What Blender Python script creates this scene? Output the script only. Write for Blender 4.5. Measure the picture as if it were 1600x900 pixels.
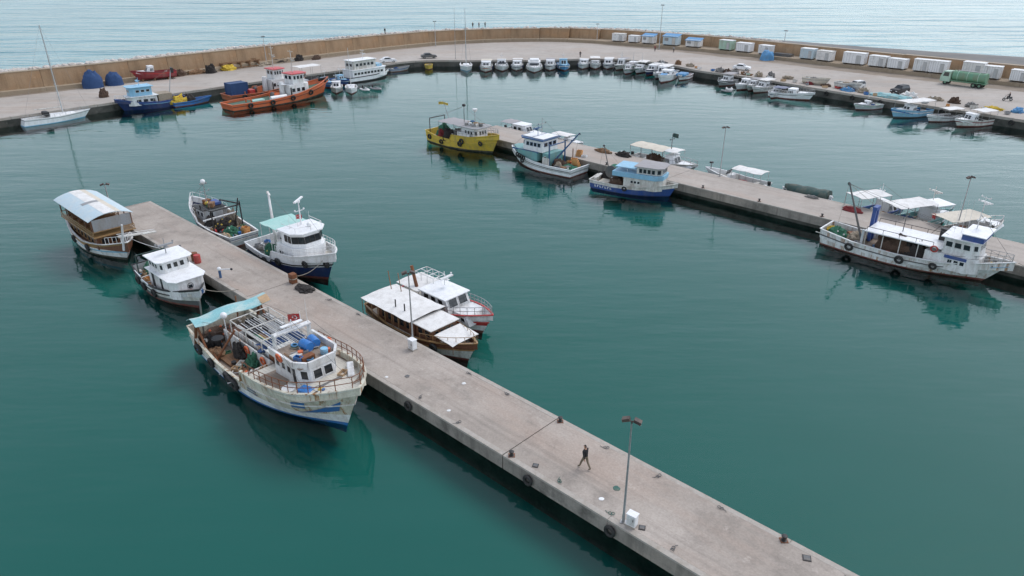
import bpy, math, random
from mathutils import Vector, Matrix, noise
random.seed(7)
for o in list(bpy.data.objects): bpy.data.objects.remove(o)
SC = bpy.context.scene
COL = SC.collection
R = math.radians
# ---------------------------------------------------------------- camera
cam_d = bpy.data.cameras.new('camera')
cam = bpy.data.objects.new('camera', cam_d)
COL.objects.link(cam)
cam.location = (0, 0, 30.0)
cam.rotation_euler = (R(90 - 25.4), 0, 0)
cam_d.sensor_width = 36.0
cam_d.lens = 36.0 * 1130 / 1600
cam_d.clip_start = 0.5
cam_d.clip_end = 12000
SC.camera = cam
# ---------------------------------------------------------------- sky and sun (overcast)
SUN_EL, SUN_AZ = R(58), R(55)          # azimuth measured from +Y towards +X
wd = bpy.data.worlds.new('World')
SC.world = wd
wd.use_nodes = True
nt = wd.node_tree
nt.nodes.clear()
sky = nt.nodes.new('ShaderNodeTexSky')
sky.sky_type = 'NISHITA'
sky.sun_disc = False
sky.sun_elevation = SUN_EL
sky.sun_rotation = SUN_AZ
sky.air_density = 1.0
sky.dust_density = 1.2
sky.ozone_density = 1.0
hs = nt.nodes.new('ShaderNodeHueSaturation')
hs.inputs['Saturation'].default_value = 0.46
bg = nt.nodes.new('ShaderNodeBackground')
bg.inputs['Strength'].default_value = 0.15
wo = nt.nodes.new('ShaderNodeOutputWorld')
nt.links.new(sky.outputs[0], hs.inputs['Color'])
nt.links.new(hs.outputs[0], bg.inputs['Color'])
nt.links.new(bg.outputs[0], wo.inputs['Surface'])
sl = bpy.data.lights.new('sun', 'SUN')
sl.energy = 0.55
sl.angle = R(25)
sl.color = (1.0, 0.97, 0.93)
so = bpy.data.objects.new('sun', sl)
COL.objects.link(so)
sd = Vector((math.sin(SUN_AZ) * math.cos(SUN_EL), math.cos(SUN_AZ) * math.cos(SUN_EL), math.sin(SUN_EL)))
so.rotation_euler = (-sd).to_track_quat('-Z', 'Y').to_euler()
so.location = (60, 60, 80)
SC.view_settings.view_transform = 'Standard'
SC.view_settings.look = 'None'
SC.view_settings.gamma = 1.0
SC.view_settings.use_curve_mapping = False
SC.view_settings.exposure = 0.78
SC.render.engine = 'CYCLES'
SC.render.resolution_x = 1024
SC.render.resolution_y = 576

# ---------------------------------------------------------------- materials
MATS = {}
def new_mat(name):
    m = bpy.data.materials.new(name)
    m.use_nodes = True
    n = m.node_tree
    b = n.nodes['Principled BSDF']
    return m, n, b
def ramp(n, fac, stops):
    r = n.nodes.new('ShaderNodeValToRGB')
    el = r.color_ramp.elements
    while len(el) < len(stops): el.new(0.5)
    for e, (p, c) in zip(el, stops):
        e.position = p
        e.color = (c, c, c, 1) if not isinstance(c, tuple) else (*c, 1)
    n.links.new(fac, r.inputs[0])
    return r
def tex(n, scale, detail=4, rough=0.6, vec=None, sc=(1, 1, 1), kind='Object'):
    t = n.nodes.new('ShaderNodeTexNoise')
    t.inputs['Scale'].default_value = scale
    t.inputs['Detail'].default_value = detail
    t.inputs['Roughness'].default_value = rough
    c = n.nodes.new('ShaderNodeTexCoord')
    mp = n.nodes.new('ShaderNodeMapping')
    mp.inputs['Scale'].default_value = sc
    n.links.new(c.outputs[kind], mp.inputs['Vector'])
    n.links.new(mp.outputs[0], t.inputs['Vector'])
    return t
def mixc(n, fac, a, b, mode='MIX'):
    x = n.nodes.new('ShaderNodeMix')
    x.data_type = 'RGBA'
    x.blend_type = mode
    for s, v in ((x.inputs[0], fac), (x.inputs[6], a), (x.inputs[7], b)):
        if hasattr(v, 'links') or hasattr(v, 'is_linked'): n.links.new(v, s)
        elif isinstance(v, tuple): s.default_value = (*v, 1)
        else: s.default_value = v
    return x.outputs[2]
def bump(n, b, h, strength, dist=0.05):
    k = n.nodes.new('ShaderNodeBump')
    k.inputs['Strength'].default_value = strength
    k.inputs['Distance'].default_value = dist
    n.links.new(h, k.inputs['Height'])
    n.links.new(k.outputs[0], b.inputs['Normal'])
    return k
def paint(name, col, rough=0.5, metal=0.0, dirt=0.38, dirtcol=(0.22, 0.17, 0.12), scale=1.3, rust=0.0, streak=(1, 1, 0.25)):
    m, n, b = new_mat(name)
    t = tex(n, scale, 6, 0.65, sc=streak)
    r = ramp(n, t.outputs[0], [(0.44, 0.0), (0.66, 1.0)])
    mul = n.nodes.new('ShaderNodeMath'); mul.operation = 'MULTIPLY'
    n.links.new(r.outputs[0], mul.inputs[0]); mul.inputs[1].default_value = dirt
    c = mixc(n, mul.outputs[0], tuple(col), dirtcol)
    t2 = tex(n, 9, 3)
    r2 = ramp(n, t2.outputs[0], [(0.3, 0.86), (0.7, 1.06)])
    c = mixc(n, 1.0, c, r2.outputs[0], 'MULTIPLY')
    if rust > 0:
        t3 = tex(n, 0.9, 8, 0.7, sc=(2.4, 2.4, 0.22))
        r3 = ramp(n, t3.outputs[0], [(0.62 - rust * 0.16, 0.0), (0.70 - rust * 0.12, 1.0)])
        t4 = tex(n, 6, 4)
        rc = ramp(n, t4.outputs[0], [(0.3, (0.12, 0.045, 0.015)), (0.7, (0.42, 0.20, 0.05))])
        c = mixc(n, r3.outputs[0], c, rc.outputs[0])
    n.links.new(c, b.inputs['Base Color'])
    b.inputs['Roughness'].default_value = rough
    b.inputs['Metallic'].default_value = metal
    MATS[name] = m
    return m
W = (0.74, 0.75, 0.75)
paint('white', W, 0.45, dirt=0.42, scale=1.6)
paint('white_clean', (0.8, 0.81, 0.82), 0.4, dirt=0.24, dirtcol=(0.36, 0.33, 0.29), scale=1.8)
paint('white_worn', (0.62, 0.615, 0.58), 0.55, dirt=0.62, scale=1.8)
paint('white_rust', (0.70, 0.71, 0.70), 0.55, dirt=0.5, rust=0.62)
paint('cream_rust', (0.60, 0.585, 0.49), 0.6, dirt=0.5, rust=0.58)
paint('grey_pale', (0.5, 0.52, 0.53), 0.5)
paint('grey', (0.28, 0.29, 0.3), 0.55)
paint('grey_dark', (0.10, 0.105, 0.11), 0.55)
paint('black', (0.018, 0.018, 0.02), 0.55, dirt=0.3, dirtcol=(0.07, 0.06, 0.05))
paint('rubber', (0.02, 0.02, 0.02), 0.8, dirt=0.4, dirtcol=(0.08, 0.075, 0.07))
paint('navy', (0.02, 0.035, 0.12), 0.4, dirt=0.2)
paint('blue', (0.03, 0.075, 0.27), 0.5, dirt=0.4, dirtcol=(0.16, 0.17, 0.2))
paint('blue_mid', (0.03, 0.16, 0.42), 0.5)
paint('blue_light', (0.25, 0.50, 0.68), 0.5, dirt=0.25)
paint('blue_trim', (0.02, 0.09, 0.22), 0.5)
paint('blue_tarp', (0.015, 0.055, 0.16), 0.6, dirt=0.3, dirtcol=(0.03, 0.09, 0.2))
paint('teal', (0.16, 0.36, 0.36), 0.55, dirt=0.3)
paint('turquoise', (0.22, 0.47, 0.50), 0.6, dirt=0.7, dirtcol=(0.55, 0.6, 0.55), streak=(1.4, .5, 1))
paint('mint', (0.33, 0.58, 0.53), 0.6, dirt=0.3, dirtcol=(0.6, 0.65, 0.62))
paint('green_dark', (0.015, 0.055, 0.05), 0.7, dirt=0.3)
paint('green', (0.03, 0.17, 0.09), 0.7)
paint('green_truck', (0.13, 0.30, 0.19), 0.5, dirt=0.5)
paint('green_pale', (0.38, 0.55, 0.44), 0.5)
paint('yellow', (0.62, 0.43, 0.05), 0.5, dirt=0.5, scale=2)
paint('yellow_dull', (0.6, 0.42, 0.06), 0.7)
paint('orange', (0.62, 0.13, 0.04), 0.55, dirt=0.35)
paint('orange_dull', (0.5, 0.13, 0.05), 0.6, dirt=0.5)
paint('red', (0.45, 0.03, 0.03), 0.5)
paint('red_roof', (0.55, 0.05, 0.06), 0.5)
paint('red_dark', (0.22, 0.02, 0.03), 0.5)
paint('rust', (0.20, 0.075, 0.03), 0.8, dirt=0.5, dirtcol=(0.07, 0.03, 0.02))
paint('antifoul', (0.16, 0.035, 0.03), 0.6, dirt=0.5)
paint('antifoul_black', (0.03, 0.035, 0.03), 0.6, dirt=0.5)
paint('steel', (0.4, 0.41, 0.42), 0.4, metal=0.6)
paint('canvas_white', (0.74, 0.73, 0.71), 0.75, dirt=0.45, dirtcol=(0.45, 0.43, 0.4), streak=(1, 1, 1))
paint('canvas_beige', (0.62, 0.57, 0.48), 0.8, dirt=0.2, streak=(1, 1, 1))
paint('canvas_grey', (0.34, 0.33, 0.34), 0.8, dirt=0.2, streak=(1, 1, 1))
paint('canvas_blue', (0.10, 0.30, 0.55), 0.7, dirt=0.2, streak=(1, 1, 1))
paint('canvas_sky', (0.46, 0.58, 0.64), 0.7, dirt=0.5, dirtcol=(0.6, 0.62, 0.6), streak=(1, 1, 1))
paint('skin', (0.42, 0.24, 0.16), 0.6, dirt=0)
paint('cloth_black', (0.012, 0.012, 0.015), 0.85, dirt=0)
paint('cloth_khaki', (0.16, 0.13, 0.09), 0.85, dirt=0)
paint('hair', (0.012, 0.01, 0.008), 0.7, dirt=0)
paint('rope', (0.30, 0.27, 0.22), 0.9)
paint('rope_green', (0.05, 0.13, 0.11), 0.9)
paint('concrete_plain', (0.40, 0.365, 0.325), 0.85, dirt=0.35, streak=(1, 1, 1))
paint('plastic_blue', (0.03, 0.18, 0.5), 0.4, dirt=0.1)
paint('fish_box', (0.62, 0.30, 0.10), 0.6)
paint('tan_box', (0.5, 0.34, 0.2), 0.7)
paint('lamp_head', (0.05, 0.035, 0.035), 0.6)
def wood(name, c1, c2, rough=0.55, plank=6.0, axis=1):
    m, n, b = new_mat(name)
    t = tex(n, 3, 5, 0.6, sc=(0.5, 4, 4))
    r = ramp(n, t.outputs[0], [(0.3, c1), (0.7, c2)])
    c = n.nodes.new('ShaderNodeTexCoord')
    sp = n.nodes.new('ShaderNodeSeparateXYZ')
    n.links.new(c.outputs['Object'], sp.inputs[0])
    mu = n.nodes.new('ShaderNodeMath'); mu.operation = 'MULTIPLY'; mu.inputs[1].default_value = plank
    n.links.new(sp.outputs[axis], mu.inputs[0])
    fr = n.nodes.new('ShaderNodeMath'); fr.operation = 'FRACT'
    n.links.new(mu.outputs[0], fr.inputs[0])
    rr = ramp(n, fr.outputs[0], [(0.0, 0.5), (0.10, 1.0)])
    col = mixc(n, 1.0, r.outputs[0], rr.outputs[0], 'MULTIPLY')
    n.links.new(col, b.inputs['Base Color'])
    b.inputs['Roughness'].default_value = rough
    MATS[name] = m
wood('wood_red', (0.10, 0.04, 0.022), (0.19, 0.085, 0.045), 0.4)
wood('wood_gold', (0.22, 0.125, 0.05), (0.36, 0.22, 0.10), 0.4, 5, 2)
wood('wood_deck', (0.20, 0.15, 0.115), (0.33, 0.265, 0.21), 0.8, 5)
wood('wood_brown', (0.15, 0.075, 0.035), (0.26, 0.14, 0.07), 0.7, 5)
wood('deck_pale', (0.50, 0.47, 0.41), (0.62, 0.59, 0.52), 0.7, 4)
wood('deck_green', (0.06, 0.12, 0.09), (0.10, 0.17, 0.12), 0.8, 2)
def netmat(name, c1, c2, sc=14):
    m, n, b = new_mat(name)
    t = tex(n, sc, 8, 0.75)
    r = ramp(n, t.outputs[0], [(0.32, c1), (0.68, c2)])
    n.links.new(r.outputs[0], b.inputs['Base Color'])
    b.inputs['Roughness'].default_value = 0.95
    bump(n, b, t.outputs[0], 0.9, 0.12)
    MATS[name] = m
netmat('net_dark', (0.008, 0.009, 0.01), (0.06, 0.05, 0.045))
netmat('net_brown', (0.03, 0.018, 0.012), (0.16, 0.10, 0.07))
netmat('net_green', (0.01, 0.06, 0.035), (0.07, 0.24, 0.15))
netmat('net_yellow', (0.35, 0.22, 0.02), (0.8, 0.58, 0.08))
netmat('net_blue', (0.01, 0.02, 0.07), (0.05, 0.12, 0.28))
netmat('net_beige', (0.16, 0.13, 0.10), (0.5, 0.42, 0.32))
netmat('net_red', (0.10, 0.015, 0.02), (0.35, 0.06, 0.06))
netmat('net_grey', (0.08, 0.08, 0.08), (0.35, 0.33, 0.31))
netmat('timber', (0.10, 0.055, 0.03), (0.34, 0.20, 0.11), 5)
def glass(name, col=(0.015, 0.02, 0.025), rough=0.08):
    m, n, b = new_mat(name)
    b.inputs['Base Color'].default_value = (*col, 1)
    b.inputs['Roughness'].default_value = rough
    b.inputs['Specular IOR Level'].default_value = 0.6
    MATS[name] = m
glass('glass')
def concrete(name, c1, c2, c3, stain=(0.22, 0.2, 0.185), big=0.09, warm=(0.42, 0.35, 0.29), wet=0.4, crack=0.0, tracks=0.0, vstreak=0.0):
    m, n, b = new_mat(name)
    t = tex(n, big, 7, 0.62)
    r = ramp(n, t.outputs[0], [(0.30, c1), (0.5, c2), (0.70, c3)])
    c = r.outputs[0]
    def over(c, fac, col, k):
        mu = n.nodes.new('ShaderNodeMath'); mu.operation = 'MULTIPLY'; mu.inputs[1].default_value = k
        n.links.new(fac, mu.inputs[0]); return mixc(n, mu.outputs[0], c, col)
    t2 = tex(n, 0.5, 8, 0.72)
    c = over(c, ramp(n, t2.outputs[0], [(0.5, 0.0), (0.68, 1.0)]).outputs[0], stain, wet)
    t5 = tex(n, 0.22, 5, 0.6, sc=(0.35, 1.3, 1))
    c = over(c, ramp(n, t5.outputs[0], [(0.50, 0.0), (0.68, 1.0)]).outputs[0], warm, 0.6)
    t6 = tex(n, 1.1, 6, 0.7)
    c = over(c, ramp(n, t6.outputs[0], [(0.60, 0.0), (0.72, 1.0)]).outputs[0], tuple(v * 1.18 for v in c3), 0.55)
    if tracks:
        t7 = tex(n, 1.0, 6, 0.65, sc=(0.045, 1.6, 1))
        c = over(c, ramp(n, t7.outputs[0], [(0.53, 0.0), (0.70, 1.0)]).outputs[0], tuple(v * 0.62 for v in c1), tracks)
    if vstreak:
        t8 = tex(n, 1.0, 6, 0.7, sc=(0.9, 0.9, 0.08))
        c = over(c, ramp(n, t8.outputs[0], [(0.48, 0.0), (0.66, 1.0)]).outputs[0], tuple(v * 0.55 for v in c1), vstreak)
    if crack:
        vo = n.nodes.new('ShaderNodeTexVoronoi'); vo.feature = 'DISTANCE_TO_EDGE'; vo.inputs['Scale'].default_value = 0.22
        tc = n.nodes.new('ShaderNodeTexCoord'); wv = tex(n, 0.8, 4, 0.6)
        av = n.nodes.new('ShaderNodeVectorMath'); av.operation = 'ADD'
        n.links.new(tc.outputs['Object'], av.inputs[0]); n.links.new(wv.outputs['Color'], av.inputs[1])
        n.links.new(av.outputs[0], vo.inputs['Vector'])
        c = over(c, ramp(n, vo.outputs['Distance'], [(0.0, 1.0), (0.012, 0.0)]).outputs[0], tuple(v * 0.4 for v in c1), crack)
    t3 = tex(n, 7, 6, 0.75)
    r3 = ramp(n, t3.outputs[0], [(0.25, 0.78), (0.75, 1.14)])
    c = mixc(n, 1.0, c, r3.outputs[0], 'MULTIPLY')
    n.links.new(c, b.inputs['Base Color'])
    b.inputs['Roughness'].default_value = 0.85
    bump(n, b, t3.outputs[0], 0.25, 0.03)
    MATS[name] = m
concrete('pier_concrete', (0.28, 0.242, 0.208), (0.37, 0.322, 0.28), (0.44, 0.388, 0.342), stain=(0.20, 0.175, 0.152), big=0.16, warm=(0.39, 0.30, 0.245), wet=0.6, crack=.10, tracks=.45)
concrete('pier_concrete_far', (0.33, 0.292, 0.255), (0.40, 0.355, 0.315), (0.46, 0.41, 0.365), stain=(0.25, 0.22, 0.192), wet=0.45, big=0.1, warm=(0.40, 0.315, 0.26), crack=.1, tracks=.35)
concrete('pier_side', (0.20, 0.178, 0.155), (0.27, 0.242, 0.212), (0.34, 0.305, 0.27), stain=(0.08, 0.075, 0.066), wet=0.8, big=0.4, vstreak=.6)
concrete('quay_concrete', (0.34, 0.305, 0.27), (0.41, 0.37, 0.33), (0.47, 0.43, 0.39), stain=(0.26, 0.225, 0.192), big=0.05, wet=0.5, warm=(0.39, 0.31, 0.25), tracks=.35)
concrete('quay_dirt', (0.187, 0.144, 0.109), (0.242, 0.195, 0.148), (0.289, 0.242, 0.195), big=0.08, wet=0.4)
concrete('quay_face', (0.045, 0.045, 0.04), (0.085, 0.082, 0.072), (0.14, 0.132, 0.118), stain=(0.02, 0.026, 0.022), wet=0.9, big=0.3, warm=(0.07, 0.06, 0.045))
concrete('wall_tan', (0.27, 0.175, 0.10), (0.345, 0.232, 0.14), (0.42, 0.30, 0.19), stain=(0.25, 0.18, 0.095), big=0.14, warm=(0.40, 0.225, 0.11), vstreak=.45)
concrete('ledge_tan', (0.296, 0.226, 0.156), (0.343, 0.273, 0.195), (0.374, 0.312, 0.234), stain=(0.218, 0.164, 0.109), big=0.2)
concrete('gravel_grey', (0.117, 0.115, 0.113), (0.156, 0.152, 0.148), (0.195, 0.191, 0.187), stain=(0.101, 0.101, 0.094), big=0.05, warm=(0.187, 0.172, 0.148))
concrete('rock', (0.42, 0.38, 0.345), (0.55, 0.51, 0.47), (0.66, 0.63, 0.6), stain=(0.36, 0.31, 0.27), big=0.5)
def water(name, col, bumps, rough=0.06, foam=False, var=None):
    m, n, b = new_mat(name)
    h = None
    for (scale, sc, w, det) in bumps:
        t = tex(n, scale, det, 0.55, sc=sc)
        mu = n.nodes.new('ShaderNodeMath'); mu.operation = 'MULTIPLY'; mu.inputs[1].default_value = w
        n.links.new(t.outputs[0], mu.inputs[0])
        if h is None: h = mu.outputs[0]
        else:
            ad = n.nodes.new('ShaderNodeMath'); ad.operation = 'ADD'
            n.links.new(h, ad.inputs[0]); n.links.new(mu.outputs[0], ad.inputs[1])
            h = ad.outputs[0]
    k = bump(n, b, h, 1.0, 1.0)
    t = tex(n, 0.012, 4, 0.6)
    r = ramp(n, t.outputs[0], [(0.3, col), (0.7, var or col)])
    c = r.outputs[0]
    b.inputs['Roughness'].default_value = rough
    b.inputs['IOR'].default_value = 1.333
    if foam:
        at = n.nodes.new('ShaderNodeAttribute'); at.attribute_name = 'shore'
        f1 = tex(n, 0.16, 8, 0.7, sc=(1, 1, 1))
        ad = n.nodes.new('ShaderNodeMath'); ad.operation = 'ADD'
        n.links.new(at.outputs['Fac'], ad.inputs[0]); n.links.new(f1.outputs[0], ad.inputs[1])
        rf = ramp(n, ad.outputs[0], [(0.92, 0.0), (1.1, 1.0)])
        c = mixc(n, rf.outputs[0], c, (0.72, 0.74, 0.74))
        rr = ramp(n, rf.outputs[0], [(0.0, rough), (1.0, 0.9)])
        n.links.new(rr.outputs[0], b.inputs['Roughness'])
    n.links.new(c, b.inputs['Base Color'])
    MATS[name] = m
def clear_water(name, bumps, rough):
    m = bpy.data.materials.new(name); m.use_nodes = True
    n = m.node_tree; n.nodes.clear()
    h = None
    for (scale, sc, w, det) in bumps:
        t = tex(n, scale, det, 0.55, sc=sc)
        mu = n.nodes.new('ShaderNodeMath'); mu.operation = 'MULTIPLY'; mu.inputs[1].default_value = w
        n.links.new(t.outputs[0], mu.inputs[0])
        if h is None: h = mu.outputs[0]
        else:
            ad = n.nodes.new('ShaderNodeMath'); ad.operation = 'ADD'
            n.links.new(h, ad.inputs[0]); n.links.new(mu.outputs[0], ad.inputs[1]); h = ad.outputs[0]
    k = n.nodes.new('ShaderNodeBump'); k.inputs['Strength'].default_value = 1.0; k.inputs['Distance'].default_value = 1.0
    wp = tex(n, 0.03, 4, 0.6, sc=(0.5, 1, 1)); wr = ramp(n, wp.outputs[0], [(0.35, 0.35), (0.65, 1.0)])
    n.links.new(wr.outputs[0], k.inputs['Strength'])
    n.links.new(h, k.inputs['Height'])
    fr = n.nodes.new('ShaderNodeFresnel'); fr.inputs['IOR'].default_value = 1.345
    n.links.new(k.outputs[0], fr.inputs['Normal'])
    tr = n.nodes.new('ShaderNodeBsdfTransparent'); tr.inputs[0].default_value = (0.90, 0.97, 0.97, 1)
    gl = n.nodes.new('ShaderNodeBsdfGlossy'); gl.inputs['Roughness'].default_value = rough
    n.links.new(k.outputs[0], gl.inputs['Normal'])
    mx = n.nodes.new('ShaderNodeMixShader'); out = n.nodes.new('ShaderNodeOutputMaterial')
    n.links.new(fr.outputs[0], mx.inputs[0]); n.links.new(tr.outputs[0], mx.inputs[1]); n.links.new(gl.outputs[0], mx.inputs[2])
    n.links.new(mx.outputs[0], out.inputs['Surface'])
    MATS[name] = m
clear_water('harbour_water', [(1.2, (0.4, 1.3, 1), 0.026, 2), (0.45, (0.35, 1.3, 1), 0.075, 2), (0.14, (0.5, 1.2, 1), 0.10, 1)], 0.04)
def murk(name, c1, c2):
    m, n, b = new_mat(name)
    t = tex(n, 0.02, 4, 0.6); r = ramp(n, t.outputs[0], [(0.3, c1), (0.7, c2)])
    n.links.new(r.outputs[0], b.inputs['Base Color']); b.inputs['Roughness'].default_value = 1.0; b.inputs['Specular IOR Level'].default_value = 0.0
    MATS[name] = m
murk('turbid_layer', (0.012, 0.142, 0.118), (0.022, 0.160, 0.138))
water('sea_water', (0.04, 0.17, 0.20), [(0.3, (0.5, 1.2, 1), 0.5, 3), (0.05, (0.3, 1.3, 1), 3.4, 3)], 0.23, foam=True, var=(0.11, 0.26, 0.28))

# ---------------------------------------------------------------- mesh builder
class MB:
    def __init__(s):
        s.v = []; s.f = []; s.m = []; s.mats = []
    def mi(s, m):
        if m not in s.mats: s.mats.append(m)
        return s.mats.index(m)
    def poly(s, vs, fs, m):
        o = len(s.v); k = s.mi(m)
        s.v += [tuple(v) for v in vs]
        for f in fs:
            s.f.append(tuple(o + i for i in f)); s.m.append(k)
        return s
    def box(s, x0, x1, y0, y1, z0, z1, m):
        return s.poly([(x0, y0, z0), (x1, y0, z0), (x1, y1, z0), (x0, y1, z0), (x0, y0, z1), (x1, y0, z1), (x1, y1, z1), (x0, y1, z1)],
                      [(3, 2, 1, 0), (4, 5, 6, 7), (0, 1, 5, 4), (1, 2, 6, 5), (2, 3, 7, 6), (3, 0, 4, 7)], m)
    def obox(s, c, sz, m, rz=0, ry=0, rx=0):
        M = Matrix.Translation(c) @ Matrix.Rotation(rz, 4, 'Z') @ Matrix.Rotation(ry, 4, 'Y') @ Matrix.Rotation(rx, 4, 'X')
        a, b, d = sz[0] / 2, sz[1] / 2, sz[2] / 2
        vs = [M @ Vector(p) for p in [(-a, -b, -d), (a, -b, -d), (a, b, -d), (-a, b, -d), (-a, -b, d), (a, -b, d), (a, b, d), (-a, b, d)]]
        return s.poly(vs, [(3, 2, 1, 0), (4, 5, 6, 7), (0, 1, 5, 4), (1, 2, 6, 5), (2, 3, 7, 6), (3, 0, 4, 7)], m)
    def path(s, pts, r, m, n=6, r1=None):
        pts = [Vector(p) for p in pts]
        k = len(pts); vs = []; fs = []
        up = Vector((0.13, 0.29, 0.95))
        for i, p in enumerate(pts):
            d = (pts[min(i + 1, k - 1)] - pts[max(i - 1, 0)]).normalized()
            a = d.cross(up)
            if a.length < 0.05: a = d.cross(Vector((1, 0, 0)))
            a.normalize(); b = d.cross(a)
            rr = r if r1 is None else r + (r1 - r) * i / (k - 1)
            vs += [p + (a * math.cos(2 * math.pi * j / n) + b * math.sin(2 * math.pi * j / n)) * rr for j in range(n)]
        for i in range(k - 1):
            for j in range(n):
                j2 = (j + 1) % n
                fs.append((i * n + j, i * n + j2, (i + 1) * n + j2, (i + 1) * n + j))
        fs.append(tuple(range(n - 1, -1, -1))); fs.append(tuple((k - 1) * n + j for j in range(n)))
        return s.poly(vs, fs, m)
    def tube(s, a, b, r, m, n=6, r1=None): return s.path([a, b], r, m, n, r1)
    def sheet(s, g, m, th=0.03, m2=None):
        a = len(g); b = len(g[0])
        top = [Vector(p) for row in g for p in row]
        bot = [p - Vector((0, 0, th)) for p in top]
        fs = [(i * b + j, (i + 1) * b + j, (i + 1) * b + j + 1, i * b + j + 1) for i in range(a - 1) for j in range(b - 1)]
        s.poly(top, fs, m); s.poly(bot, [f[::-1] for f in fs], m2 or m)
        ring = [j for j in range(b)] + [i * b + b - 1 for i in range(1, a)] + [(a - 1) * b + j for j in range(b - 2, -1, -1)] + [i * b for i in range(a - 2, 0, -1)]
        vs = [top[i] for i in ring] + [bot[i] for i in ring]
        k = len(ring)
        return s.poly(vs, [(i, (i + 1) % k, k + (i + 1) % k, k + i) for i in range(k)], m)
    def lathe(s, c, prof, m, n=12):
        vs = []; fs = []
        for (r, z) in prof:
            vs += [(c[0] + r * math.cos(2 * math.pi * j / n), c[1] + r * math.sin(2 * math.pi * j / n), c[2] + z) for j in range(n)]
        k = len(prof)
        for i in range(k - 1):
            for j in range(n):
                j2 = (j + 1) % n
                fs.append((i * n + j, i * n + j2, (i + 1) * n + j2, (i + 1) * n + j))
        fs.append(tuple(range(n - 1, -1, -1))); fs.append(tuple((k - 1) * n + j for j in range(n)))
        return s.poly(vs, fs, m)
    def ball(s, c, r, m, n=10, sz=1.0):
        return s.lathe(c, [(max(r * math.sin(math.pi * i / 6), 0.004), -r * sz * math.cos(math.pi * i / 6)) for i in range(7)], m, n)
    def torus(s, c, Rr, r, nrm, m, n=14, k=6):
        q = Vector((0, 0, 1)).rotation_difference(Vector(nrm).normalized()).to_matrix()
        vs = []; fs = []
        for i in range(n):
            a = 2 * math.pi * i / n
            for j in range(k):
                b = 2 * math.pi * j / k
                p = Vector(((Rr + r * math.cos(b)) * math.cos(a), (Rr + r * math.cos(b)) * math.sin(a), r * math.sin(b)))
                vs.append(Vector(c) + q @ p)
        for i in range(n):
            for j in range(k):
                fs.append((i * k + j, ((i + 1) % n) * k + j, ((i + 1) % n) * k + (j + 1) % k, i * k + (j + 1) % k))
        return s.poly(vs, fs, m)
    def ribbon(s, pts, w, h, m, closed=False):
        pts = [Vector(p) for p in pts]; k = len(pts); vs = []; fs = []
        for i, p in enumerate(pts):
            a = pts[(i - 1) % k] if closed else pts[max(i - 1, 0)]
            b = pts[(i + 1) % k] if closed else pts[min(i + 1, k - 1)]
            d = b - a; d.z = 0
            if d.length < 1e-6: d = Vector((1, 0, 0))
            d.normalize(); nn = Vector((-d.y, d.x, 0)) * (w / 2)
            hh = Vector((0, 0, h / 2))
            vs += [p - nn - hh, p + nn - hh, p + nn + hh, p - nn + hh]
        for i in range(k if closed else k - 1):
            q = (i + 1) % k
            for j in range(4):
                fs.append((i * 4 + j, i * 4 + (j + 1) % 4, q * 4 + (j + 1) % 4, q * 4 + j))
        if not closed:
            fs.append((3, 2, 1, 0)); fs.append(tuple((k - 1) * 4 + j for j in range(4)))
        return s.poly(vs, fs, m)
    def build(s, name, parent=None, smooth=None, bev=0):
        me = bpy.data.meshes.new(name)
        me.from_pydata(s.v, [], s.f)
        for m in s.mats: me.materials.append(MATS[m])
        me.polygons.foreach_set('material_index', s.m)
        if smooth is not None:
            me.polygons.foreach_set('use_smooth', [True] * len(s.f))
            me.set_sharp_from_angle(angle=R(smooth))
        me.update()
        o = bpy.data.objects.new(name, me)
        COL.objects.link(o)
        if parent is not None: o.parent = parent
        if bev:
            bm_ = o.modifiers.new('bevel', 'BEVEL'); bm_.width = bev; bm_.segments = 2; bm_.limit_method = 'ANGLE'
        return o
def tag(o, label=None, cat=None, group=None, kind=None):
    if label: o['label'] = label
    if cat: o['category'] = cat
    if group: o['group'] = group
    if kind: o['kind'] = kind
    return o
def thing(name, label, cat, loc=(0, 0, 0), rz=0, group=None):
    o = bpy.data.objects.new(name, None)
    o.empty_display_size = 0.3
    COL.objects.link(o)
    o.location = loc; o.rotation_euler = (0, 0, rz)
    return tag(o, label, cat, group)
def place(o, loc, rz=0):
    o.location = loc; o.rotation_euler = (0, 0, rz); return o
def dup(root, loc, rz, label, group=None, sc=1.0):
    r = root.copy(); COL.objects.link(r)
    r.location = loc; r.rotation_euler = (0, 0, rz); r.scale = (sc, sc, sc)
    r['label'] = label
    if group: r['group'] = group
    for ch in list(root.children):
        c = ch.copy(); COL.objects.link(c); c.parent = r
        for g in list(ch.children):
            d = g.copy(); COL.objects.link(d); d.parent = c
    return r
def catmull(pts, per=6):
    P = [Vector((*p, 0)) for p in pts]; out = []
    for i in range(len(P) - 1):
        p0 = P[max(i - 1, 0)]; p1 = P[i]; p2 = P[i + 1]; p3 = P[min(i + 2, len(P) - 1)]
        for j in range(per):
            t = j / per
            out.append(0.5 * ((2 * p1) + (p2 - p0) * t + (2 * p0 - 5 * p1 + 4 * p2 - p3) * t * t + (3 * p1 - p0 - 3 * p2 + p3) * t ** 3))
    out.append(P[-1]); return out
def resample(pts, step):
    out = [pts[0].copy()]; acc = 0
    for a, b in zip(pts, pts[1:]):
        L = (b - a).length; d = step - acc
        while d <= L:
            out.append(a + (b - a) * (d / L)); d += step
        acc = L - (d - step)
    return out
def offset(pts, d):
    out = []
    for i, p in enumerate(pts):
        t = pts[min(i + 1, len(pts) - 1)] - pts[max(i - 1, 0)]
        t.normalize()
        out.append(p + Vector((-t.y, t.x, 0)) * d)
    return out
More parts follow.
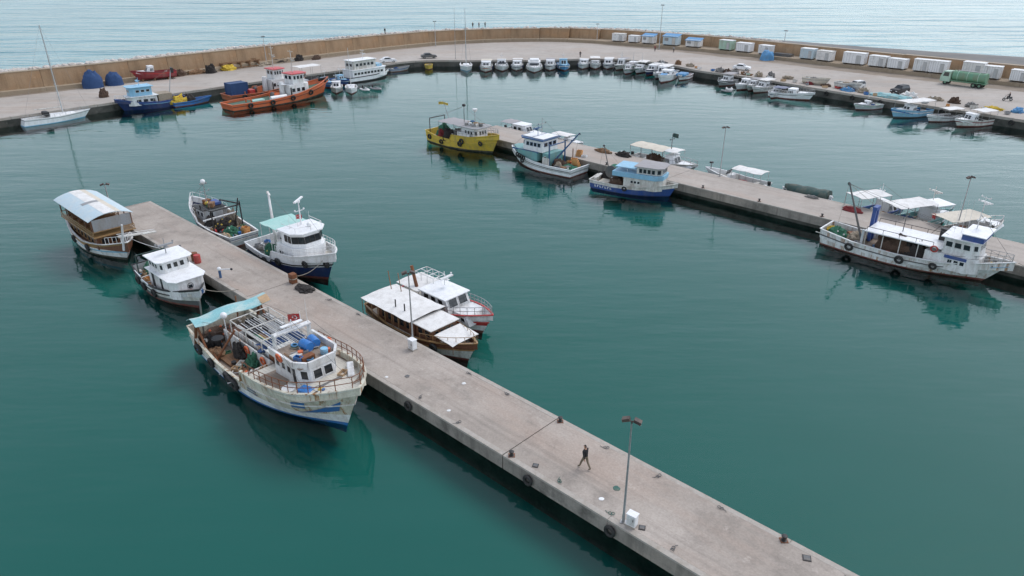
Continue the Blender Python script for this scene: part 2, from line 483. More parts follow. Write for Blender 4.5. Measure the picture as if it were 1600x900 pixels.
# ================================================================ SETTING
QUAY = [(-150, 68), (-120, 100), (-92.3, 130.8), (-64.3, 163.0), (-36, 193.5), (-28.5, 201), (-22, 203.6), (-8, 203.4), (9, 204), (22, 206.5), (34, 203), (42, 194), (47, 185.2), (55.5, 176.5), (65, 163.4), (72.8, 152.6), (80, 143.5), (91.5, 129.5), (120, 94), (150, 57)]
WALL = [(-160, 104), (-130, 131), (-106, 152), (-93, 164), (-75, 183.5), (-57, 204.5), (-38, 224), (-20, 239), (2, 246.2), (20.5, 244.5), (41, 232), (56, 221.3), (68, 209.5), (82, 194), (98, 177), (113, 162), (140, 135), (175, 100)]
qe = resample(catmull(QUAY, 8), 2.0)
wl = resample(catmull(WALL, 8), 2.0)
# smooth both lines
for _ in range(3):
    wl = [wl[0]] + [(wl[i - 1] + wl[i] * 2 + wl[i + 1]) / 4 for i in range(1, len(wl) - 1)] + [wl[-1]]
DZ = 1.6
def strip(name, A, B, za, zb, m, kind='structure', attr=None):
    mb = MB(); n = min(len(A), len(B))
    vs = [(a.x, a.y, za) for a in A[:n]] + [(b.x, b.y, zb) for b in B[:n]]
    mb.poly(vs, [(i, i + 1, n + i + 1, n + i) for i in range(n - 1)], m)
    o = mb.build(name)
    if kind: o['kind'] = kind
    return o
def lerp_line(A, n):
    d = [0]
    for a, b in zip(A, A[1:]): d.append(d[-1] + (b - a).length)
    out = []
    for i in range(n):
        s = d[-1] * i / (n - 1); k = 0
        while k < len(d) - 2 and d[k + 1] < s: k += 1
        t = (s - d[k]) / (d[k + 1] - d[k])
        out.append(A[k].lerp(A[k + 1], min(max(t, 0), 1)))
    return out
# harbour water: a fan from behind the camera to under the quay
wback = offset(wl, 6.0)
mb = MB(); n = len(wback)
vs = [(p.x, p.y, 0) for p in wback] + [(-400 + 800 * i / (n - 1), -80, 0) for i in range(n)]
mb.poly(vs, [(n + i, n + i + 1, i + 1, i) for i in range(n - 1)], 'harbour_water')
tag(mb.build('harbour_water'), kind='structure')
mb = MB(); mb.poly([(x, y, -1.5) for x, y, z in vs], [(n + i, n + i + 1, i + 1, i) for i in range(n - 1)], 'turbid_layer')
tag(mb.build('murk_layer'), kind='structure')  # added opaque layer standing in for light scattered back by turbid water
# open sea outside the wall, with a shore distance attribute for the surf
rows = [0, 5, 10, 15, 20, 26, 34, 50, 120, 500, 1500, 6000]
mb = MB(); vs = []; sh = []
for d in rows:
    for i, p in enumerate(wback):
        if d <= 50: q = offset(wback, d)[i]
        else:
            dirv = Vector((p.x * 0.9, p.y - 40, 0)).normalized()
            q = p + dirv * d
        vs.append((q.x, q.y, 0.0)); 
        sh.append(max(0.0, 0.66 - max(d - 10, 0) * 0.03))
fs = [(j * n + i, j * n + i + 1, (j + 1) * n + i + 1, (j + 1) * n + i) for j in range(len(rows) - 1) for i in range(n - 1)]
mb.poly(vs, fs, 'sea_water')
o = mb.build('sea'); tag(o, kind='structure')
at = o.data.attributes.new('shore', 'FLOAT', 'POINT')
at.data.foreach_set('value', sh)
# quay apron: edge coping, concrete surface, dirt verge by the wall
NQ = 160
Q = lerp_line(qe, NQ); Wl = lerp_line(wl, NQ)
Qi = offset(Q, 0.9)
Wv = [w_.lerp(q_, 0.0) for w_, q_ in zip(offset(Wl, -5.0), Q)]
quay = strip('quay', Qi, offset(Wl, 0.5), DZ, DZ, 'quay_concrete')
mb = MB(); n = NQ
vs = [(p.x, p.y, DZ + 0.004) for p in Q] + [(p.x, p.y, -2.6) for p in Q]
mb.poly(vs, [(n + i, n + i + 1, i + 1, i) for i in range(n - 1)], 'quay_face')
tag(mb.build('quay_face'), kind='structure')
# coping stones along the quay edge, each a stone of its own
cop = tag(bpy.data.objects.new('quay_coping', None), kind='structure'); COL.objects.link(cop)
cq = resample(qe, 3.0)
for i in range(len(cq) - 1):
    a, b = cq[i], cq[i + 1]
    if b.y < 112: continue
    d = (b - a); L = d.length; d.normalize()
    c = (a + b) / 2 + Vector((-d.y, d.x, 0)) * 0.45
    mb = MB(); mb.box(-L / 2 + 0.02, L / 2 - 0.02, -0.52, 0.5, -0.35, 0.13 + random.uniform(-.015, .02), 'concrete_plain' if i % 7 else 'quay_concrete')
    o = mb.build('coping_stone', cop, bev=0.03)
    place(o, (c.x, c.y, DZ), math.atan2(d.y, d.x))
verge = strip('verge', offset(wl, -6.5), offset(wl, 0.3), DZ + 0.004, DZ + 0.005, 'quay_dirt')
# keep the dirt verge only on the eastern arm and a thin line elsewhere
me = verge.data
nv = len(me.vertices) // 2
for i in range(nv):
    x = me.vertices[i].co.x
    k = 1.6 if x < 0 else (1.6 + min(max((x - 20) / 40, 0), 1) * 4.5)
    k += 0.8 * noise.noise(Vector((i * 0.35, 0, 0)))
    q = offset(wl, -k)[i]
    me.vertices[i].co.x, me.vertices[i].co.y = q.x, q.y
# sea wall: battered panels on a stepped ledge
sw = thing('sea_wall', 'long curved tan concrete sea wall with a stepped ledge, closing the harbour', 'wall', (0, 0, 0))
pw = resample(wl, 9.0)
LED, LW0, WH = 0.85, 1.5, 3.4
def wh_drop(x): return min(max((x + 70) / 60, 0), 1) * .55
def lw_at(x): return LW0 + min(max((x - 8) / 22, 0), 1) * 3.8
for i in range(len(pw) - 1):
    a, b = pw[i], pw[i + 1]
    if b.y < 118: continue
    d = (b - a); L = d.length; d.normalize()
    mb = MB(); hl = L / 2 - 0.03; LW = lw_at((a.x + b.x) / 2)
    pa, pb = pw[max(i - 1, 0)], pw[min(i + 2, len(pw) - 1)]
    th0 = (a - pa).to_2d().angle_signed(d.to_2d(), 0) / 2 if i else 0; th1 = d.to_2d().angle_signed((pb - b).to_2d(), 0) / 2
    # cross-section (y inland negative .. seaward positive)
    def ext(sec, m, h=hl):
        k = len(sec)
        mb.poly([(-h - y * math.tan(th0), y, z) for y, z in sec] + [(h + y * math.tan(th1), y, z) for y, z in sec], [(j, (j + 1) % k, k + (j + 1) % k, k + j) for j in range(k)] + [tuple(range(k - 1, -1, -1)), tuple(range(k, 2 * k))], m)
    e = random.uniform(-.05, .05) - wh_drop((a.x + b.x) / 2)
    ext([(LW, LED), (LW + 0.5, LED + WH + e), (LW + 1.8, LED + WH + e), (LW + 2.2, -1.0), (LW, -1.0)], 'wall_tan')
    ext([(LW + 0.42, LED + WH + e), (LW + 1.88, LED + WH + e), (LW + 1.88, LED + WH + 0.14 + e), (LW + 0.42, LED + WH + 0.14 + e)], 'ledge_tan')
    o = mb.build('wall_panel', sw); place(o, ((a.x + b.x) / 2, (a.y + b.y) / 2, DZ), math.atan2(d.y, d.x))
    mb = MB()
    ext([(0, -0.5), (LW - 0.003, -0.5), (LW - 0.003, LED), (0, LED - .04)], 'ledge_tan')
    o = mb.build('ledge_block', sw); place(o, ((a.x + b.x) / 2, (a.y + b.y) / 2, DZ), math.atan2(d.y, d.x))
# pale rock armour on the sea side (west and middle)
mb = MB()
RA = offset(wl, 3.8)
rng = random.Random(3)
for i, p in enumerate(RA):
    if p.y < 125 or p.x > 72: continue
    t = RA[min(i + 1, len(RA) - 1)] - RA[max(i - 1, 0)]; t.normalize(); nn = Vector((-t.y, t.x, 0))
    for j in range(16):
        u = rng.uniform(0, 11)
        if p.x > 45 and u > 5: continue
        c = p + t * rng.uniform(-1.1, 1.1) + nn * u
        c = c + nn * (lw_at(p.x) - LW0); z = 5.75 - wh_drop(p.x) - u * 0.13 + rng.uniform(-.3, .3)
        s_ = rng.uniform(.35, .85)
        ico = [(0, 0, 1), (.9, 0, .4), (.28, .85, .4), (-.72, .53, .4), (-.72, -.53, .4), (.28, -.85, .4), (.72, .53, -.4), (-.28, .85, -.4), (-.9, 0, -.4), (-.28, -.85, -.4), (.72, -.53, -.4)]
        fs = [(0, k, k % 5 + 1) for k in range(1, 6)] + [(1, 6, 2), (2, 6, 7), (2, 7, 3), (3, 7, 8), (3, 8, 4), (4, 8, 9), (4, 9, 5), (5, 9, 10), (5, 10, 1), (1, 10, 6)]
        M = Matrix.Rotation(rng.uniform(0, 6), 3, 'Z') @ Matrix.Rotation(rng.uniform(-.6, .6), 3, 'X')
        vs = [Vector((c.x, c.y, z)) + M @ Vector((q[0] * s_ * rng.uniform(.8, 1.3), q[1] * s_ * rng.uniform(.7, 1.2), q[2] * s_ * .75)) for q in ico]
        mb.poly(vs, fs, 'rock')
o = mb.build('rock_armour'); tag(o, 'pale boulders heaped along the seaward side of the wall', 'rocks', kind='stuff')
# core under the rocks and the grey shore behind the eastern wall
core = MB(); n = len(wl)
def ridge(A, name, m, prof, cond):
    mb = MB(); cols = [offset(A, d) for d, z in prof]
    idx = [i for i in range(len(A)) if cond(A[i])]
    k = len(prof); vs = []
    for i in idx:
        for j, (d, z) in enumerate(prof): vs.append((cols[j][i].x, cols[j][i].y, z))
    fs = [(a * k + j, a * k + j + 1, (a + 1) * k + j + 1, (a + 1) * k + j) for a in range(len(idx) - 1) for j in range(k - 1)]
    mb.poly(vs, [f[::-1] for f in fs], m)
    return tag(mb.build(name), kind='structure')
ridge(wl, 'rubble_mound', 'rock', [(3.6, 4.9), (9, 4.5), (14, 3.7), (22, -1.0)], lambda p: p.x <= 8)
ridge(wl, 'rubble_mound', 'rock', [(7.3, 4.9), (12, 4.5), (15, 3.7), (22, -1.0)], lambda p: 6 < p.x <= 60)
mb = MB(); idx = [i for i in range(len(wl)) if wl[i].x > 50]; vs = []
o3 = offset(wl, 3.6)
for i in idx:
    x = wl[i].x; wv = 3 + min(max((x - 50) / 70, 0), 1) * 26 + 1.5 * noise.noise(Vector((i * .2, 5, 0)))
    for d, z in ((0, 5.4), (0.5, 5.3), (0.9, 4.6), (1.0, -1.2)):
        q = offset(wl, 7.2 + wv * d)[i] if d < 1 else offset(wl, 7.2 + wv + 9)[i]
        vs.append((q.x, q.y, z))
mb.poly(vs, [(a * 4 + j + 1, a * 4 + j, (a + 1) * 4 + j, (a + 1) * 4 + j + 1)[::-1][::-1] for a in range(len(idx) - 1) for j in range(3)], 'gravel_grey')
tag(mb.build('shore'), kind='structure')

# ---------------------------------------------------------------- piers
def pier(name, label, ox, oy, ang, width, s0, s1, joints, mdeck, rings):
    root = thing(name, label, 'pier', (ox, oy, 0), ang)
    cuts = [s0] + [j for j in joints if s0 < j < s1] + [s1]
    for a, b in zip(cuts, cuts[1:]):
        mb = MB(); g = 0.035
        mb.box(a + g, b - g, 0.35, width - 0.35, DZ - 0.35, DZ, mdeck)
        mb.build('deck_slab', root)
        # coping beams on both long edges in shorter lengths
        nb = max(1, round((b - a) / 8)); st = (b - a) / nb
        for i in range(nb):
            for y0, y1 in ((0, 0.347), (width - 0.347, width)):
                mb = MB(); lo = 0.55
                dz = random.uniform(-.012, .008)
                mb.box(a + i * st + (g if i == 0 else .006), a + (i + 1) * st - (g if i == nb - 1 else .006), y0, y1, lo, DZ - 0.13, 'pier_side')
                mb.box(a + i * st + (g if i == 0 else .006), a + (i + 1) * st - (g if i == nb - 1 else .006), y0 - .02, y1 + (.0 if y0 else -.0), DZ - 0.13, DZ + 0.012 + dz, 'concrete_plain')
                o = mb.build('edge_beam', root, bev=0.025)
        mb = MB(); mb.box(a + .4 if a == s0 else a + .001, b - .001, 0.55, width - 0.55, -3.0, DZ - 0.36, 'quay_face'); mb.build('light_blocker', root)  # added dark block that keeps light out from under the deck
    mb = MB(); mb.box(s0, s0 + 0.34, 0.35, width - 0.35, 0.5, DZ + 0.005, 'pier_side'); mb.build('end_beam', root)
    return root
PA = math.atan2(-.687, .7266)
pier1 = pier('pier', 'near concrete pier crossing the foreground with a walking person on it', -0.59, 35.82, PA, 5.45, -65.4, 40, [-32, 0, 32], 'pier_concrete', None)
PA2 = math.atan2(-.698, .716)
pier2 = pier('pier', 'far concrete pier with the yellow trawler at its tip', 11.82, 101.99, PA2, 6.9, -27, 90, [12, 44, 76], 'pier_concrete_far', None)
def on1(s, n, z=DZ):
    c, k = math.cos(PA), math.sin(PA)
    return (-0.59 + s * c - n * k, 35.82 + s * k + n * c, z)
def on2(s, n, z=DZ):
    c, k = math.cos(PA2), math.sin(PA2)
    return (11.82 + s * c - n * k, 101.99 + s * k + n * c, z)
# ================================================================ BOAT LIBRARY
def interp(tab, t):
    for (a, za), (b, zb) in zip(tab, tab[1:]):
        if t <= b:
            if t <= a: return za
            k = (t - a) / (b - a)
            return za + (zb - za) * k
    return tab[-1][1]
class Boat:
    """x forward, y to port, z up, origin at the waterline amidships"""
    def __init__(s, name, label, x, y, hd, L, B, group=None, cat='boat'):
        s.root = thing(name, label, cat, (x, y, 0), R(hd), group)
        s.L, s.B = L, B
    def hull(s, sheer, deck, bands, transom=0.8, full=2.3, rake=1.2, flare=0.3, srake=0.2, draft=0.7, tm=0.45, inner='white', mdeck='wood_deck', cap='white', rub=None, rub_s=0.7, N=18, capw=0.18, hmat=None):
        s.sheer, s.transom, s.full, s.rake, s.flare, s.srake, s.tm = sheer, transom, full, rake, flare, srake, tm
        ts = sorted(set([round(1 - (1 - i / N) ** 1.25, 4) for i in range(N + 1)] + [t for t, z in sheer] + [t for t, z in deck]))
        ts = [t for t in ts if 0 <= t <= 1]
        s.ts = ts
        lv = [0.0] + [b[0] for b in bands]
        mb = MB()
        for side in (-1, 1):
            rows = []
            bot = [s.hp(t, 0, side) for t in ts]
            rows.append([Vector((p.x * 0.97, p.y * 0.55, -draft)) for p in bot])
            for a in lv: rows.append([s.hp(t, a, side) for t in ts])
            ms = [bands[0][1]] + [b[1] for b in bands]
            n = len(ts)
            for k in range(len(rows) - 1):
                vs = rows[k] + rows[k + 1]
                fs = [(i, i + 1, n + i + 1, n + i) if side < 0 else (i + 1, i, n + i, n + i + 1) for i in range(n - 1)]
                mb.poly(vs, fs, ms[k])
        # transom
        for k, a in enumerate(lv[:-1]):
            b = lv[k + 1]
            mb.poly([s.hp(0, a, 1), s.hp(0, a, -1), s.hp(0, b, -1), s.hp(0, b, 1)], [(0, 1, 2, 3)], bands[k][1])
        p = s.hp(0, 0, 1); q = s.hp(0, 0, -1)
        mb.poly([p, q, (q.x, q.y * .55, -draft), (p.x, p.y * .55, -draft)], [(0, 3, 2, 1)], bands[0][1])
        # inner bulwark
        n = len(ts)
        for side in (-1, 1):
            up = [s.ins(s.hp(t, 1, side), side) for t in ts]
            dn = [Vector((p.x, p.y, min(interp(deck, t), p.z))) for p, t in zip(up, ts)]
            mb.poly(up + dn, [(i, i + 1, n + i + 1, n + i) if side > 0 else (i + 1, i, n + i, n + i + 1) for i in range(n - 1)], inner)
        a, b = s.ins(s.hp(0, 1, 1), 1), s.ins(s.hp(0, 1, -1), -1)
        zd = interp(deck, 0); a.x += .1; b.x += .1
        mb.poly([a, b, (b.x, b.y, zd), (a.x, a.y, zd)], [(3, 2, 1, 0)], inner)
        s.h = mb.build('hull', s.root, 35)
        mb = MB()
        l = []; r = []
        for t in ts:
            z = min(interp(deck, t), s.hp(t, 1, 1).z - 0.01)
            p = s.ins(s.hp(t, 1, 1), 1)
            l.append(Vector((p.x, p.y, z))); r.append(Vector((p.x, -p.y, z)))
        mb.poly(l + r, [(n + i, n + i + 1, i + 1, i) for i in range(n - 1)], mdeck)
        mb.build('deck', s.root)
        mb = MB()
        def pts(side, a): return [s.hp(t, a, side) for t in ts]
        P = pts(-1, 1); S_ = pts(1, 1)
        line = P + S_[::-1][1:]
        mb.ribbon([q + Vector((0, 0, .03)) for q in line], capw, 0.07, cap, closed=True)
        mb.build('gunwale', s.root)
        if rub:
            mb = MB()
            for side in (-1, 1):
                mb.ribbon([s.hp(t, rub_s, side) for t in ts], 0.12, 0.1, rub)
            mb.build('rub_rail', s.root)
        return s
    def ins(s, p, side):
        q = p.copy(); q.y = side * max(abs(p.y) - 0.09, 0.0)
        return q
    def shape(s, t):
        if t < s.tm: return s.transom + (1 - s.transom) * math.sin(math.pi / 2 * t / s.tm)
        q = (t - s.tm) / (1 - s.tm)
        return max(1 - q ** s.full, 0.004)
    def hp(s, t, a, side):
        zs = interp(s.sheer, t)
        q = max((t - s.tm) / (1 - s.tm), 0)
        xs = -s.L / 2 + s.srake * (1 - a); xb = s.L / 2 - s.rake * (1 - a)
        y = s.shape(t) * s.B / 2 * (1 - (0.05 + s.flare * q ** 1.6) * (1 - a) ** 1.3)
        return Vector((xs + (xb - xs) * t, side * y, zs * a))
    def rail(s, t0, t1, h=0.8, m='white', n=8, rails=2, sides=(-1, 1), join=False, inset=0.06, name='railing', r=0.025):
        mb = MB(); lines = []
        for sd in sides:
            P = []
            for i in range(n + 1):
                p = s.hp(t0 + (t1 - t0) * i / n, 1, sd); p.y -= sd * min(inset, abs(p.y)); p.z += .05
                P.append(p); mb.tube(p, p + Vector((0, 0, h)), r, m, 4)
            lines.append(P)
        if join and len(lines) == 2: lines = [lines[0] + lines[1][::-1]]
        for P in lines:
            for k in range(rails):
                mb.path([p + Vector((0, 0, h * (k + 1) / rails)) for p in P], r, m, 4)
        return mb.build(name, s.root)
    def tyre(s, t, a, side, Rr=0.32, r=0.13):
        p = s.hp(t, a, side); mb = MB()
        mb.torus((0, 0, 0), Rr, r, (0, 1, 0.15), 'rubber')
        o = mb.build('tyre_fender', s.root, 60)
        o.location = (p.x, p.y + side * (r + .02), p.z)
        return o
    def tyres(s, L):
        for q in L: s.tyre(*q)
    def mb(s, name, f, smooth=None, bev=0):
        m = MB(); f(m); return m.build(name, s.root, smooth, bev)
def quadpt(c, u, v):
    return c[0].lerp(c[1], u).lerp(c[3].lerp(c[2], u), v)
def window(parent, c, u0, u1, v0, v1, frame='white', pane='glass', fw=0.05):
    """c: four corners of the wall face (bottom-left, bottom-right, top-right, top-left seen from outside)"""
    nrm = (c[1] - c[0]).cross(c[3] - c[0]).normalized()
    q = [quadpt(c, u0, v0), quadpt(c, u1, v0), quadpt(c, u1, v1), quadpt(c, u0, v1)]
    mb = MB(); ctr = (q[0] + q[1] + q[2] + q[3]) / 4
    inn = []
    for p in q:
        d = (ctr - p)
        inn.append(p + d.normalized() * fw * 1.3)
    def ring(A, B, d0, d1, m):
        vs = [p + nrm * d1 for p in A] + [p + nrm * d1 for p in B] + [p + nrm * d0 for p in A]
        fs = []
        for i in range(4):
            j = (i + 1) % 4
            fs.append((i, j, 4 + j, 4 + i)); fs.append((8 + i, 8 + j, j, i))
        mb.poly(vs, fs, m)
    ring(q, inn, -0.01, 0.045, frame)
    mb.poly([p + nrm * 0.015 for p in inn], [(0, 1, 2, 3)], pane)
    mb.poly([inn[i] + nrm * 0.045 for i in range(4)] + [inn[i] + nrm * 0.015 for i in range(4)], [(i, (i + 1) % 4, 4 + (i + 1) % 4, 4 + i) for i in range(4)], frame)
    return mb.build('window', parent)
def house(root, x0, x1, w, z0, z1, m='white', name='wheelhouse', fs=0.0, ass=0.0, tp=0.0, cf=0.0, cw=0.6, wins=(), roof=None, frame='white', yc=0.0, pane='glass', door=None, bev=0.03):
    """footprint from aft x0 to fore x1, width w; cf = length of the chamfered front corner, cw = front width ratio"""
    h = w / 2
    if cf > 0: fp = [(x0, -h), (x1 - cf, -h), (x1, -h * cw), (x1, h * cw), (x1 - cf, h), (x0, h)]
    else: fp = [(x0, -h), (x1, -h), (x1, h), (x0, h)]
    def top(p):
        x, y = p
        f = (x - x0) / (x1 - x0)
        return Vector((x - fs * f + ass * (1 - f), yc + y * (1 - tp), z1))
    bot = [Vector((x, yc + y, z0)) for x, y in fp]; tops = [top(p) for p in fp]
    k = len(fp); mb = MB()
    mb.poly(bot + tops, [(i, (i + 1) % k, k + (i + 1) % k, k + i) for i in range(k)] + [tuple(range(k, 2 * k)), tuple(range(k - 1, -1, -1))], m)
    o = mb.build(name, root, bev=bev)
    keys = ['S', 'FS', 'F', 'FP', 'P', 'A'] if cf > 0 else ['S', 'F', 'P', 'A']
    H = z1 - z0
    for wn in wins:
        key, n, lo, hi = wn[:4]
        a, b = (wn[4], wn[5]) if len(wn) > 4 else (0.08, 0.92)
        gap = wn[6] if len(wn) > 6 else 0.25
        i = keys.index(key); j = (i + 1) % k
        c = [bot[i], bot[j], tops[j], tops[i]]
        st = (b - a) / n
        for q in range(n):
            window(o, c, a + st * (q + gap / 2), a + st * (q + 1 - gap / 2), lo / H, hi / H, frame, pane)
    if door:
        for key, u0, u1, hi, dm in door:
            i = keys.index(key); j = (i + 1) % k; c = [bot[i], bot[j], tops[j], tops[i]]
            window(o, c, u0, u1, 0.04, hi / H, frame, dm).name = 'door'
    if roof:
        over, th, rm = roof[:3]
        cx = (x0 + x1) / 2
        rt = []
        for p in tops:
            d = Vector((p.x - (cx - fs / 2), p.y - yc, 0))
            rt.append(Vector((p.x + math.copysign(over, d.x), p.y + math.copysign(over, d.y) if abs(d.y) > .05 else p.y, z1 - 0.004)))
        mb = MB()
        up = [p + Vector((0, 0, th)) for p in rt]
        ctr = sum(up, Vector()) / k + Vector((0, 0, 0.09))
        mb.poly(rt + up + [ctr], [(i, (i + 1) % k, k + (i + 1) % k, k + i) for i in range(k)] + [(k + i, k + (i + 1) % k, 2 * k) for i in range(k)] + [tuple(range(k - 1, -1, -1))], rm)
        mb.build('roof', root, bev=0.02)
    return o
def awning(root, x0, x1, y0, y1, z, m='canvas_white', crown=0.12, drop=0.0, zpost=0.8, post='steel', nx=11, ny=7, th=0.035, posts=2, name='awning', pr=0.03, sag=0.06):
    g = []
    for i in range(nx):
        row = []
        u = i / (nx - 1)
        for j in range(ny):
            v = j / (ny - 1)
            zz = z + crown * math.sin(math.pi * v) - drop * u - sag * math.sin(math.pi * ((u * posts) % 1.0001)) * (1 if posts > 1 else 0)
            zz += 0.05 * noise.noise(Vector((x0 * 3 + u * 5, z * 7 + v * 4, x1)))
            row.append((x0 + (x1 - x0) * u, y0 + (y1 - y0) * v, zz))
        g.append(row)
    mb = MB(); mb.sheet(g, m, th)
    o = mb.build(name, root, 30)
    for i in range(posts + 1):
        for y in (y0 + .06, y1 - .06):
            x = x0 + 0.06 + (x1 - x0 - 0.12) * i / posts
            mb = MB(); mb.tube((x, y, zpost), (x, y, z - drop * i / posts - 0.02), pr, post, 5); mb.build('awning_post', root)
    return o
def mast(root, x, y, z0, h, m='white', r=0.07, bars=2, radar=True, name='mast', lean=0.0, bw=0.8):
    mb = MB()
    mb.tube((x, y, z0), (x - lean, y, z0 + h), r, m, 8, r * .6)
    for k in range(bars):
        zz = z0 + h * (0.62 + 0.3 * k / max(bars - 1, 1)); xx = x - lean * (zz - z0) / h
        mb.tube((xx, y - bw * (1 - .3 * k), zz), (xx, y + bw * (1 - .3 * k), zz), 0.03, m, 5)
        for sgn in (-1, 1): mb.ball((xx, y + sgn * bw * (1 - .3 * k), zz + .1), 0.09, m, 6)
    o = mb.build(name, root, 40)
    if radar:
        mb = MB()
        zz = z0 + h * .5; xx = x - lean * .5
        mb.box(xx + .05, xx + .5, y - .18, y + .18, zz - .05, zz, m)
        mb.lathe((xx + .3, y, zz), [(.14, 0), (.14, .14)], m, 8)
        mb.box(xx + .2, xx + .4, y - .7, y + .7, zz + .14, zz + .26, m)
        mb.build('radar', root)
    return o
def aerial(root, x, y, z, h, r=0.018, m='white'):
    mb = MB(); mb.tube((x, y, z), (x - h * .03, y + h * .02, z + h), r, m, 4, r * .5); return mb.build('aerial', root)
def boom(root, a, b, r=0.11, m='steel', cables=(), name='boom', head=True):
    mb = MB(); mb.tube(a, b, r, m, 8, r * .6)
    if head:
        v = Vector(b); mb.torus((v.x, v.y, v.z - .12), .12, .05, (0, 1, 0), 'black', 8, 5)
    o = mb.build(name, root, 40)
    for c, d in cables:
        k = MB(); k.tube(c, d, 0.016, 'rope', 4); k.build('cable', root)
    return o
def heap(name, label, cat, loc, size, m, rz=0, group=None, seed=0, floats=0, fm='white', loops=5, parent=None, lump=1.0):
    """a heap of netting: lumpy dome, rope loops and floats"""
    sx, sy, sz = size; rng = random.Random(seed + int(loc[0] * 13 + loc[1] * 7))
    mb = MB(); nu, nv = 26, 10; vs = [(0, 0, sz)]; fs = []
    off = rng.uniform(0, 50)
    for j in range(1, nv + 1):
        a = j / nv * math.pi / 2
        for i in range(nu):
            b = 2 * math.pi * i / nu
            p = Vector((math.sin(a) * math.cos(b), math.sin(a) * math.sin(b), math.cos(a) ** .8 if math.cos(a) > 0 else 0))
            k = 1 + lump * (0.42 * noise.noise(p * 2.4 + Vector((off, 0, 0))) + 0.26 * noise.noise(p * 6 + Vector((0, off, 0))))
            vs.append((p.x * sx / 2 * k, p.y * sy / 2 * k, max(p.z * sz * k, 0)))
    for i in range(nu): fs.append((0, 1 + i, 1 + (i + 1) % nu))
    for j in range(nv - 1):
        for i in range(nu):
            a = 1 + j * nu + i; b = 1 + j * nu + (i + 1) % nu
            fs.append((a, a + nu, b + nu, b))
    mb.poly(vs, fs, m)
    for q in range(loops):
        c = rng.uniform(0, 6.28); rr = rng.uniform(.35, .9)
        pts = []
        for i in range(9):
            a = c + i * .3
            p = Vector((math.cos(a) * rr, math.sin(a) * rr, 0))
            pts.append((p.x * sx / 2, p.y * sy / 2, sz * math.sqrt(max(1 - rr * rr, 0.02)) * (1.05 + .06 * math.sin(i * 2.1))))
        mb.path(pts, 0.035, m, 4)
    o = mb.build(name, parent, 50)
    o.location = loc; o.rotation_euler = (0, 0, rz)
    if parent is None: tag(o, label, cat, group)
    if floats:
        f = MB()
        for q in range(floats):
            a = rng.uniform(0, 6.28); rr = rng.uniform(.3, .95)
            f.ball((math.cos(a) * rr * sx / 2, math.sin(a) * rr * sy / 2, sz * math.sqrt(max(1 - rr * rr, .02)) + .05), .11, fm, 7)
        f.build('floats', o, 60)['kind'] = 'stuff'
    return o
def crate(parent, loc, sz, m, rz=0, name='crate'):
    mb = MB(); a, b, h = sz[0] / 2, sz[1] / 2, sz[2]; t = .04
    mb.box(-a, a, -b, b, 0, t, m)
    mb.box(-a, -a + t, -b, b, t, h, m); mb.box(a - t, a, -b, b, t, h, m)
    mb.box(-a + t, a - t, -b, -b + t, t, h, m); mb.box(-a + t, a - t, b - t, b, t, h, m)
    for z in (h * .35, h * .7): mb.box(-a - .015, a + .015, -b - .015, b + .015, z, z + .04, m) if False else None
    o = mb.build(name, parent); o.location = loc; o.rotation_euler = (0, 0, rz); return o
def barrel(parent, loc, m, r=.29, h=.88, name='barrel', rot=(0, 0, 0)):
    mb = MB()
    mb.lathe((0, 0, 0), [(r * .94, 0), (r, .04), (r, h * .32), (r * 1.05, h * .34), (r, h * .36), (r, h * .64), (r * 1.05, h * .66), (r, h * .68), (r, h - .04), (r * .94, h), (r * .9, h - .02)], m, 14)
    o = mb.build(name, parent, 40); o.location = loc; o.rotation_euler = rot; return o
def lifebuoy(parent, loc, nrm, m='orange'):
    mb = MB(); mb.torus((0, 0, 0), .3, .075, nrm, m, 16, 6)
    o = mb.build('lifebuoy', parent, 60); o.location = loc; return o
def flag(parent, loc, sx=.9, sz=.6, m='red', rz=0, emblem=True):
    g = [[(sx * i / 6, .06 * math.sin(i * 1.4) * (i / 6), sz * j / 4 - .12 * (i / 6) ** 1.3) for j in range(5)] for i in range(7)]
    mb = MB()
    for off, fl in ((0.006, False), (-0.006, True)):
        vs = [(p[0], p[1] + off, p[2]) for r_ in g for p in r_]
        fs = [(i * 5 + j, (i + 1) * 5 + j, (i + 1) * 5 + j + 1, i * 5 + j + 1) for i in range(6) for j in range(4)]
        mb.poly(vs, [f[::-1] for f in fs] if fl else fs, m)
    if emblem:
        for off in (.02, -.02):
            cx, cz = sx * .38, sz * .44
            arc = []
            for i in range(11):
                a = R(40 + 280 * i / 10); arc.append((cx + sz * .25 * math.cos(a), .03 + off, cz + sz * .25 * math.sin(a)))
            arc2 = []
            for i in range(11):
                a = R(48 + 264 * i / 10); arc2.append((cx + sz * .06 + sz * .2 * math.cos(a), .03 + off, cz + sz * .2 * math.sin(a)))
            mb.poly(arc + arc2, [(i, i + 1, 12 + i, 11 + i) for i in range(10)], 'white_clean')
            st = [(cx + sz * .36 + (sz * .12 if k % 2 == 0 else sz * .05) * math.cos(k * math.pi / 5), .03 + off, cz + (sz * .12 if k % 2 == 0 else sz * .05) * math.sin(k * math.pi / 5)) for k in range(10)]
            mb.poly(st, [tuple(range(10))], 'white_clean')
    o = mb.build('flag', parent); o.location = loc; o.rotation_euler = (0, 0, rz); return o
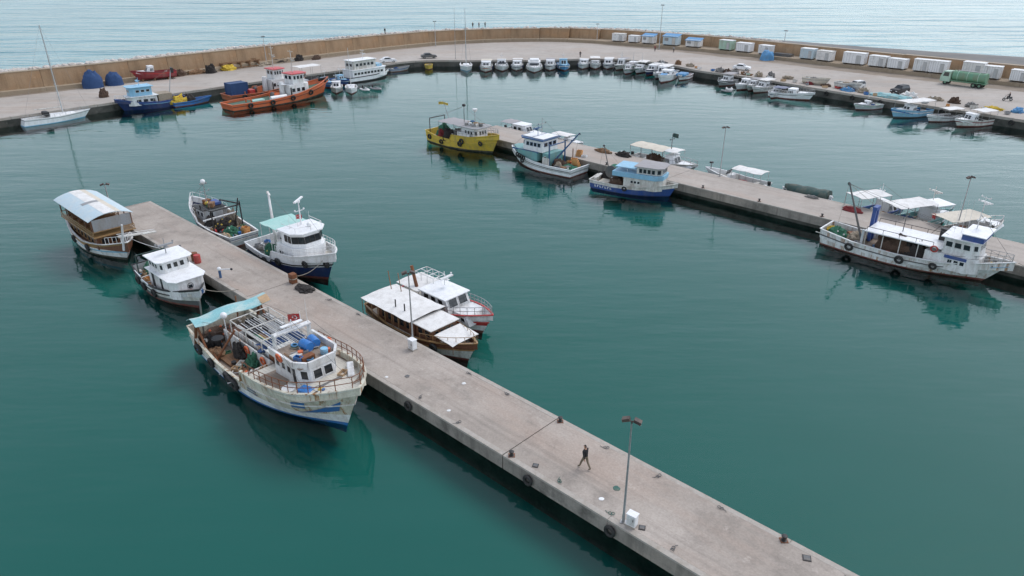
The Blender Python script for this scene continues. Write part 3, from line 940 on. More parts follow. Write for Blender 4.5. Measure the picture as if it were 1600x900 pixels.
def frame_rack(root, x0, x1, y0, y1, z, zp, m='white', nx=3, ny=2, r=.04, name='rack', zpost=True):
    mb = MB()
    for i in range(nx + 1):
        x = x0 + (x1 - x0) * i / nx
        mb.tube((x, y0, z), (x, y1, z), r, m, 5)
    for j in range(ny + 1):
        y = y0 + (y1 - y0) * j / ny
        mb.tube((x0, y, z), (x1, y, z), r, m, 5)
    o = mb.build(name, root)
    for i in range(nx + 1):
        for y in (y0, y1):
            x = x0 + (x1 - x0) * i / nx
            k = MB(); k.tube((x, y, zp), (x, y, z), r, m, 5); k.build('rack_post', root)
    return o
def mooring(a, b, sag=.3, m='rope', r=.03, label=None):
    a, b = Vector(a), Vector(b)
    pts = [a.lerp(b, i / 8) - Vector((0, 0, sag * 4 * (i / 8) * (1 - i / 8))) for i in range(9)]
    mb = MB(); mb.path(pts, r, m, 4)
    return tag(mb.build('mooring_rope'), label, 'rope')

def clutter(b, x0, x1, y0, y1, z, n, seed=0):
    """loose deck gear, each piece a part of the boat"""
    rg = random.Random(seed * 31 + n)
    for i in range(n):
        x = rg.uniform(x0, x1); y = rg.uniform(y0, y1); k = rg.random(); mb = MB()
        if k < .3: crate(b.root, (x, y, z), (rg.uniform(.5, .8), rg.uniform(.35, .55), rg.uniform(.25, .4)), rg.choice(['fish_box', 'white_worn', 'blue_mid', 'grey', 'tan_box', 'green']), rg.uniform(0, 3)); continue
        if k < .5:
            for q in range(3): mb.torus((0, 0, .06 + .08 * q), .28 - .03 * q, .05, (rg.uniform(-.1, .1), .05, 1), rg.choice(['rope', 'rope_green', 'net_dark', 'canvas_blue']), 12, 5)
            nm = 'rope_coil'
        elif k < .65: mb.lathe((0, 0, 0), [(.16, 0), (.2, .34), (.17, .33)], rg.choice(['white_worn', 'black', 'blue_mid', 'orange']), 10); nm = 'bucket'
        elif k < .8: mb.tube((-rg.uniform(.6, 1.6), 0, .08), (rg.uniform(.6, 1.6), .1, .12), .05, rg.choice(['white_worn', 'timber', 'rust', 'steel']), 6); nm = 'pole'
        elif k < .92: mb.ball((0, 0, .24), .24, rg.choice(['orange', 'white_worn', 'yellow', 'red']), 9); nm = 'buoy'
        else: mb.box(-.4, .4, -.3, .3, 0, .5, rg.choice(['rust', 'grey_dark', 'wood_brown'])); nm = 'locker'
        o = mb.build(nm, b.root, 45); o.location = (x, y, z); o.rotation_euler = (0, 0, rg.uniform(0, 3.1))
def stays(b, L):
    for p, q in L:
        m = MB(); m.tube(p, q, .014, 'grey_dark', 4); m.build('stay', b.root)
# ================================================================ BOATS AT THE PIERS
H1 = math.degrees(PA); H2 = math.degrees(PA2)
def at1(s, n): p = on1(s, n, 0); return p[0], p[1]
def at2(s, n): p = on2(s, n, 0); return p[0], p[1]

# --- A: wooden excursion boat with curved canopy, end of the near pier
x, y = at1(-58.1, -2.55)
b = Boat('excursion_boat', 'two-deck wooden excursion boat under a curved pale blue and white canopy', x, y, H1, 13.6, 4.5)
b.hull([(0, 2.0), (.2, 1.5), (.5, 1.3), (.8, 1.7), (1, 2.3)], [(0, .9), (1, 1.2)], [(.14, 'antifoul_black'), (.42, 'white'), (.52, 'blue_light'), (.6, 'white'), (1.0, 'wood_gold')], transom=.72, rake=1.2, flare=.25, inner='wood_red', mdeck='wood_deck', cap='white', rub='white', rub_s=.6)
house(b.root, -5.6, 3.2, 3.5, .95, 2.45, 'wood_red', 'saloon', tp=.02, frame='wood_gold', wins=[('S', 7, .45, 1.2), ('P', 7, .45, 1.2), ('F', 3, .5, 1.2), ('A', 2, .4, 1.2)])
b.mb('upper_deck', lambda m: m.box(-6.2, 3.9, -2.1, 2.1, 2.46, 2.58, 'wood_gold'), bev=.02)
def f(m):
    for sy in (-2.04, 2.04):
        for z in (2.85, 3.1): m.box(-6.1, 3.8, sy - .03, sy + .03, z - .035, z + .035, 'wood_gold')
        for i in range(23): m.box(-6.1 + i * .45 - .025, -6.1 + i * .45 + .025, sy - .02, sy + .02, 2.58, 3.1, 'wood_gold')
    for sx in (-6.1, 3.8):
        m.box(sx - .03, sx + .03, -2.0, 2.0, 3.07, 3.14, 'wood_gold')
b.mb('balustrade', f)
for i in range(6):
    for sy in (-1.98, 1.98):
        b.mb('canopy_post', lambda m: m.box(-6.0 + i * 1.9, -5.9 + i * 1.9, sy - .05, sy + .05, 3.1, 4.3, 'wood_red'))
g = [[(-6.9 + 10.6 * i / 10, -2.25 + 4.5 * j / 8, 4.3 + .55 * math.sin(math.pi * j / 8) ** .8) for j in range(9)] for i in range(11)]
can = MB(); can.sheet(g, 'canvas_sky', .05); cano = can.build('canopy', b.root, 40)
for (j0, j1, mm) in ((3, 5, 'canvas_white'), (5, 6, 'canvas_beige')):
    st = MB(); st.sheet([[(p[0], p[1], p[2] + .012) for p in row[j0:j1 + 1]] for row in g], mm, .008); st.build('canopy_stripe', cano, 40)
pt = MB(); pt.sheet([[(-1.6 + .7 * i, -1.1 + .55 * j, 4.3 + .55 * math.sin(math.pi * (1.15 + .55 * j) / 4.5) ** .8 + .03) for j in range(4)] for i in range(2)], 'grey', .01); pt.build('canopy_patch', cano)
b.mb('curtain', lambda m: m.box(3.6, 3.64, -1.9, 1.9, 3.0, 4.35, 'grey'))
for k in range(5):
    b.mb('bench', lambda m: (m.box(-5.2 + k * 1.7, -4.75 + k * 1.7, -1.6, 1.6, 2.98, 3.05, 'wood_brown'), m.box(-5.25 + k * 1.7, -5.2 + k * 1.7, -1.6, 1.6, 2.6, 3.45, 'wood_brown')))
b.mb('fore_hatch', lambda m: m.box(4.1, 5.2, -.55, .55, 1.1, 1.5, 'wood_gold'), bev=.03)
b.rail(.82, .99, .7, 'white', 5, 1, join=True)
b.mb('bow_post', lambda m: m.tube((6.3, -.3, 1.4), (6.9, -.1, 4.3), .13, 'white', 8, .1))
b.mb('gangplank', lambda m: (m.obox((5.7, 1.5, 2.5), (.5, 3.8, .08), 'white_worn', rx=-.12), m.tube((5.45, -.4, 2.95), (5.45, 3.4, 2.5), .03, 'white', 5), m.tube((5.95, -.4, 2.95), (5.95, 3.4, 2.5), .03, 'white', 5)))
b.mb('mast_light', lambda m: (m.tube((3.6, .9, 3.1), (5.4, -.2, 1.3), .06, 'white', 6)))
b.tyres([(.3, .55, -1), (.6, .55, -1)])

# --- B: white fishing boat with black stripes
x, y = at1(-41.2, -2.4)
b = Boat('fishing_boat', 'white fishing boat with black hull stripes and a stepped white flat roofed cabin', x, y, H1, 11.6, 4.1)
b.hull([(0, 1.5), (.25, 1.15), (.5, 1.2), (.8, 1.6), (1, 2.1)], [(0, .7), (.6, .8), (1, 1.3)], [(.12, 'antifoul'), (.38, 'grey_dark'), (.62, 'white_worn'), (.70, 'black'), (.92, 'white'), (1.0, 'black')], transom=.74, rake=.8, flare=.28, inner='grey_pale', mdeck='wood_brown', cap='black', rub='black', rub_s=.66)
house(b.root, -1.4, 4.0, 3.1, .8, 2.55, 'white', 'cabin', fs=.15, cf=.7, cw=.7, wins=[('F', 1, .85, 1.25, .35, .65)], door=[('S', .14, .30, 1.6, 'black'), ('S', .55, .68, 1.6, 'black'), ('P', .3, .5, 1.6, 'black')], roof=(.22, .09, 'white_clean'))
house(b.root, -1.3, 1.5, 2.8, 2.64, 3.75, 'white', 'wheelhouse', fs=.2, cf=.35, cw=.75, wins=[('S', 3, .35, .9), ('P', 3, .35, .9), ('F', 3, .35, .9), ('FS', 1, .35, .9, .1, .9), ('FP', 1, .35, .9, .1, .9)], roof=(.3, .1, 'white_clean'))
mast(b.root, -.3, 0, 3.9, 1.5, 'grey', .05, 1, True)
b.mb('bow_emblem', lambda m: m.torus((3.93, 0, 1.9), .26, .035, (1, 0, .1), 'grey_dark', 14, 5))
b.tyres([(.35, .6, -1), (.55, .55, -1), (.2, .6, -1)])
b.mb('gallows', lambda m: (m.tube((-4.6, -1.4, .7), (-4.6, -1.4, 2.8), .06, 'green_dark', 6), m.tube((-4.6, 1.4, .7), (-4.6, 1.4, 2.8), .06, 'green_dark', 6), m.tube((-4.6, -1.4, 2.8), (-4.6, 1.4, 2.8), .06, 'green_dark', 6)))
b.mb('side_board', lambda m: (m.obox((-3.8, -1.82, 1.35), (2.2, .06, .14), 'white_clean', rz=-.1), m.obox((-1.3, -2.12, 1.32), (1.6, .06, .14), 'white_clean', rz=-.03)))
b.mb('winch', lambda m: (m.lathe((-2.4, 0, .75), [(.45, 0), (.45, .1), (.2, .15), (.2, .6), (.45, .65), (.45, .75)], 'rust', 10),))
cx, cy = math.cos(PA), math.sin(PA)
def rel(b, x, y, z):
    p = b.root.matrix_basis @ Vector((x, y, z)); return (p.x, p.y, p.z)
def bpos(b, x, y, z):
    a = b.root.rotation_euler.z; l = b.root.location
    return (l.x + x * math.cos(a) - y * math.sin(a), l.y + x * math.sin(a) + y * math.cos(a), z)
heap('net_heap', 'brown net heap on the aft deck of the black striped white boat', 'fishing net', bpos(b, -3.6, .3, .72), (2.0, 1.9, .7), 'net_brown', 1, floats=6)
heap('net_heap', 'dark green net bundle at the stern of the black striped white boat', 'fishing net', bpos(b, -5.0, -.2, .8), (1.0, 2.2, .8), 'net_green', 0.3)
crate(b.root, (-4.4, -1.0, .72), (.8, .5, .35), 'tan_box', .3)
crate(b.root, (-2.6, -1.25, .74), (.7, .5, .35), 'fish_box', .1)

clutter(b, -5.2, -1.6, -1.5, 1.5, .74, 20, 15); clutter(b, 4.2, 5.0, -.6, .6, 1.3, 4, 16)
# --- C: big rust-streaked trawler
x, y = at1(-19.6, -3.62)
b = Boat('trawler', 'large rust-streaked cream trawler with a white pipe rack and a turquoise stern tarpaulin', x, y, H1, 20.4, 6.4)
C = b
b.hull([(0, 1.9), (.12, 1.5), (.3, 1.25), (.49, 1.4), (.50, 2.35), (.6, 2.45), (.8, 3.0), (1, 4.0)], [(0, .75), (.49, .85), (.5, 1.95), (.8, 2.45), (1, 3.4)], [(.08, 'blue_mid'), (.3, 'white'), (.55, 'cream_rust'), (.93, 'cream_rust'), (1.0, 'white_rust')], transom=.78, rake=2.0, flare=.66, full=4.0, tm=.5, inner='cream_rust', mdeck='wood_deck', cap='cream_rust', rub='white_worn', rub_s=.58, N=26, capw=.22)
b.mb('foredeck', lambda m: m.poly([(.3, -2.95, 2.0), (4, -3.02, 2.2), (7, -2.6, 2.62), (9.2, -1.2, 3.2), (9.2, 1.2, 3.2), (7, 2.6, 2.62), (4, 3.02, 2.2), (.3, 2.95, 2.0)], [tuple(range(8))], 'deck_pale'))
# raised side deck towards the pier: only the starboard alley stays low
b.mb('inner_deck', lambda m: m.box(-7.2, .25, -.75, 2.9, .8, 1.35, 'white_rust'), bev=.04)
b.mb('coaming', lambda m: (m.box(-7.2, .25, -.87, -.76, .8, 2.15, 'white_rust'), m.box(-7.0, .25, 2.75, 2.87, 1.35, 2.3, 'white_rust')))
b.mb('forecastle_bulkhead', lambda m: m.box(.1, .22, -3.05, -.76, .8, 2.1, 'white_rust'))
house(b.root, 1.6, 5.7, 3.1, 2.0, 3.75, 'white', 'wheelhouse', fs=.35, cf=.9, cw=.62, yc=.25, tp=.03, wins=[('S', 3, .85, 1.45, .05, .78), ('P', 3, .85, 1.45), ('F', 2, .8, 1.5, .05, .95, .15), ('FS', 1, .8, 1.5, .15, .9), ('FP', 1, .8, 1.5, .15, .9)], door=[('S', .8, .96, 1.7, 'black')])
def f(m):
    for i, (h0, h1) in enumerate(((3.75, 4.25),)):
        fp = [(1.5, -1.42), (4.6, -1.4), (5.35, -.8), (5.35, 1.3), (4.6, 1.9), (1.5, 1.92)]
        k = 6
        for j in range(5):
            a, c = fp[j], fp[j + 1]
            d = Vector((c[0] - a[0], c[1] - a[1], 0)).normalized(); nn = Vector((d.y, -d.x, 0)) * .09
            m.poly([(a[0], a[1], h0), (c[0], c[1], h0), (c[0], c[1], h1), (a[0], a[1], h1)] + [(a[0] + nn.x, a[1] + nn.y, h0 - .05) for _ in (0,)] + [(c[0] + nn.x, c[1] + nn.y, h0 - .05), (c[0] + nn.x * 2, c[1] + nn.y * 2, h1), (a[0] + nn.x * 2, a[1] + nn.y * 2, h1)],
                   [(3, 2, 1, 0), (4, 5, 6, 7), (3, 7, 6, 2), (0, 3, 7, 4), (1, 5, 6, 2)], 'white')
    m.box(1.55, 5.2, -1.35, 1.85, 3.755, 3.79, 'wood_deck')
b.mb('flybridge', f)
def f(m):
    for sy in (-1.15, 1.65):
        m.obox((1.75, sy, 4.4), (.3, .18, 1.4), 'white', ry=.12)
    m.obox((1.85, .25, 5.1), (.4, 3.0, .16), 'white', ry=.1)
    m.tube((1.9, .25, 5.2), (1.9, .25, 5.9), .05, 'white', 6)
    m.box(1.75, 2.05, -.6, 1.1, 5.5, 5.6, 'white_clean')
b.mb('mast_arch', f, bev=.03)
aerial(b.root, 1.8, 1.6, 5.2, 1.8); aerial(b.root, 2.1, -1.0, 5.2, 1.3)
for q, rt in (((2.5, 1.3, 4.16), (R(90), 0, R(80))), ((2.6, .5, 4.16), (R(90), 0, R(95)))): barrel(b.root, q, 'plastic_blue', .36, .95, rot=rt)
barrel(b.root, (4.5, 1.1, 3.79), 'blue_light', .28, .45)
clutter(b, 2.2, 4.8, -1.0, 1.4, 3.8, 9, 41)
b.mb('console', lambda m: (m.box(4.1, 4.6, -.7, .3, 3.79, 4.15, 'rust'), m.box(3.3, 3.8, -1.0, -.2, 3.79, 4.05, 'white_worn')), bev=.03)
lifebuoy(b.root, (3.0, -1.62, 3.98), (0, 1, .2)); lifebuoy(b.root, (-3.4, -.95, 1.75), (0, 1, .1)); lifebuoy(b.root, (-1.0, -.95, 1.75), (0, 1, .1)); lifebuoy(b.root, (3.6, 2.14, 3.98), (0, 1, 0))
frame_rack(b.root, -6.3, .9, -.6, 2.7, 3.15, 1.35, 'white_worn', 3, 2, .05, 'pipe_rack')
def f(m):
    rr = random.Random(5)
    for i in range(13):
        yy = -.4 + i * .24
        m.tube((-6.0 + rr.uniform(-.3, .3), yy, 2.7 + rr.uniform(-.05, .1)), (.4 + rr.uniform(-.3, .3), yy + rr.uniform(-.1, .1), 2.72), .035, rr.choice(['white', 'white', 'grey_pale', 'steel', 'grey', 'white_worn']), 5)
b.mb('pole_bundle', f)
b.mb('net_shelf', lambda m: (m.box(-5.9, .7, -.4, 2.5, 2.05, 2.13, 'grey'), m.box(-6.1, .8, -.5, -.42, 1.9, 2.4, 'white_rust')))
def f(m):
    for k, mm in enumerate(['green', 'yellow_dull', 'orange_dull', 'green_dark', 'blue_mid']):
        m.obox((-3.0 + k * .12, .2 + k * .17, 2.45), (3.4, .12, .14), mm, rz=.05)
b.mb('net_poles', f)
b.mb('engine_box', lambda m: (m.box(-.6, 1.0, -.6, 1.2, 1.35, 2.6, 'rust'), m.box(-.8, 1.1, -.75, 1.3, 2.6, 2.72, 'white_worn')), bev=.04)
# stern gallows with tarpaulin
def f(m):
    for yy in (-2.7, 2.7):
        m.tube((-8.7, yy, .8), (-7.7, yy, 3.2), .12, 'rust', 7); m.tube((-6.4, yy, .9), (-7.6, yy, 3.1), .09, 'rust', 7)
    m.tube((-7.7, -2.9, 3.15), (-7.7, 2.9, 3.15), .12, 'rust', 7)
b.mb('stern_gallows', f, 50)
g = [[(-8.5 + .32 * i + .05 * math.sin(j), -3.1 + 6.4 * j / 8, 3.3 + .4 * math.sin(math.pi * i / 5) + .06 * noise.noise(Vector((i, j * 1.7, 0))) - .1 * math.sin(j * 1.3) - .0) for j in range(9)] for i in range(6)]
tp = MB(); tp.sheet(g, 'turquoise', .04); tpo = tp.build('tarpaulin', b.root, 40)
tp = MB(); tp.sheet([[(p[0], p[1], p[2] + .015) for p in r_[7:]] for r_ in g[3:]], 'tan_box', .01); tp.build('tarpaulin_patch', tpo, 40)
b.mb('satellite_dome', lambda m: m.ball((-6.6, -.9, 3.6), .28, 'white_clean', 10), 60)
b.mb('dome_post', lambda m: m.tube((-6.6, -.9, 1.3), (-6.6, -.9, 3.4), .05, 'white', 6))
def f(m):
    m.lathe((-6.9, -1.6, .8), [(.5, 0), (.5, .12), (.25, .15), (.25, .8), (.5, .85), (.5, .97)], 'black', 12)
    m.box(-8.0, -6.4, -.3, 1.6, .8, 1.6, 'rust')
b.mb('trawl_winch', f)
b.mb('derrick', lambda m: (m.tube((-5.2, -2.6, .9), (-4.6, -1.1, 3.1), .09, 'rust', 6), m.tube((-4.7, -2.75, .9), (-6.2, -2.4, 1.2), .08, 'rust', 6)))
b.mb('deck_hatch', lambda m: (m.box(-5.4, -3.4, -2.4, -1.1, .86, 1.02, 'wood_brown'), m.box(-2.4, -1.0, -2.5, -1.2, .86, .98, 'wood_brown')), bev=.02)
b.rail(.52, .985, .85, 'rust', 12, 2, join=True, r=.03)
def hull_mark(b, t0, t1, lo, hi, mm, side=-1, n=8):
    # a painted mark that follows the planking; lo and hi give the edges as functions of u
    g = [[b.hp(t0 + (t1 - t0) * i / n, lo(i / n) + (hi(i / n) - lo(i / n)) * k / 3, side) + Vector((.01, side * .03, 0)) for k in range(4)] for i in range(n + 1)]
    m = MB(); vs = [p for r_ in g for p in r_]
    m.poly(vs, [(i * 4 + k, (i + 1) * 4 + k, (i + 1) * 4 + k + 1, i * 4 + k + 1) for i in range(n) for k in range(3)], mm); m.build('hull_mark', b.root, 40)
hull_mark(b, .80, .855, lambda u: .46, lambda u: .68, 'blue_mid')
hull_mark(b, .82, .965, lambda u: .26 + .16 * u, lambda u: .27 + .42 * u ** 1.3, 'blue_mid')
hull_mark(b, .55, .62, lambda u: .36, lambda u: .40, 'blue_trim'); hull_mark(b, .55, .61, lambda u: .46, lambda u: .50, 'blue_trim')
b.tyres([(.43, .55, -1, .36, .15), (.46, .5, -1, .36, .15), (.4, .7, -1, .34, .15), (.25, .6, -1), (.12, .6, -1, .36, .16)])
b.mb('tub', lambda m: m.lathe((4.9, -2.2, 2.3), [(.25, 0), (.45, .22), (.48, .34)], 'white', 12))
b.mb('blue_sack', lambda m: m.obox((6.0, -1.5, 2.6), (1.1, .8, .35), 'plastic_blue', .3), bev=.12)
b.mb('float_raft', lambda m: m.obox((6.2, 2.0, 2.75), (2.0, .5, .3), 'white', -.55), bev=.08)
b.mb('anchor_windlass', lambda m: (m.box(6.3, 7.0, -.5, .6, 2.35, 2.75, 'rust'), m.tube((6.6, -.8, 2.75), (6.6, .9, 2.75), .16, 'grey_dark', 8), m.tube((7.2, -.9, 2.4), (7.2, -.9, 3.0), .12, 'blue_mid', 8)))
b.mb('stem_post', lambda m: m.obox((9.9, 0, 3.6), (.35, .25, .5), 'cream_rust'))
flag(b.root, (-1.6, 2.9, 3.5), 1.0, .62, rz=R(215)); b.mb('flagstaff', lambda m: m.tube((-1.6, 2.9, 1.36), (-1.6, 2.9, 4.3), .03, 'white', 5))
for q in ((-2.2, 2.4, 1.36), (-3.4, 2.2, 1.36)): crate(b.root, q, (.8, .5, .4), random.choice(['fish_box', 'white', 'grey']), .2)
clutter(b, -8.5, .0, -2.7, -1.0, .86, 26, 1); clutter(b, -6.5, .0, -.3, 2.6, 1.36, 22, 2); clutter(b, 5.8, 7.6, -1.6, 1.6, 2.5, 6, 3)
stays(b, [((1.9, .25, 5.8), (9.8, 0, 4.1)), ((1.9, -1.2, 5.2), (-7.7, -2.5, 3.3)), ((1.9, 1.6, 5.2), (-7.7, 2.5, 3.3))])
for k_, (xx, yy, zz, sx, sy, sz, mm, lab) in enumerate(((-4.6, .6, 2.14, 2.6, 1.6, .5, 'net_dark', 'dark net folded on the shelf behind the trawler wheelhouse'), (-3.0, 2.0, 1.36, 2.4, 1.2, .9, 'net_brown', 'brown net heap on the pier side of the rust-streaked trawler'), (-7.2, 1.6, .8, 2.0, 1.8, 1.1, 'net_dark', 'black net heap beneath the turquoise tarpaulin'), (-8.8, 1.4, .8, 1.4, 1.6, .8, 'net_beige', 'pale rope heap in the stern corner of the rust-streaked trawler'), (-.6, -2.0, .86, 1.2, 1.0, .6, 'timber', 'rusty chain heap below the trawler forecastle step'), (-7.6, -2.0, .82, 1.2, 1.0, .9, 'net_dark', 'dark gear heap by the trawler stern gallows'))):
    heap('net_heap', lab, 'fishing net', bpos(b, xx, yy, zz), (sx, sy, sz), mm, R(H1), seed=k_, floats=5, fm='white_worn')
stays(b, [((-7.7, -2.8, 3.2), (-9.9, -2.0, 1.9)), ((-7.7, 2.8, 3.2), (-9.9, 2.0, 1.9)), ((-7.7, 0, 3.2), (-10.0, 0, 1.9)), ((-6.3, -.6, 3.15), (-7.7, -1.2, 3.2)), ((1.9, .25, 5.8), (-6.3, 1.0, 3.2)), ((1.9, -1.4, 5.2), (7.5, -2.4, 3.7)), ((1.9, 1.9, 5.2), (7.5, 2.4, 3.7))])
b.mb('stern_mast', lambda m: m.tube((-9.0, -1.8, .8), (-8.4, -1.8, 4.6), .07, 'grey_dark', 6))
b.mb('stern_pole', lambda m: m.tube((-9.0, 1.2, .8), (-8.6, 1.2, 3.9), .06, 'rust', 6))
heap('net_heap', 'navy net heap under the pipe rack of the rust-streaked trawler', 'fishing net', bpos(b, -1.6, 1.2, 2.14), (3.6, 2.2, .55), 'net_blue', H1, floats=0)
heap('net_heap', 'brown net heap at the stern of the rust-streaked trawler', 'fishing net', bpos(b, -8.6, -.6, .78), (1.8, 3.4, .8), 'net_brown', R(H1), floats=8, fm='orange')
heap('net_heap', 'rust brown chain and net heap by the trawler stern rail', 'fishing net', bpos(b, -6.0, -2.2, .82), (1.8, 1.0, .5), 'timber', R(H1))
heap('net_heap', 'green net bundle against the trawler deckhouse', 'fishing net', bpos(b, -2.2, -1.2, .86), (1.2, .8, 1.0), 'net_green', R(H1))
heap('net_heap', 'black net hung over the low deck of the rust-streaked trawler', 'fishing net', bpos(b, -4.2, -1.25, .86), (1.4, .8, 1.3), 'net_dark', R(H1))

# --- D: white boat stern-on with dark gear frame
x, y = at1(-53.4, 8.1)
b = Boat('fishing_boat', 'white fishing boat with a black gear frame and cluttered stern beyond the near pier', x, y, H1 + 180, 12.2, 4.2)
b.hull([(0, 1.25), (.3, 1.25), (.55, 1.5), (.58, 2.0), (1, 2.9)], [(0, .75), (.55, .8), (.58, 1.2), (1, 1.9)], [(.12, 'antifoul'), (.45, 'grey_pale'), (.72, 'white'), (.78, 'navy'), (1.0, 'white')], transom=.8, rake=1.3, flare=.35, inner='white', mdeck='wood_deck', cap='white', rub='navy', rub_s=.5)
house(b.root, .6, 2.9, 2.2, .85, 2.7, 'grey_pale', 'wheelhouse', fs=.2, wins=[('F', 3, .9, 1.5), ('S', 2, .9, 1.5), ('P', 2, .9, 1.5), ('A', 1, .8, 1.5, .2, .5)], roof=(.3, .1, 'black'))
b.mb('gear_frame', lambda m: [m.tube(p, q, .085, 'black', 6) for p, q in (((-2.6, -1.7, .8), (-2.6, -1.7, 3.9)), ((-2.6, 1.7, .8), (-2.6, 1.7, 3.6)), ((-2.6, -1.7, 3.6), (1.2, -1.2, 3.3)), ((-2.6, 1.7, 3.4), (1.2, 1.2, 3.2)), ((-2.6, -1.7, 3.5), (-2.6, 1.7, 3.5)), ((1.2, -1.2, 2.8), (1.2, -1.2, 3.3)), ((1.2, 1.2, 2.8), (1.2, 1.2, 3.2)))])
b.mb('boom', lambda m: m.tube((-2.2, -1.5, 2.6), (-1.3, 2.2, 2.2), .09, 'white', 6))
mast(b.root, 1.6, .2, 2.8, 2.8, 'grey', .05, 2, False, bw=.5)
b.mb('satellite_dome', lambda m: m.ball((1.6, .2, 5.7), .28, 'white_clean', 8), 60)
b.mb('roof_basket', lambda m: m.box(.9, 2.3, -1.2, -.3, 2.85, 3.2, 'blue'), bev=.05)
b.mb('derrick', lambda m: m.tube((-2.0, -1.0, .8), (-3.0, -1.4, 4.4), .07, 'black', 6))
b.rail(.6, .98, .55, 'white', 6, 1, join=True)
b.tyres([(.2, .6, 1), (.45, .6, 1)])
for k, (q, mm) in enumerate((((-4.6, -1.0, .78), 'fish_box'), ((-4.6, -1.0, 1.14), 'fish_box'), ((-3.9, -1.2, .78), 'tan_box'), ((-.6, 1.3, .82), 'white'), ((-.4, -1.2, .82), 'white_worn'))): crate(b.root, q, (.8, .6, .36), mm, .1 * k)
heap('net_heap', 'green net heap on the stern of the white boat with the black gear frame', 'fishing net', bpos(b, -3.8, .3, .78), (1.6, 1.3, .8), 'net_green', .4, floats=3)
heap('net_heap', 'beige rope heap along the stern rail of the white boat with the black gear frame', 'fishing net', bpos(b, -4.4, 1.3, .78), (2.2, .9, .4), 'net_beige', R(H1), floats=10, fm='tan_box')
heap('net_heap', 'dark net heap beneath the black gear frame', 'fishing net', bpos(b, -1.6, -.1, .8), (2.2, 2.4, 1.0), 'net_dark', .2, floats=7, fm='yellow')
heap('net_heap', 'black net heap filling the middle deck of the gear frame boat', 'fishing net', bpos(b, -.2, .9, .82), (1.8, 1.2, 1.2), 'net_dark', R(H1), floats=3)
heap('net_heap', 'pale beige net heap on the outer side of the gear frame boat', 'fishing net', bpos(b, -1.0, -1.4, .9), (2.2, .9, 1.5), 'net_beige', R(H1))
heap('net_heap', 'grey net heap on the bow of the white boat with the black gear frame', 'fishing net', bpos(b, 3.9, .2, 1.5), (1.6, 1.6, .7), 'net_grey', .2)

clutter(b, -5.2, .4, -1.6, 1.6, .8, 26, 12); clutter(b, .7, 2.6, -.9, .9, 2.85, 5, 13)
stays(b, [((1.6, .2, 5.4), (5.6, 0, 3.0)), ((1.6, .2, 5.4), (-2.6, 1.7, 3.6))])
# --- E: white and navy trawler with mint awning
x, y = at1(-37.9, 9.0)
b = Boat('trawler', 'white trawler with a navy hull and mint green awning alongside the near pier', x, y, H1 + 2, 13.4, 5.0)
b.hull([(0, 1.5), (.3, 1.35), (.42, 1.45), (.45, 2.25), (.7, 2.5), (1, 3.3)], [(0, .8), (.42, .85), (.45, 1.6), (1, 2.4)], [(.10, 'antifoul'), (.50, 'navy'), (.54, 'white'), (.6, 'navy'), (1.0, 'white_clean')], transom=.82, rake=1.7, flare=.5, full=2.8, inner='white', mdeck='deck_pale', cap='white', rub='black', rub_s=.58)
house(b.root, -.4, 3.4, 3.9, 1.6, 3.15, 'white_clean', 'deckhouse', fs=.1, cf=1.0, cw=.55, wins=[('S', 2, .5, .95, .1, .5)])
house(b.root, .3, 3.2, 3.5, 3.16, 4.55, 'white_clean', 'wheelhouse', fs=.25, cf=1.0, cw=.5, tp=.02, frame='black', wins=[('F', 3, .4, 1.08, .0, 1.0, .02), ('FS', 2, .4, 1.08, .0, 1.0, .03), ('FP', 2, .4, 1.08, .0, 1.0, .03), ('S', 2, .4, 1.08, .3, .98), ('P', 2, .4, 1.08, .3, .98)], roof=(.3, .14, 'white_clean'))
awning(b.root, -3.3, .2, -1.9, 1.9, 4.5, 'mint', .05, 0, 1.0, 'white', posts=2)
mast(b.root, .9, .3, 4.7, 2.4, 'white_clean', .08, 1, False, bw=.5)
b.mb('radar', lambda m: (m.lathe((.9, .3, 7.05), [(.18, 0), (.18, .18)], 'white_clean', 8), m.obox((.9, .3, 7.3), (.2, 2.0, .14), 'white_clean', .6)))
b.mb('crane', lambda m: (m.tube((-3.6, -.2, .9), (-3.6, -.2, 2.6), .2, 'white', 8, .16), m.tube((-3.6, -.2, 2.5), (-5.8, 1.0, 6.2), .17, 'white', 8, .11), m.obox((-5.9, 1.05, 6.3), (.5, .2, .2), 'white', ry=.8)))
for dy in (-1.2, -.3, 1.1): aerial(b.root, 1.2, dy, 4.7, 1.3)
b.mb('roof_rail', lambda m: [m.tube(p, q, .025, 'white', 4) for p, q in (((.4, -1.6, 5.2), (2.6, -1.5, 5.2)), ((2.6, -1.5, 5.2), (3.0, 0, 5.2)), ((3.0, 0, 5.2), (2.6, 1.5, 5.2)), ((2.6, 1.5, 5.2), (.4, 1.6, 5.2)), ((2.6, -1.5, 4.7), (2.6, -1.5, 5.2)), ((2.6, 1.5, 4.7), (2.6, 1.5, 5.2)), ((3.0, 0, 4.7), (3.0, 0, 5.2)))])
b.mb('roof_ball', lambda m: m.ball((2.0, .5, 4.95), .25, 'white_clean', 8), 60)
b.rail(.5, .985, .7, 'white', 9, 2, join=True)
b.tyres([(.97, .62, -1, .3, .14), (.55, .6, -1), (.35, .6, -1), (.82, .66, -1, .3, .13)])
b.mb('winch', lambda m: (m.tube((-1.4, -1.2, 1.6), (-1.4, .8, 1.6), .55, 'black', 12), m.box(-1.8, -1.0, -1.3, -1.2, .85, 2.2, 'white'), m.box(-1.8, -1.0, .8, .9, .85, 2.2, 'white')))
b.mb('stern_platform', lambda m: m.box(-6.3, -4.2, -1.7, 1.7, .84, .95, 'grey'))
flag(b.root, (.2, .9, 5.0), .7, .45, rz=R(200))
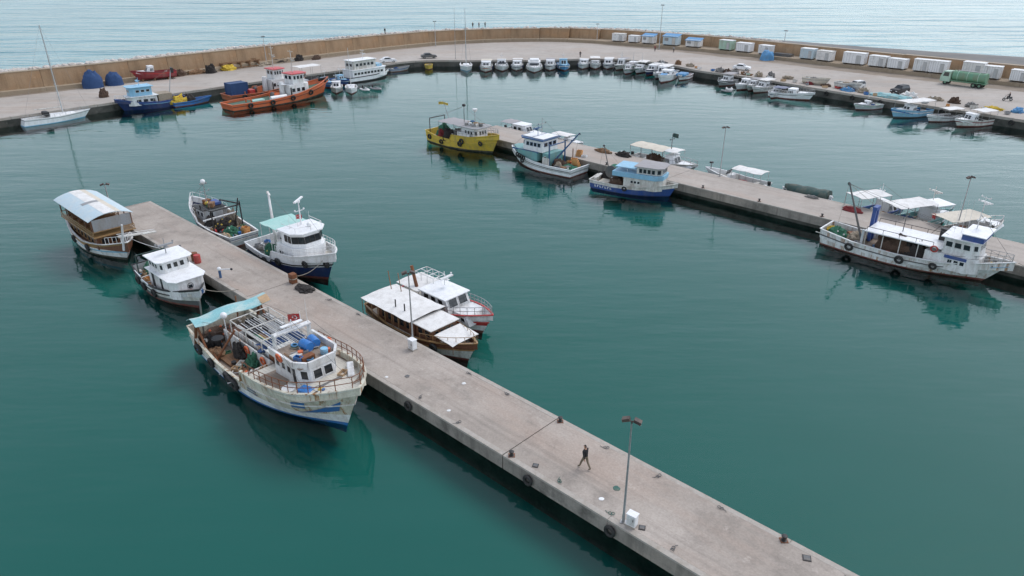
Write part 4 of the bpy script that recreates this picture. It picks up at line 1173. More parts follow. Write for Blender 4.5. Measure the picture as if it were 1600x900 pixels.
heap('net_heap', 'green and yellow net heap behind the white wheelhouse of the navy trawler', 'fishing net', bpos(b, -2.9, -1.2, .86), (1.5, 1.4, 1.0), 'net_green', .2, floats=6, fm='yellow')
heap('net_heap', 'pale net heap at the stern of the navy trawler', 'fishing net', bpos(b, -4.6, -.9, .95), (1.8, 1.3, .6), 'net_grey', .2, floats=6)

clutter(b, -6.2, -.6, -2.0, 2.0, .88, 20, 14)
stays(b, [((.9, .3, 6.9), (6.4, 0, 3.4)), ((-5.8, 1.0, 6.2), (-.0, .3, 4.7))])
# --- F: brown wooden boat with three white awnings
x, y = at1(-16.9, 8.05)
b = Boat('wooden_boat', 'varnished brown wooden boat with three white awnings beside the pier lamp', x, y, H1, 12.8, 3.9)
b.hull([(0, 1.5), (.3, 1.1), (.55, 1.15), (.8, 1.5), (1, 2.0)], [(0, .8), (.6, .85), (1, 1.45)], [(.12, 'antifoul'), (.55, 'white_worn'), (.62, 'black'), (1.0, 'wood_red')], transom=.7, rake=1.1, flare=.3, inner='wood_red', mdeck='deck_pale', cap='wood_gold', rub='wood_gold', rub_s=.62)
house(b.root, -4.4, .4, 2.7, .85, 2.1, 'wood_red', 'saloon', frame='wood_brown', wins=[('S', 5, .4, 1.1), ('P', 5, .4, 1.1)])
house(b.root, .5, 2.8, 2.6, .9, 2.2, 'wood_red', 'wheelhouse', fs=.35, frame='wood_brown', wins=[('F', 4, .5, 1.1), ('S', 2, .5, 1.1), ('P', 2, .5, 1.1)], roof=(.25, .08, 'canvas_white'))
awning(b.root, -6.0, .55, -1.95, 1.95, 2.5, 'canvas_white', .1, 0, .9, 'wood_brown', posts=3)
awning(b.root, 2.9, 5.1, -1.4, 1.4, 1.95, 'canvas_white', .06, .15, 1.0, 'wood_brown', posts=1)
for q in ((-5.4, .9), (-4.4, 1.2)): b.mb('flagstaff', lambda m: m.tube((q[0], q[1], 2.5), (q[0] - .3, q[1], 4.2), .04, 'wood_brown', 5))
for k in range(6): b.mb('stanchion', lambda m: m.tube((-5.6 + k * .9, -1.8, 1.1), (-5.6 + k * .9, -1.8, 2.45), .035, 'wood_gold', 5))
b.rail(.62, .98, .5, 'wood_gold', 7, 1, join=True)
b.mb('foredeck_hatch', lambda m: m.box(5.3, 5.8, -.25, .25, 1.35, 1.6, 'wood_brown'), bev=.03)
for q in (-2.4, -1.2): b.mb('exhaust', lambda m: m.tube((q, -1.0, 2.5), (q, -1.0, 3.2), .06, 'black', 6))
b.tyres([(.5, .6, -1), (.75, .6, -1)])

# --- G: white cabin boat outside the wooden boat
x, y = at1(-18.4, 12.0)
b = Boat('cabin_boat', 'white and red cabin boat moored outside the wooden awning boat', x, y, H1, 11.4, 3.7)
b.hull([(0, 1.3), (.3, 1.15), (.6, 1.35), (1, 2.2)], [(0, .7), (.55, .8), (1, 1.7)], [(.14, 'antifoul'), (.42, 'white'), (.55, 'red'), (1.0, 'white')], transom=.8, rake=1.3, flare=.4, inner='white', mdeck='deck_pale', cap='red', rub='red', rub_s=.6)
house(b.root, -2.0, 1.9, 2.7, .8, 2.5, 'white', 'wheelhouse', fs=.7, tp=.05, wins=[('F', 2, .9, 1.7, .06, .94, .12), ('S', 3, .9, 1.6), ('P', 3, .9, 1.6)], roof=(.2, .1, 'white_clean'))
house(b.root, 1.95, 4.2, 2.6, 1.0, 1.75, 'white', 'fore_cabin', fs=.6, tp=.1, wins=[('S', 2, .2, .55), ('P', 2, .2, .55)])
awning(b.root, -5.2, -2.1, -1.5, 1.5, 2.3, 'canvas_white', .1, 0, .9, 'steel', posts=1)
b.mb('funnel', lambda m: m.tube((-3.0, -.9, 2.2), (-3.6, -.9, 4.2), .17, 'rust', 8, .15), 50)
frame_rack(b.root, -4.4, -1.9, .1, 1.5, 3.1, 2.3, 'white', 3, 2, .03, 'pipe_rack')
b.rail(.55, .985, .7, 'steel', 8, 2, join=True)
mast(b.root, -.6, .3, 2.85, 1.3, 'white', .05, 1, True)

# --- H: yellow trawler at the tip of the far pier
x, y = at2(-24.8, -2.5)
b = Boat('trawler', 'bright yellow trawler with a grey canopy at the tip of the far pier', x, y, H2 + 2, 15.4, 4.7)
b.hull([(0, 1.8), (.2, 1.35), (.42, 1.35), (.45, 2.2), (.7, 2.35), (1, 3.1)], [(0, .8), (.42, .9), (.45, 1.7), (1, 2.3)], [(.10, 'antifoul_black'), (.5, 'yellow'), (.55, 'yellow_dull'), (1.0, 'yellow')], transom=.75, rake=1.5, flare=.45, full=2.8, inner='yellow', mdeck='wood_deck', cap='yellow', rub='yellow_dull', rub_s=.58)
house(b.root, .6, 4.2, 3.0, 1.75, 3.7, 'white_clean', 'wheelhouse', fs=.2, cf=.6, cw=.7, wins=[('S', 3, .85, 1.5, .3, .95), ('F', 3, .85, 1.5), ('FS', 1, .85, 1.5, .1, .9), ('P', 3, .85, 1.5)], roof=(.55, .1, 'grey'))
b.mb('bridge_bulwark', lambda m: (m.box(.2, 3.0, -1.95, -1.87, 1.8, 2.85, 'white_clean'), m.box(.2, 3.0, 1.87, 1.95, 1.8, 2.85, 'white_clean')))
awning(b.root, -4.4, 1.2, -1.9, 1.9, 3.85, 'canvas_grey', .05, 0, .9, 'grey_dark', posts=3)
mast(b.root, -.4, .3, 3.9, 2.6, 'grey_dark', .06, 0, False); b.mb('mast_lamp', lambda m: m.lathe((-.4, .3, 6.4), [(.14, 0), (.3, .1), (.3, .3), (.2, .4)], 'black', 8))
mast(b.root, 2.2, .2, 3.85, 2.2, 'grey', .06, 0, False); b.mb('satellite_dome', lambda m: m.lathe((2.2, .2, 5.9), [(.15, 0), (.4, .35), (.42, .5), (.1, .55)], 'white_clean', 9), 50)
for i, c_ in enumerate(['grey', 'white', 'grey_dark', 'grey', 'white_worn', 'grey_dark']): b.mb('roof_box', lambda m: m.obox((1.2 + .5 * i, -.8 + .4 * (i % 3), 4.05), (.45, .42, .4), c_, .3 * i), bev=.03)
b.mb('stern_gallows', lambda m: (m.tube((-6.6, -1.7, .8), (-6.6, -1.7, 4.0), .07, 'black', 6), m.tube((-6.6, 1.7, .8), (-6.6, 1.7, 4.0), .07, 'black', 6), m.tube((-6.6, -1.7, 3.95), (-6.6, 1.7, 3.95), .07, 'black', 6)))
boom(b.root, (-4.6, .8, 3.8), (-6.0, 1.0, 6.4), .05, 'grey', name='pennant_pole', head=False)
flag(b.root, (-6.0, 1.0, 5.9), 1.0, .45, 'yellow', R(190), False); flag(b.root, (-6.0, 1.0, 5.9), .9, .4, 'yellow_dull', R(10), False)
clutter(b, -6.5, -1, -1.6, 1.6, .9, 20, 5); clutter(b, .8, 3.6, -1.1, 1.1, 3.95, 7, 6)
stays(b, [((-.4, .3, 6.4), (7.2, 0, 3.2)), ((-.4, .3, 6.4), (-6.6, 1.5, 4.0)), ((-.4, .3, 6.4), (-6.6, -1.5, 4.0))])
b.rail(.5, .985, .8, 'steel', 9, 2, join=True)
b.tyres([(.62, .66, -1, .34, .15), (.60, .45, -1, .34, .15), (.85, .55, -1, .3, .14), (.08, .6, -1), (.3, .5, -1)])
heap('net_heap', 'dark green net mound on the stern of the yellow trawler', 'fishing net', bpos(b, -5.0, 0, .85), (2.4, 2.8, 2.0), 'net_green', .2)
heap('net_heap', 'dark red net hung at the side of the yellow trawler', 'fishing net', bpos(b, -4.0, -1.5, .9), (1.3, .9, 1.5), 'net_red', .2)
heap('net_heap', 'black net hung amidships on the yellow trawler', 'fishing net', bpos(b, -2.2, -1.6, .9), (1.8, 1.0, 2.0), 'net_dark', .2, floats=6)
heap('net_heap', 'grey gear heap under the canopy of the yellow trawler', 'fishing net', bpos(b, -1.6, .2, .9), (3.2, 2.4, 1.6), 'net_grey', .2)

# --- I: blue and white trawler, stern towards the camera
x, y = 4.9, 105.3
b = Boat('trawler', 'teal and white trawler with dark blue trim, its square stern towards the viewer', x, y, 138.5, 13.0, 5.2)
b.hull([(0, 1.15), (.3, 1.15), (.5, 1.35), (1, 2.2)], [(0, .75), (.5, .8), (1, 1.4)], [(.12, 'antifoul'), (.5, 'white_clean'), (.56, 'grey_dark'), (1.0, 'white_clean')], transom=.86, rake=1.3, flare=.4, full=2.8, inner='white', mdeck='deck_green', cap='white_clean', rub='grey_dark', rub_s=.7)
house(b.root, -.2, 5.2, 4.3, 1.3, 2.6, 'teal', 'forecastle', fs=-.4, cf=2.0, cw=.25)
house(b.root, -.9, 3.4, 3.6, 2.62, 4.35, 'white_clean', 'wheelhouse', fs=.3, cf=.8, cw=.6, wins=[('P', 4, .75, 1.3), ('S', 4, .75, 1.3), ('F', 3, .75, 1.3), ('FP', 1, .75, 1.3, .1, .9), ('A', 3, .8, 1.35)], roof=(.35, .16, 'blue_trim'), frame='blue_trim')
b.mb('roof_panel', lambda m: (m.box(-1.0, 1.0, -1.75, 1.75, 4.56, 4.64, 'white_clean'), m.box(1.25, 3.0, -1.6, 1.6, 4.56, 4.64, 'white_clean')), bev=.02)
house(b.root, -2.0, -.9, 3.4, .8, 2.6, 'teal', 'deckhouse', wins=[('P', 1, .3, 1.4, .2, .7)])
b.mb('trim_band', lambda m: m.box(-.3, 4.6, 2.0, 2.14, 2.5, 2.68, 'blue_trim'))
def f(m):
    for yy in (-1.8, 1.9): m.tube((-2.3, yy, .8), (-2.3, yy, 4.2), .11, 'blue_trim', 7)
    m.tube((-2.3, -1.8, 3.9), (-2.3, 1.9, 3.9), .1, 'blue_trim', 7)
    m.tube((-4.0, -1.5, .8), (-4.0, -1.5, 3.2), .07, 'rust', 6)
b.mb('gallows', f, 50)
boom(b.root, (-1.9, .6, 1.1), (-5.0, -1.6, 5.6), .15, 'blue_trim', [((-5.0, -1.6, 5.5), (-4.4, -1.2, 1.2))], 'crane')
mast(b.root, 1.0, .5, 4.6, 1.8, 'blue_trim', .05, 1, True); mast(b.root, 1.4, -.9, 4.6, 2.4, 'grey', .04, 1, False)
b.mb('panel_board', lambda m: m.obox((-1.9, 2.2, 1.5), (1.2, .08, 1.3), 'white_worn'))
b.tyres([(.66, .95, 1, .26, .12), (.7, .95, 1, .26, .12), (.74, .95, 1, .26, .12), (.78, .95, 1, .26, .12), (.72, .6, 1, .26, .12)])
for i in range(4): crate(b.root, (-5.0 + .1 * i, -1.2 + .08 * i, .78 + .3 * i), (.9, .7, .3), 'fish_box', .15 * i)
heap('net_heap', 'green net spread over the square stern of the teal trawler', 'fishing net', bpos(b, -4.8, .6, .77), (2.6, 2.8, .45), 'net_green', .3)
heap('net_heap', 'brown net heap below the dark blue crane', 'fishing net', bpos(b, -3.2, .6, .78), (1.8, 2.0, 1.1), 'net_brown', .3)
heap('net_heap', 'grey net bundle amid the stern deck of the teal trawler', 'fishing net', bpos(b, -3.7, 1.4, .78), (1.0, 1.0, .9), 'net_beige', .3)

clutter(b, -5.6, -2.4, -2.1, 2.1, .77, 20, 7)
stays(b, [((1.0, .5, 6.3), (6.2, 0, 2.3)), ((1.4, -.9, 6.9), (-2.3, -1.7, 4.0))])
# --- J: blue hulled boat with pale blue wheelhouse
x, y = 16.4, 93.5
b = Boat('fishing_boat', 'royal blue hulled boat with a pale blue and white superstructure at the far pier', x, y, -29, 11.8, 3.8)
b.hull([(0, 1.2), (.3, 1.05), (.6, 1.2), (1, 1.9)], [(0, .7), (.6, .8), (1, 1.4)], [(.1, 'navy'), (.72, 'blue'), (1.0, 'white_worn')], transom=.8, rake=1.0, flare=.35, full=2.8, inner='white_worn', mdeck='deck_pale', cap='white_worn', rub='white_worn', rub_s=.72)
house(b.root, -1.0, 4.1, 3.3, .85, 2.3, 'white_worn', 'deckhouse', cf=.9, cw=.6, fs=-.1, wins=[('S', 3, .75, 1.15, .22, .55, .12), ('P', 3, .75, 1.15)])
house(b.root, -2.6, 4.2, 3.5, 2.32, 2.95, 'blue_light', 'bridge_bulwark', cf=.8, cw=.6, fs=-.1)
house(b.root, .7, 4.0, 3.0, 2.96, 3.9, 'white_worn', 'wheelhouse', cf=.7, cw=.65, wins=[('S', 4, .12, .75, .1, .98, .15), ('F', 4, .12, .75, .02, .98, .15), ('FS', 1, .12, .75, .08, .92), ('P', 4, .12, .75)], roof=(.3, .1, 'canvas_grey'), frame='grey_pale')
b.mb('upper_roof', lambda m: m.box(-2.3, .5, -1.5, 1.5, 3.5, 3.58, 'blue_light'))
for q in ((-2.2, -1.4), (-2.2, 1.4), (-.6, -1.4), (-.6, 1.4)): b.mb('awning_post', lambda m: m.tube((q[0], q[1], 2.9), (q[0], q[1], 3.5), .03, 'white', 5))
boom(b.root, (-3.4, .2, 1.0), (-4.9, .6, 5.6), .08, 'grey_dark', [((-4.9, .6, 5.5), (-2.4, 0, 3.5)), ((-4.9, .6, 5.5), (-5.4, .2, 1.3))], 'derrick')
b.mb('net_drum', lambda m: (m.tube((-3.2, -.5, 2.4), (-3.2, .9, 2.4), .75, 'net_green', 14), m.tube((-3.2, -.6, 2.4), (-3.2, -.5, 2.4), .85, 'grey_dark', 14)), 40)
b.mb('stern_bench', lambda m: (m.box(-4.6, -3.2, -1.3, .1, .75, 1.15, 'canvas_beige'), m.box(-5.5, -5.0, -1.2, 1.2, .75, 1.5, 'white_worn')), bev=.04)
def f(m):
    for i in range(7):
        p = b.hp(.07 + i * .034, .45, -1)
        m.obox((p.x, p.y - .012, p.z), (.1, .03, .3), 'white', rz=0); m.obox((p.x + .1, p.y - .012, p.z + (.1 if i % 2 else -.1)), (.16, .03, .08), 'white')
b.mb('hull_marks', f)
b.tyres([(.45, .7, -1, .26, .1)])
heap('net_heap', 'brown and green net heap amidships on the royal blue boat', 'fishing net', bpos(b, -2.2, -.7, .8), (2.0, 1.6, 1.2), 'net_brown', -.5, floats=4)
heap('net_heap', 'black rope heap near the stern of the royal blue boat', 'fishing net', bpos(b, -4.3, .9, .75), (1.8, 1.2, 1.2), 'net_dark', -.5)

clutter(b, -5.4, -1.6, -1.4, 1.4, .74, 16, 8)
# --- K: big white trawler on the right
x, y = at2(43.9, -2.4)
b = Boat('trawler', 'long white trawler with rust stains, blue trim and a broad white deck roof', x, y, H2, 18.0, 4.7)
K = b
b.hull([(0, 1.75), (.2, 1.35), (.45, 1.3), (.7, 1.55), (1, 2.6)], [(0, .8), (.5, .8), (1, 1.7)], [(.1, 'antifoul'), (.4, 'white_rust'), (.6, 'white'), (.66, 'blue_trim'), (1.0, 'white_rust')], transom=.72, rake=2.2, flare=.5, full=2.6, inner='white_rust', mdeck='wood_deck', cap='white', rub='grey_dark', rub_s=.66, N=24)
house(b.root, 1.6, 6.4, 3.8, .85, 2.4, 'white', 'deckhouse', cf=1.0, cw=.6, wins=[('S', 3, .75, 1.2, .55, .98, .15), ('P', 3, .75, 1.2)])
b.mb('trim_band', lambda m: m.box(3.4, 5.38, -1.95, -1.905, 2.1, 2.42, 'blue'))
house(b.root, 3.0, 6.2, 3.3, 2.42, 4.1, 'white', 'wheelhouse', fs=.2, cf=.6, cw=.7, wins=[('S', 3, .75, 1.35, .05, .98, .15), ('F', 3, .75, 1.35), ('FS', 1, .75, 1.35, .1, .9), ('P', 3, .75, 1.35), ('A', 2, .75, 1.35)], roof=(.3, .1, 'white_clean'))
b.mb('flybridge_screen', lambda m: (m.box(4.4, 6.2, -1.75, -1.65, 4.2, 4.75, 'blue'), m.box(4.4, 6.2, 1.65, 1.75, 4.2, 4.75, 'blue'), m.box(6.2, 6.3, -1.75, 1.75, 4.2, 4.75, 'blue'), m.box(4.35, 6.45, -1.85, 1.85, 4.752, 4.83, 'white_clean')))
b.mb('deck_roof', lambda m: m.box(-4.4, 3.0, -1.9, 1.9, 2.75, 2.87, 'white_clean'), bev=.03)
for i in range(5):
    for sy in (-1.8, 1.8): b.mb('roof_post', lambda m: m.tube((-4.2 + i * 1.7, sy, .8), (-4.2 + i * 1.7, sy, 2.75), .05, 'white_worn', 5))
b.mb('roof_rail', lambda m: [m.tube((-4.2, sy, 3.3), (2.2, sy, 3.3), .03, 'black', 4) for sy in (-1.8, 1.8)] + [m.tube((-4.2 + i * 1.6, sy, 2.87), (-4.2 + i * 1.6, sy, 3.3), .03, 'black', 4) for i in range(5) for sy in (-1.8, 1.8)])
boom(b.root, (-4.9, -.3, .9), (-7.6, .2, 6.9), .13, 'grey_dark', [((-7.6, .2, 6.8), (-4.6, 1.2, 4.6)), ((-7.6, .2, 6.8), (-7.8, -.3, 1.5))], 'derrick')
b.mb('gantry', lambda m: (m.box(-4.75, -4.4, 1.25, 1.6, .9, 4.6, 'blue'), m.box(-4.75, -4.4, .5, .8, .9, 4.4, 'blue'), m.box(-4.8, -4.35, .5, 1.6, 4.4, 4.75, 'blue'), m.box(-4.7, -4.45, -1.7, -1.45, .9, 2.8, 'grey_pale')))
for dx in (0, .5, .9): aerial(b.root, 3.4 + dx, -.4 + dx, 4.2, 3.4, .022)
mast(b.root, -1.4, .5, 2.87, 2.6, 'grey_dark', .05, 1, False)
b.mb('chimney', lambda m: m.box(2.0, 2.7, .5, 1.1, 2.87, 4.1, 'black'), bev=.05)
mast(b.root, 5.0, .7, 4.83, 1.6, 'white', .06, 1, True)
lifebuoy(b.root, (2.4, -1.98, 2.7), (0, 1, .1), 'red')
b.rail(.72, .985, .7, 'steel', 7, 2, join=True)
b.tyres([(.2, .55, -1, .34, .14), (.5, .62, -1, .34, .14), (.68, .62, -1, .28, .12), (.85, .5, -1, .3, .13), (.86, .5, -1, .3, .13)])
b.mb('windlass', lambda m: (m.box(7.0, 7.6, -.5, .5, 1.45, 1.95, 'yellow_dull'), m.tube((7.3, -.8, 1.9), (7.3, .8, 1.9), .16, 'grey_dark', 8)))
clutter(b, -8.6, -4.6, -1.5, 1.5, .82, 18, 9); clutter(b, -4, 1.4, -1.7, -.4, .82, 10, 10)
stays(b, [((-7.6, .2, 6.8), (3.2, -1.2, 4.2)), ((-7.6, .2, 6.8), (3.2, 1.2, 4.2)), ((-1.4, .5, 5.4), (8.8, 0, 2.6)), ((5, .7, 6.3), (8.8, 0, 2.6))])
b.mb('nose_panel', lambda m: m.poly([(7.3, -1.1, 1.85), (8.7, -.3, 2.1), (8.7, .3, 2.1), (7.3, 1.1, 1.85)], [(0, 1, 2, 3)], 'blue_light'))
heap('net_heap', 'bright green net heap on the stern of the long white trawler', 'fishing net', bpos(b, -7.6, -.3, .8), (2.0, 2.2, 1.0), 'net_green', .2, floats=3)
heap('net_heap', 'yellow green net heap at the stern rail of the long white trawler', 'fishing net', bpos(b, -8.5, .1, .8), (1.2, 2.2, .8), 'net_yellow', .2)
heap('net_heap', 'huge dark brown net under the deck roof of the long white trawler', 'fishing net', bpos(b, -1.0, -.6, .8), (5.0, 2.3, 1.7), 'net_brown', R(H2))
heap('net_heap', 'black net draped over the side under the white deck roof', 'fishing net', bpos(b, .6, -1.2, .8), (2.4, 1.3, 1.8), 'net_dark', R(H2))
heap('net_heap', 'grey brown gear heap just aft of the white deck roof', 'fishing net', bpos(b, -5.6, .4, .8), (2.0, 2.4, .8), 'net_beige', R(H2))

# --- far side of the far pier
def small(name, label, x, y, hd, L, B, hullm='white', stripe='blue', cab=None, aw=None, deckm='deck_pale', group=None, fb=.8, out=True, wind=True, inner='white', rail=False, mst=False, clutter=None, low=None, full=2.3, cabm='white_clean'):
    b = Boat(name, label, x, y, hd, L, B, group)
    b.hull([(0, fb), (.4, fb), (1, fb * 1.55)], [(0, fb * .45), (.5, fb * .5), (1, fb * 1.25)], [(.15, low or 'antifoul'), (.62, hullm), (.78, stripe), (1.0, hullm)], transom=.84, rake=L * .11, flare=.4, srake=.1, draft=.4, inner=inner, mdeck=deckm, cap=hullm, N=12, capw=.14, full=full)
    zd = fb * .5
    if cab:
        x0, x1, w_, h_ = cab[:4]
        nw = 2 if L < 9 else 3
        house(b.root, x0 * L, x1 * L, w_ * B, zd, zd + h_, cabm, 'cabin', fs=h_ * .45, tp=.08, cf=.1 * L * .6, cw=.7, wins=[('S', nw, h_ * .45, h_ * .82), ('P', nw, h_ * .45, h_ * .82), ('F', 2, h_ * .4, h_ * .85, .04, .96, .12)], roof=(.12, .06, cabm))
        # fore cabin trunk
        fx = x1 * L
        b.mb('coachroof', lambda m: m.poly([(fx - .05, -.33 * B, zd), (fx + .2 * L, -.18 * B, fb * 1.1), (fx + .2 * L, .18 * B, fb * 1.1), (fx - .05, .33 * B, zd), (fx - .05, -.3 * B, fb + .42), (fx + .17 * L, -.15 * B, fb * 1.2 + .22), (fx + .17 * L, .15 * B, fb * 1.2 + .22), (fx - .05, .3 * B, fb + .42)], [(0, 1, 5, 4), (1, 2, 6, 5), (2, 3, 7, 6), (4, 5, 6, 7)], cabm), bev=.03)
    if aw:
        ax0, ax1, az, am = aw[:4]
        awning(b.root, ax0 * L, ax1 * L, -.46 * B, .46 * B, az, am, .07, 0, zd, 'steel', nx=5, ny=5, posts=1 if L < 8 else 2)
    if out:
        b.mb('outboard', lambda m: (m.box(-L / 2 - .35, -L / 2 + .05, -.17, .17, fb - .05, fb + .5, 'black'), m.box(-L / 2 - .28, -L / 2 - .1, -.07, .07, -.4, fb - .05, 'black')), bev=.05)
    b.mb('thwart', lambda m: (m.box(-.34 * L, -.28 * L, -.38 * B, .38 * B, zd, zd + .35, 'white_worn'), m.box(-.47 * L, -.42 * L, -.3 * B, .3 * B, zd, zd + .3, stripe)), bev=.02)
    if rail: b.rail(.55, .985, .55, 'steel', 6, 1, join=True)
    if mst: mast(b.root, -.02 * L, 0, zd + 1.6, 2.2, 'white', .04, 1, False, bw=.35)
    if clutter:
        heap('gear', '', '', (-.15 * L, .1 * B, zd), (1.6, B * .6, .6), clutter, parent=b.root, loops=3)
    return b
x, y = at2(-22.6, 9.2); L_ = small('cabin_boat', 'white flat roofed cabin boat moored behind the tip of the far pier', x, y, H2, 8.6, 3.0, cab=(-.2, .2, .8, 1.7), aw=(-.5, -.2, 2.2, 'canvas_grey'), stripe='white', rail=True)
x, y = at2(-12.4, 9.0); small('cabin_boat', 'small white boat with a white awning behind the teal trawler', x, y, H2, 6.2, 2.4, cab=(-.05, .2, .75, 1.2), aw=(-.46, .1, 2.0, 'canvas_white'), stripe='white')
x, y = at2(5.8, 9.4)
b = small('fishing_boat', 'white boat with a beige awning, mast and flag behind the royal blue boat', x, y, H2, 11.2, 3.3, cab=(.08, .24, .8, 1.8), hullm='white_worn', stripe='grey', fb=1.0, low='grey_dark', clutter='net_dark', rail=True)
awning(b.root, -5.2, .6, -1.6, 1.6, 2.9, 'canvas_beige', .12, 0, .6, 'grey_dark', posts=3)
awning(b.root, .6, 2.6, -1.3, 1.3, 3.0, 'canvas_white', .08, 0, 2.4, 'steel', posts=1)
mast(b.root, 1.0, 0, 3.1, 2.2, 'grey_dark', .06, 1, False, bw=.5); flag(b.root, (1.0, .1, 4.8), .8, .6, 'green_dark', R(20), False)
heap('net_heap', 'dark heap of nets under the beige awning', 'fishing net', bpos(b, -1.6, -.5, .55), (2.6, 1.6, 1.4), 'net_brown', .3)
x, y = at2(17.6, 9.0)
b = small('open_boat', 'low white open boat with a square white awning beside a pier lamp', x, y, H2 + 180, 9.4, 2.6, hullm='white_clean', stripe='white', aw=(-.44, .02, 2.6, 'canvas_white'), rail=False, out=True, fb=1.1)
b.mb('console', lambda m: (m.box(.3, 1.1, -.5, .5, .4, 1.5, 'white_clean'), m.box(-1.4, -.2, -.8, .8, .4, .8, 'red_dark')), bev=.05)
b.mb('windscreen', lambda m: m.obox((1.1, 0, 1.75), (.05, 1.3, .6), 'glass', ry=-.35))
b.mb('bow_light', lambda m: (m.tube((3.9, 0, .9), (3.9, 0, 2.4), .05, 'black', 6), m.box(3.7, 4.1, -.2, .2, 2.4, 2.6, 'black')))
x, y = at2(27.6, 8.7)
b = Boat('covered_boat', 'small boat wrapped in a dark green tarpaulin behind the far pier', x, y, H2 + 180, 6.2, 2.3)
b.hull([(0, 1.1), (.5, 1.1), (1, 1.4)], [(0, .5), (1, .9)], [(.2, 'antifoul'), (1, 'white')], transom=.85, rake=.7, inner='white', mdeck='deck_pale', cap='white', N=10, draft=.4)
g = []
for i in range(9):
    t = i / 8; row = []
    w2 = 1.22 * (1 - max(0, (t - .55) / .45) ** 2.2 * .75)
    for j in range(9):
        a = math.pi * j / 8
        row.append((-2.9 + 5.7 * t, -w2 * math.cos(a) * (1.03), 1.0 + (1.15 - .15 * t + .07 * math.sin(i * 2.2)) * math.sin(a) ** .7))
    g.append(row)
tp = MB(); tp.sheet([r_[::-1] for r_ in g], 'green_dark', .03); tp.poly([g[0][j] for j in range(9)], [tuple(range(9))], 'green_dark'); tp.build('tarpaulin', b.root, 50)
b.mb('outboard', lambda m: m.box(-3.35, -3.0, -.18, .18, .8, 1.6, 'white_clean'), bev=.05)
x, y = at2(36.5, 9.3)
b = small('fishing_boat', 'boat with blue sides and a white awning, leftmost of the three behind the long trawler', x, y, H2 + 62, 8.8, 2.9, hullm='blue', stripe='white', aw=(-.48, .02, 3.2, 'canvas_white'), cab=(.04, .2, .75, 1.6), out=False, mst=True, fb=.95, inner='blue_mid')
clutter(b, -4.0, .2, -1.0, 1.0, .52, 14, 33); stays(b, [((-.2, 0, 4.2), (4.2, 0, 1.5)), ((-.2, 0, 4.2), (-4.2, 0, 3.2))])
x, y = at2(41.0, 10.0)
b = small('fishing_boat', 'teal boat with a wide white awning, middle of the three behind the long trawler', x, y, H2 + 62, 9.6, 3.2, hullm='teal', stripe='white', aw=(-.5, .06, 3.0, 'canvas_white'), cab=(.08, .24, .8, 1.6), out=False, fb=.95, inner='teal', clutter='net_blue', rail=True)
clutter(b, -4.4, .4, -1.2, 1.2, .52, 16, 32); mast(b.root, 1.2, 0, 3.0, 1.6, 'white_worn', .05, 1, True)
b.mb('second_roof', lambda m: m.box(.6, 3.4, -1.3, 1.3, 2.55, 2.63, 'white_clean'), bev=.02)
x, y = at2(46.2, 10.0)
b = small('fishing_boat', 'boat with a pinkish white awning and dark nets, rightmost behind the long trawler', x, y, H2 + 62, 9.6, 3.2, hullm='white_worn', stripe='teal', aw=(-.48, .1, 2.7, 'canvas_beige'), cab=(.12, .26, .8, 1.5), out=False, fb=.9, clutter='net_dark', rail=True)
flag(b.root, (-4.5, .9, 2.2), .9, .6, 'red', R(60), False)
clutter(b, -4.2, .6, -1.2, 1.2, .5, 14, 31); mast(b.root, 1.4, .2, 2.7, 1.8, 'white', .05, 2, True)
# ================================================================ ALONG THE QUAY
QA = math.degrees(math.atan2(.74, .67))     # direction of the western quay edge
# --- sailing yacht on the left
b = Boat('sailing_yacht', 'white sailing yacht with a tall bare mast at the left quay', -85.3, 136.6, 49, 11.6, 2.9)
b.hull([(0, 1.15), (.5, 1.05), (1, 1.35)], [(0, .75), (.25, .7), (.3, 1.0), (1, 1.3)], [(.12, 'blue_light'), (.8, 'white_clean'), (.88, 'grey'), (1, 'white_clean')], transom=.72, rake=1.2, flare=.2, srake=-.4, inner='white', mdeck='white_worn', cap='white_clean', N=14, full=2.0)
b.mb('coachroof', lambda m: m.poly([(-1.6, -1.0, 1.0), (3.2, -.5, 1.15), (3.2, .5, 1.15), (-1.6, 1.0, 1.0), (-1.5, -.85, 1.5), (2.6, -.35, 1.4), (2.6, .35, 1.4), (-1.5, .85, 1.5)], [(0, 1, 5, 4), (1, 2, 6, 5), (2, 3, 7, 6), (3, 0, 4, 7), (4, 5, 6, 7)], 'white_clean'), bev=.05)
b.mb('sprayhood', lambda m: m.box(-2.4, -1.5, -.9, .9, 1.3, 2.1, 'black'), bev=.2)
b.mb('mast', lambda m: m.tube((1.0, 0, 1.3), (.85, 0, 17.0), .11, 'grey_pale', 8, .08))
b.mb('main_boom', lambda m: m.tube((.9, 0, 2.5), (-3.6, 0, 2.6), .09, 'white_worn', 7))
b.mb('spreaders', lambda m: [m.tube((1.0, -.9 + .2 * k, z), (1.0, .9 - .2 * k, z), .03, 'grey_pale', 4) for k, z in enumerate((6.5, 11.5))])
b.mb('rigging', lambda m: [m.tube(p, q, .016, 'grey', 4) for p, q in (((5.6, 0, 1.4), (.9, 0, 16.8)), ((-5.6, 0, 1.2), (.85, 0, 16.9)), ((1.0, -1.5, 1.1), (1, -.9, 6.5)), ((1.0, 1.5, 1.1), (1, .9, 6.5)), ((1, .9, 6.5), (.9, 0, 16)), ((1, -.9, 6.5), (.9, 0, 16)))])
b.rail(.02, .98, .55, 'steel', 12, 1, r=.016)
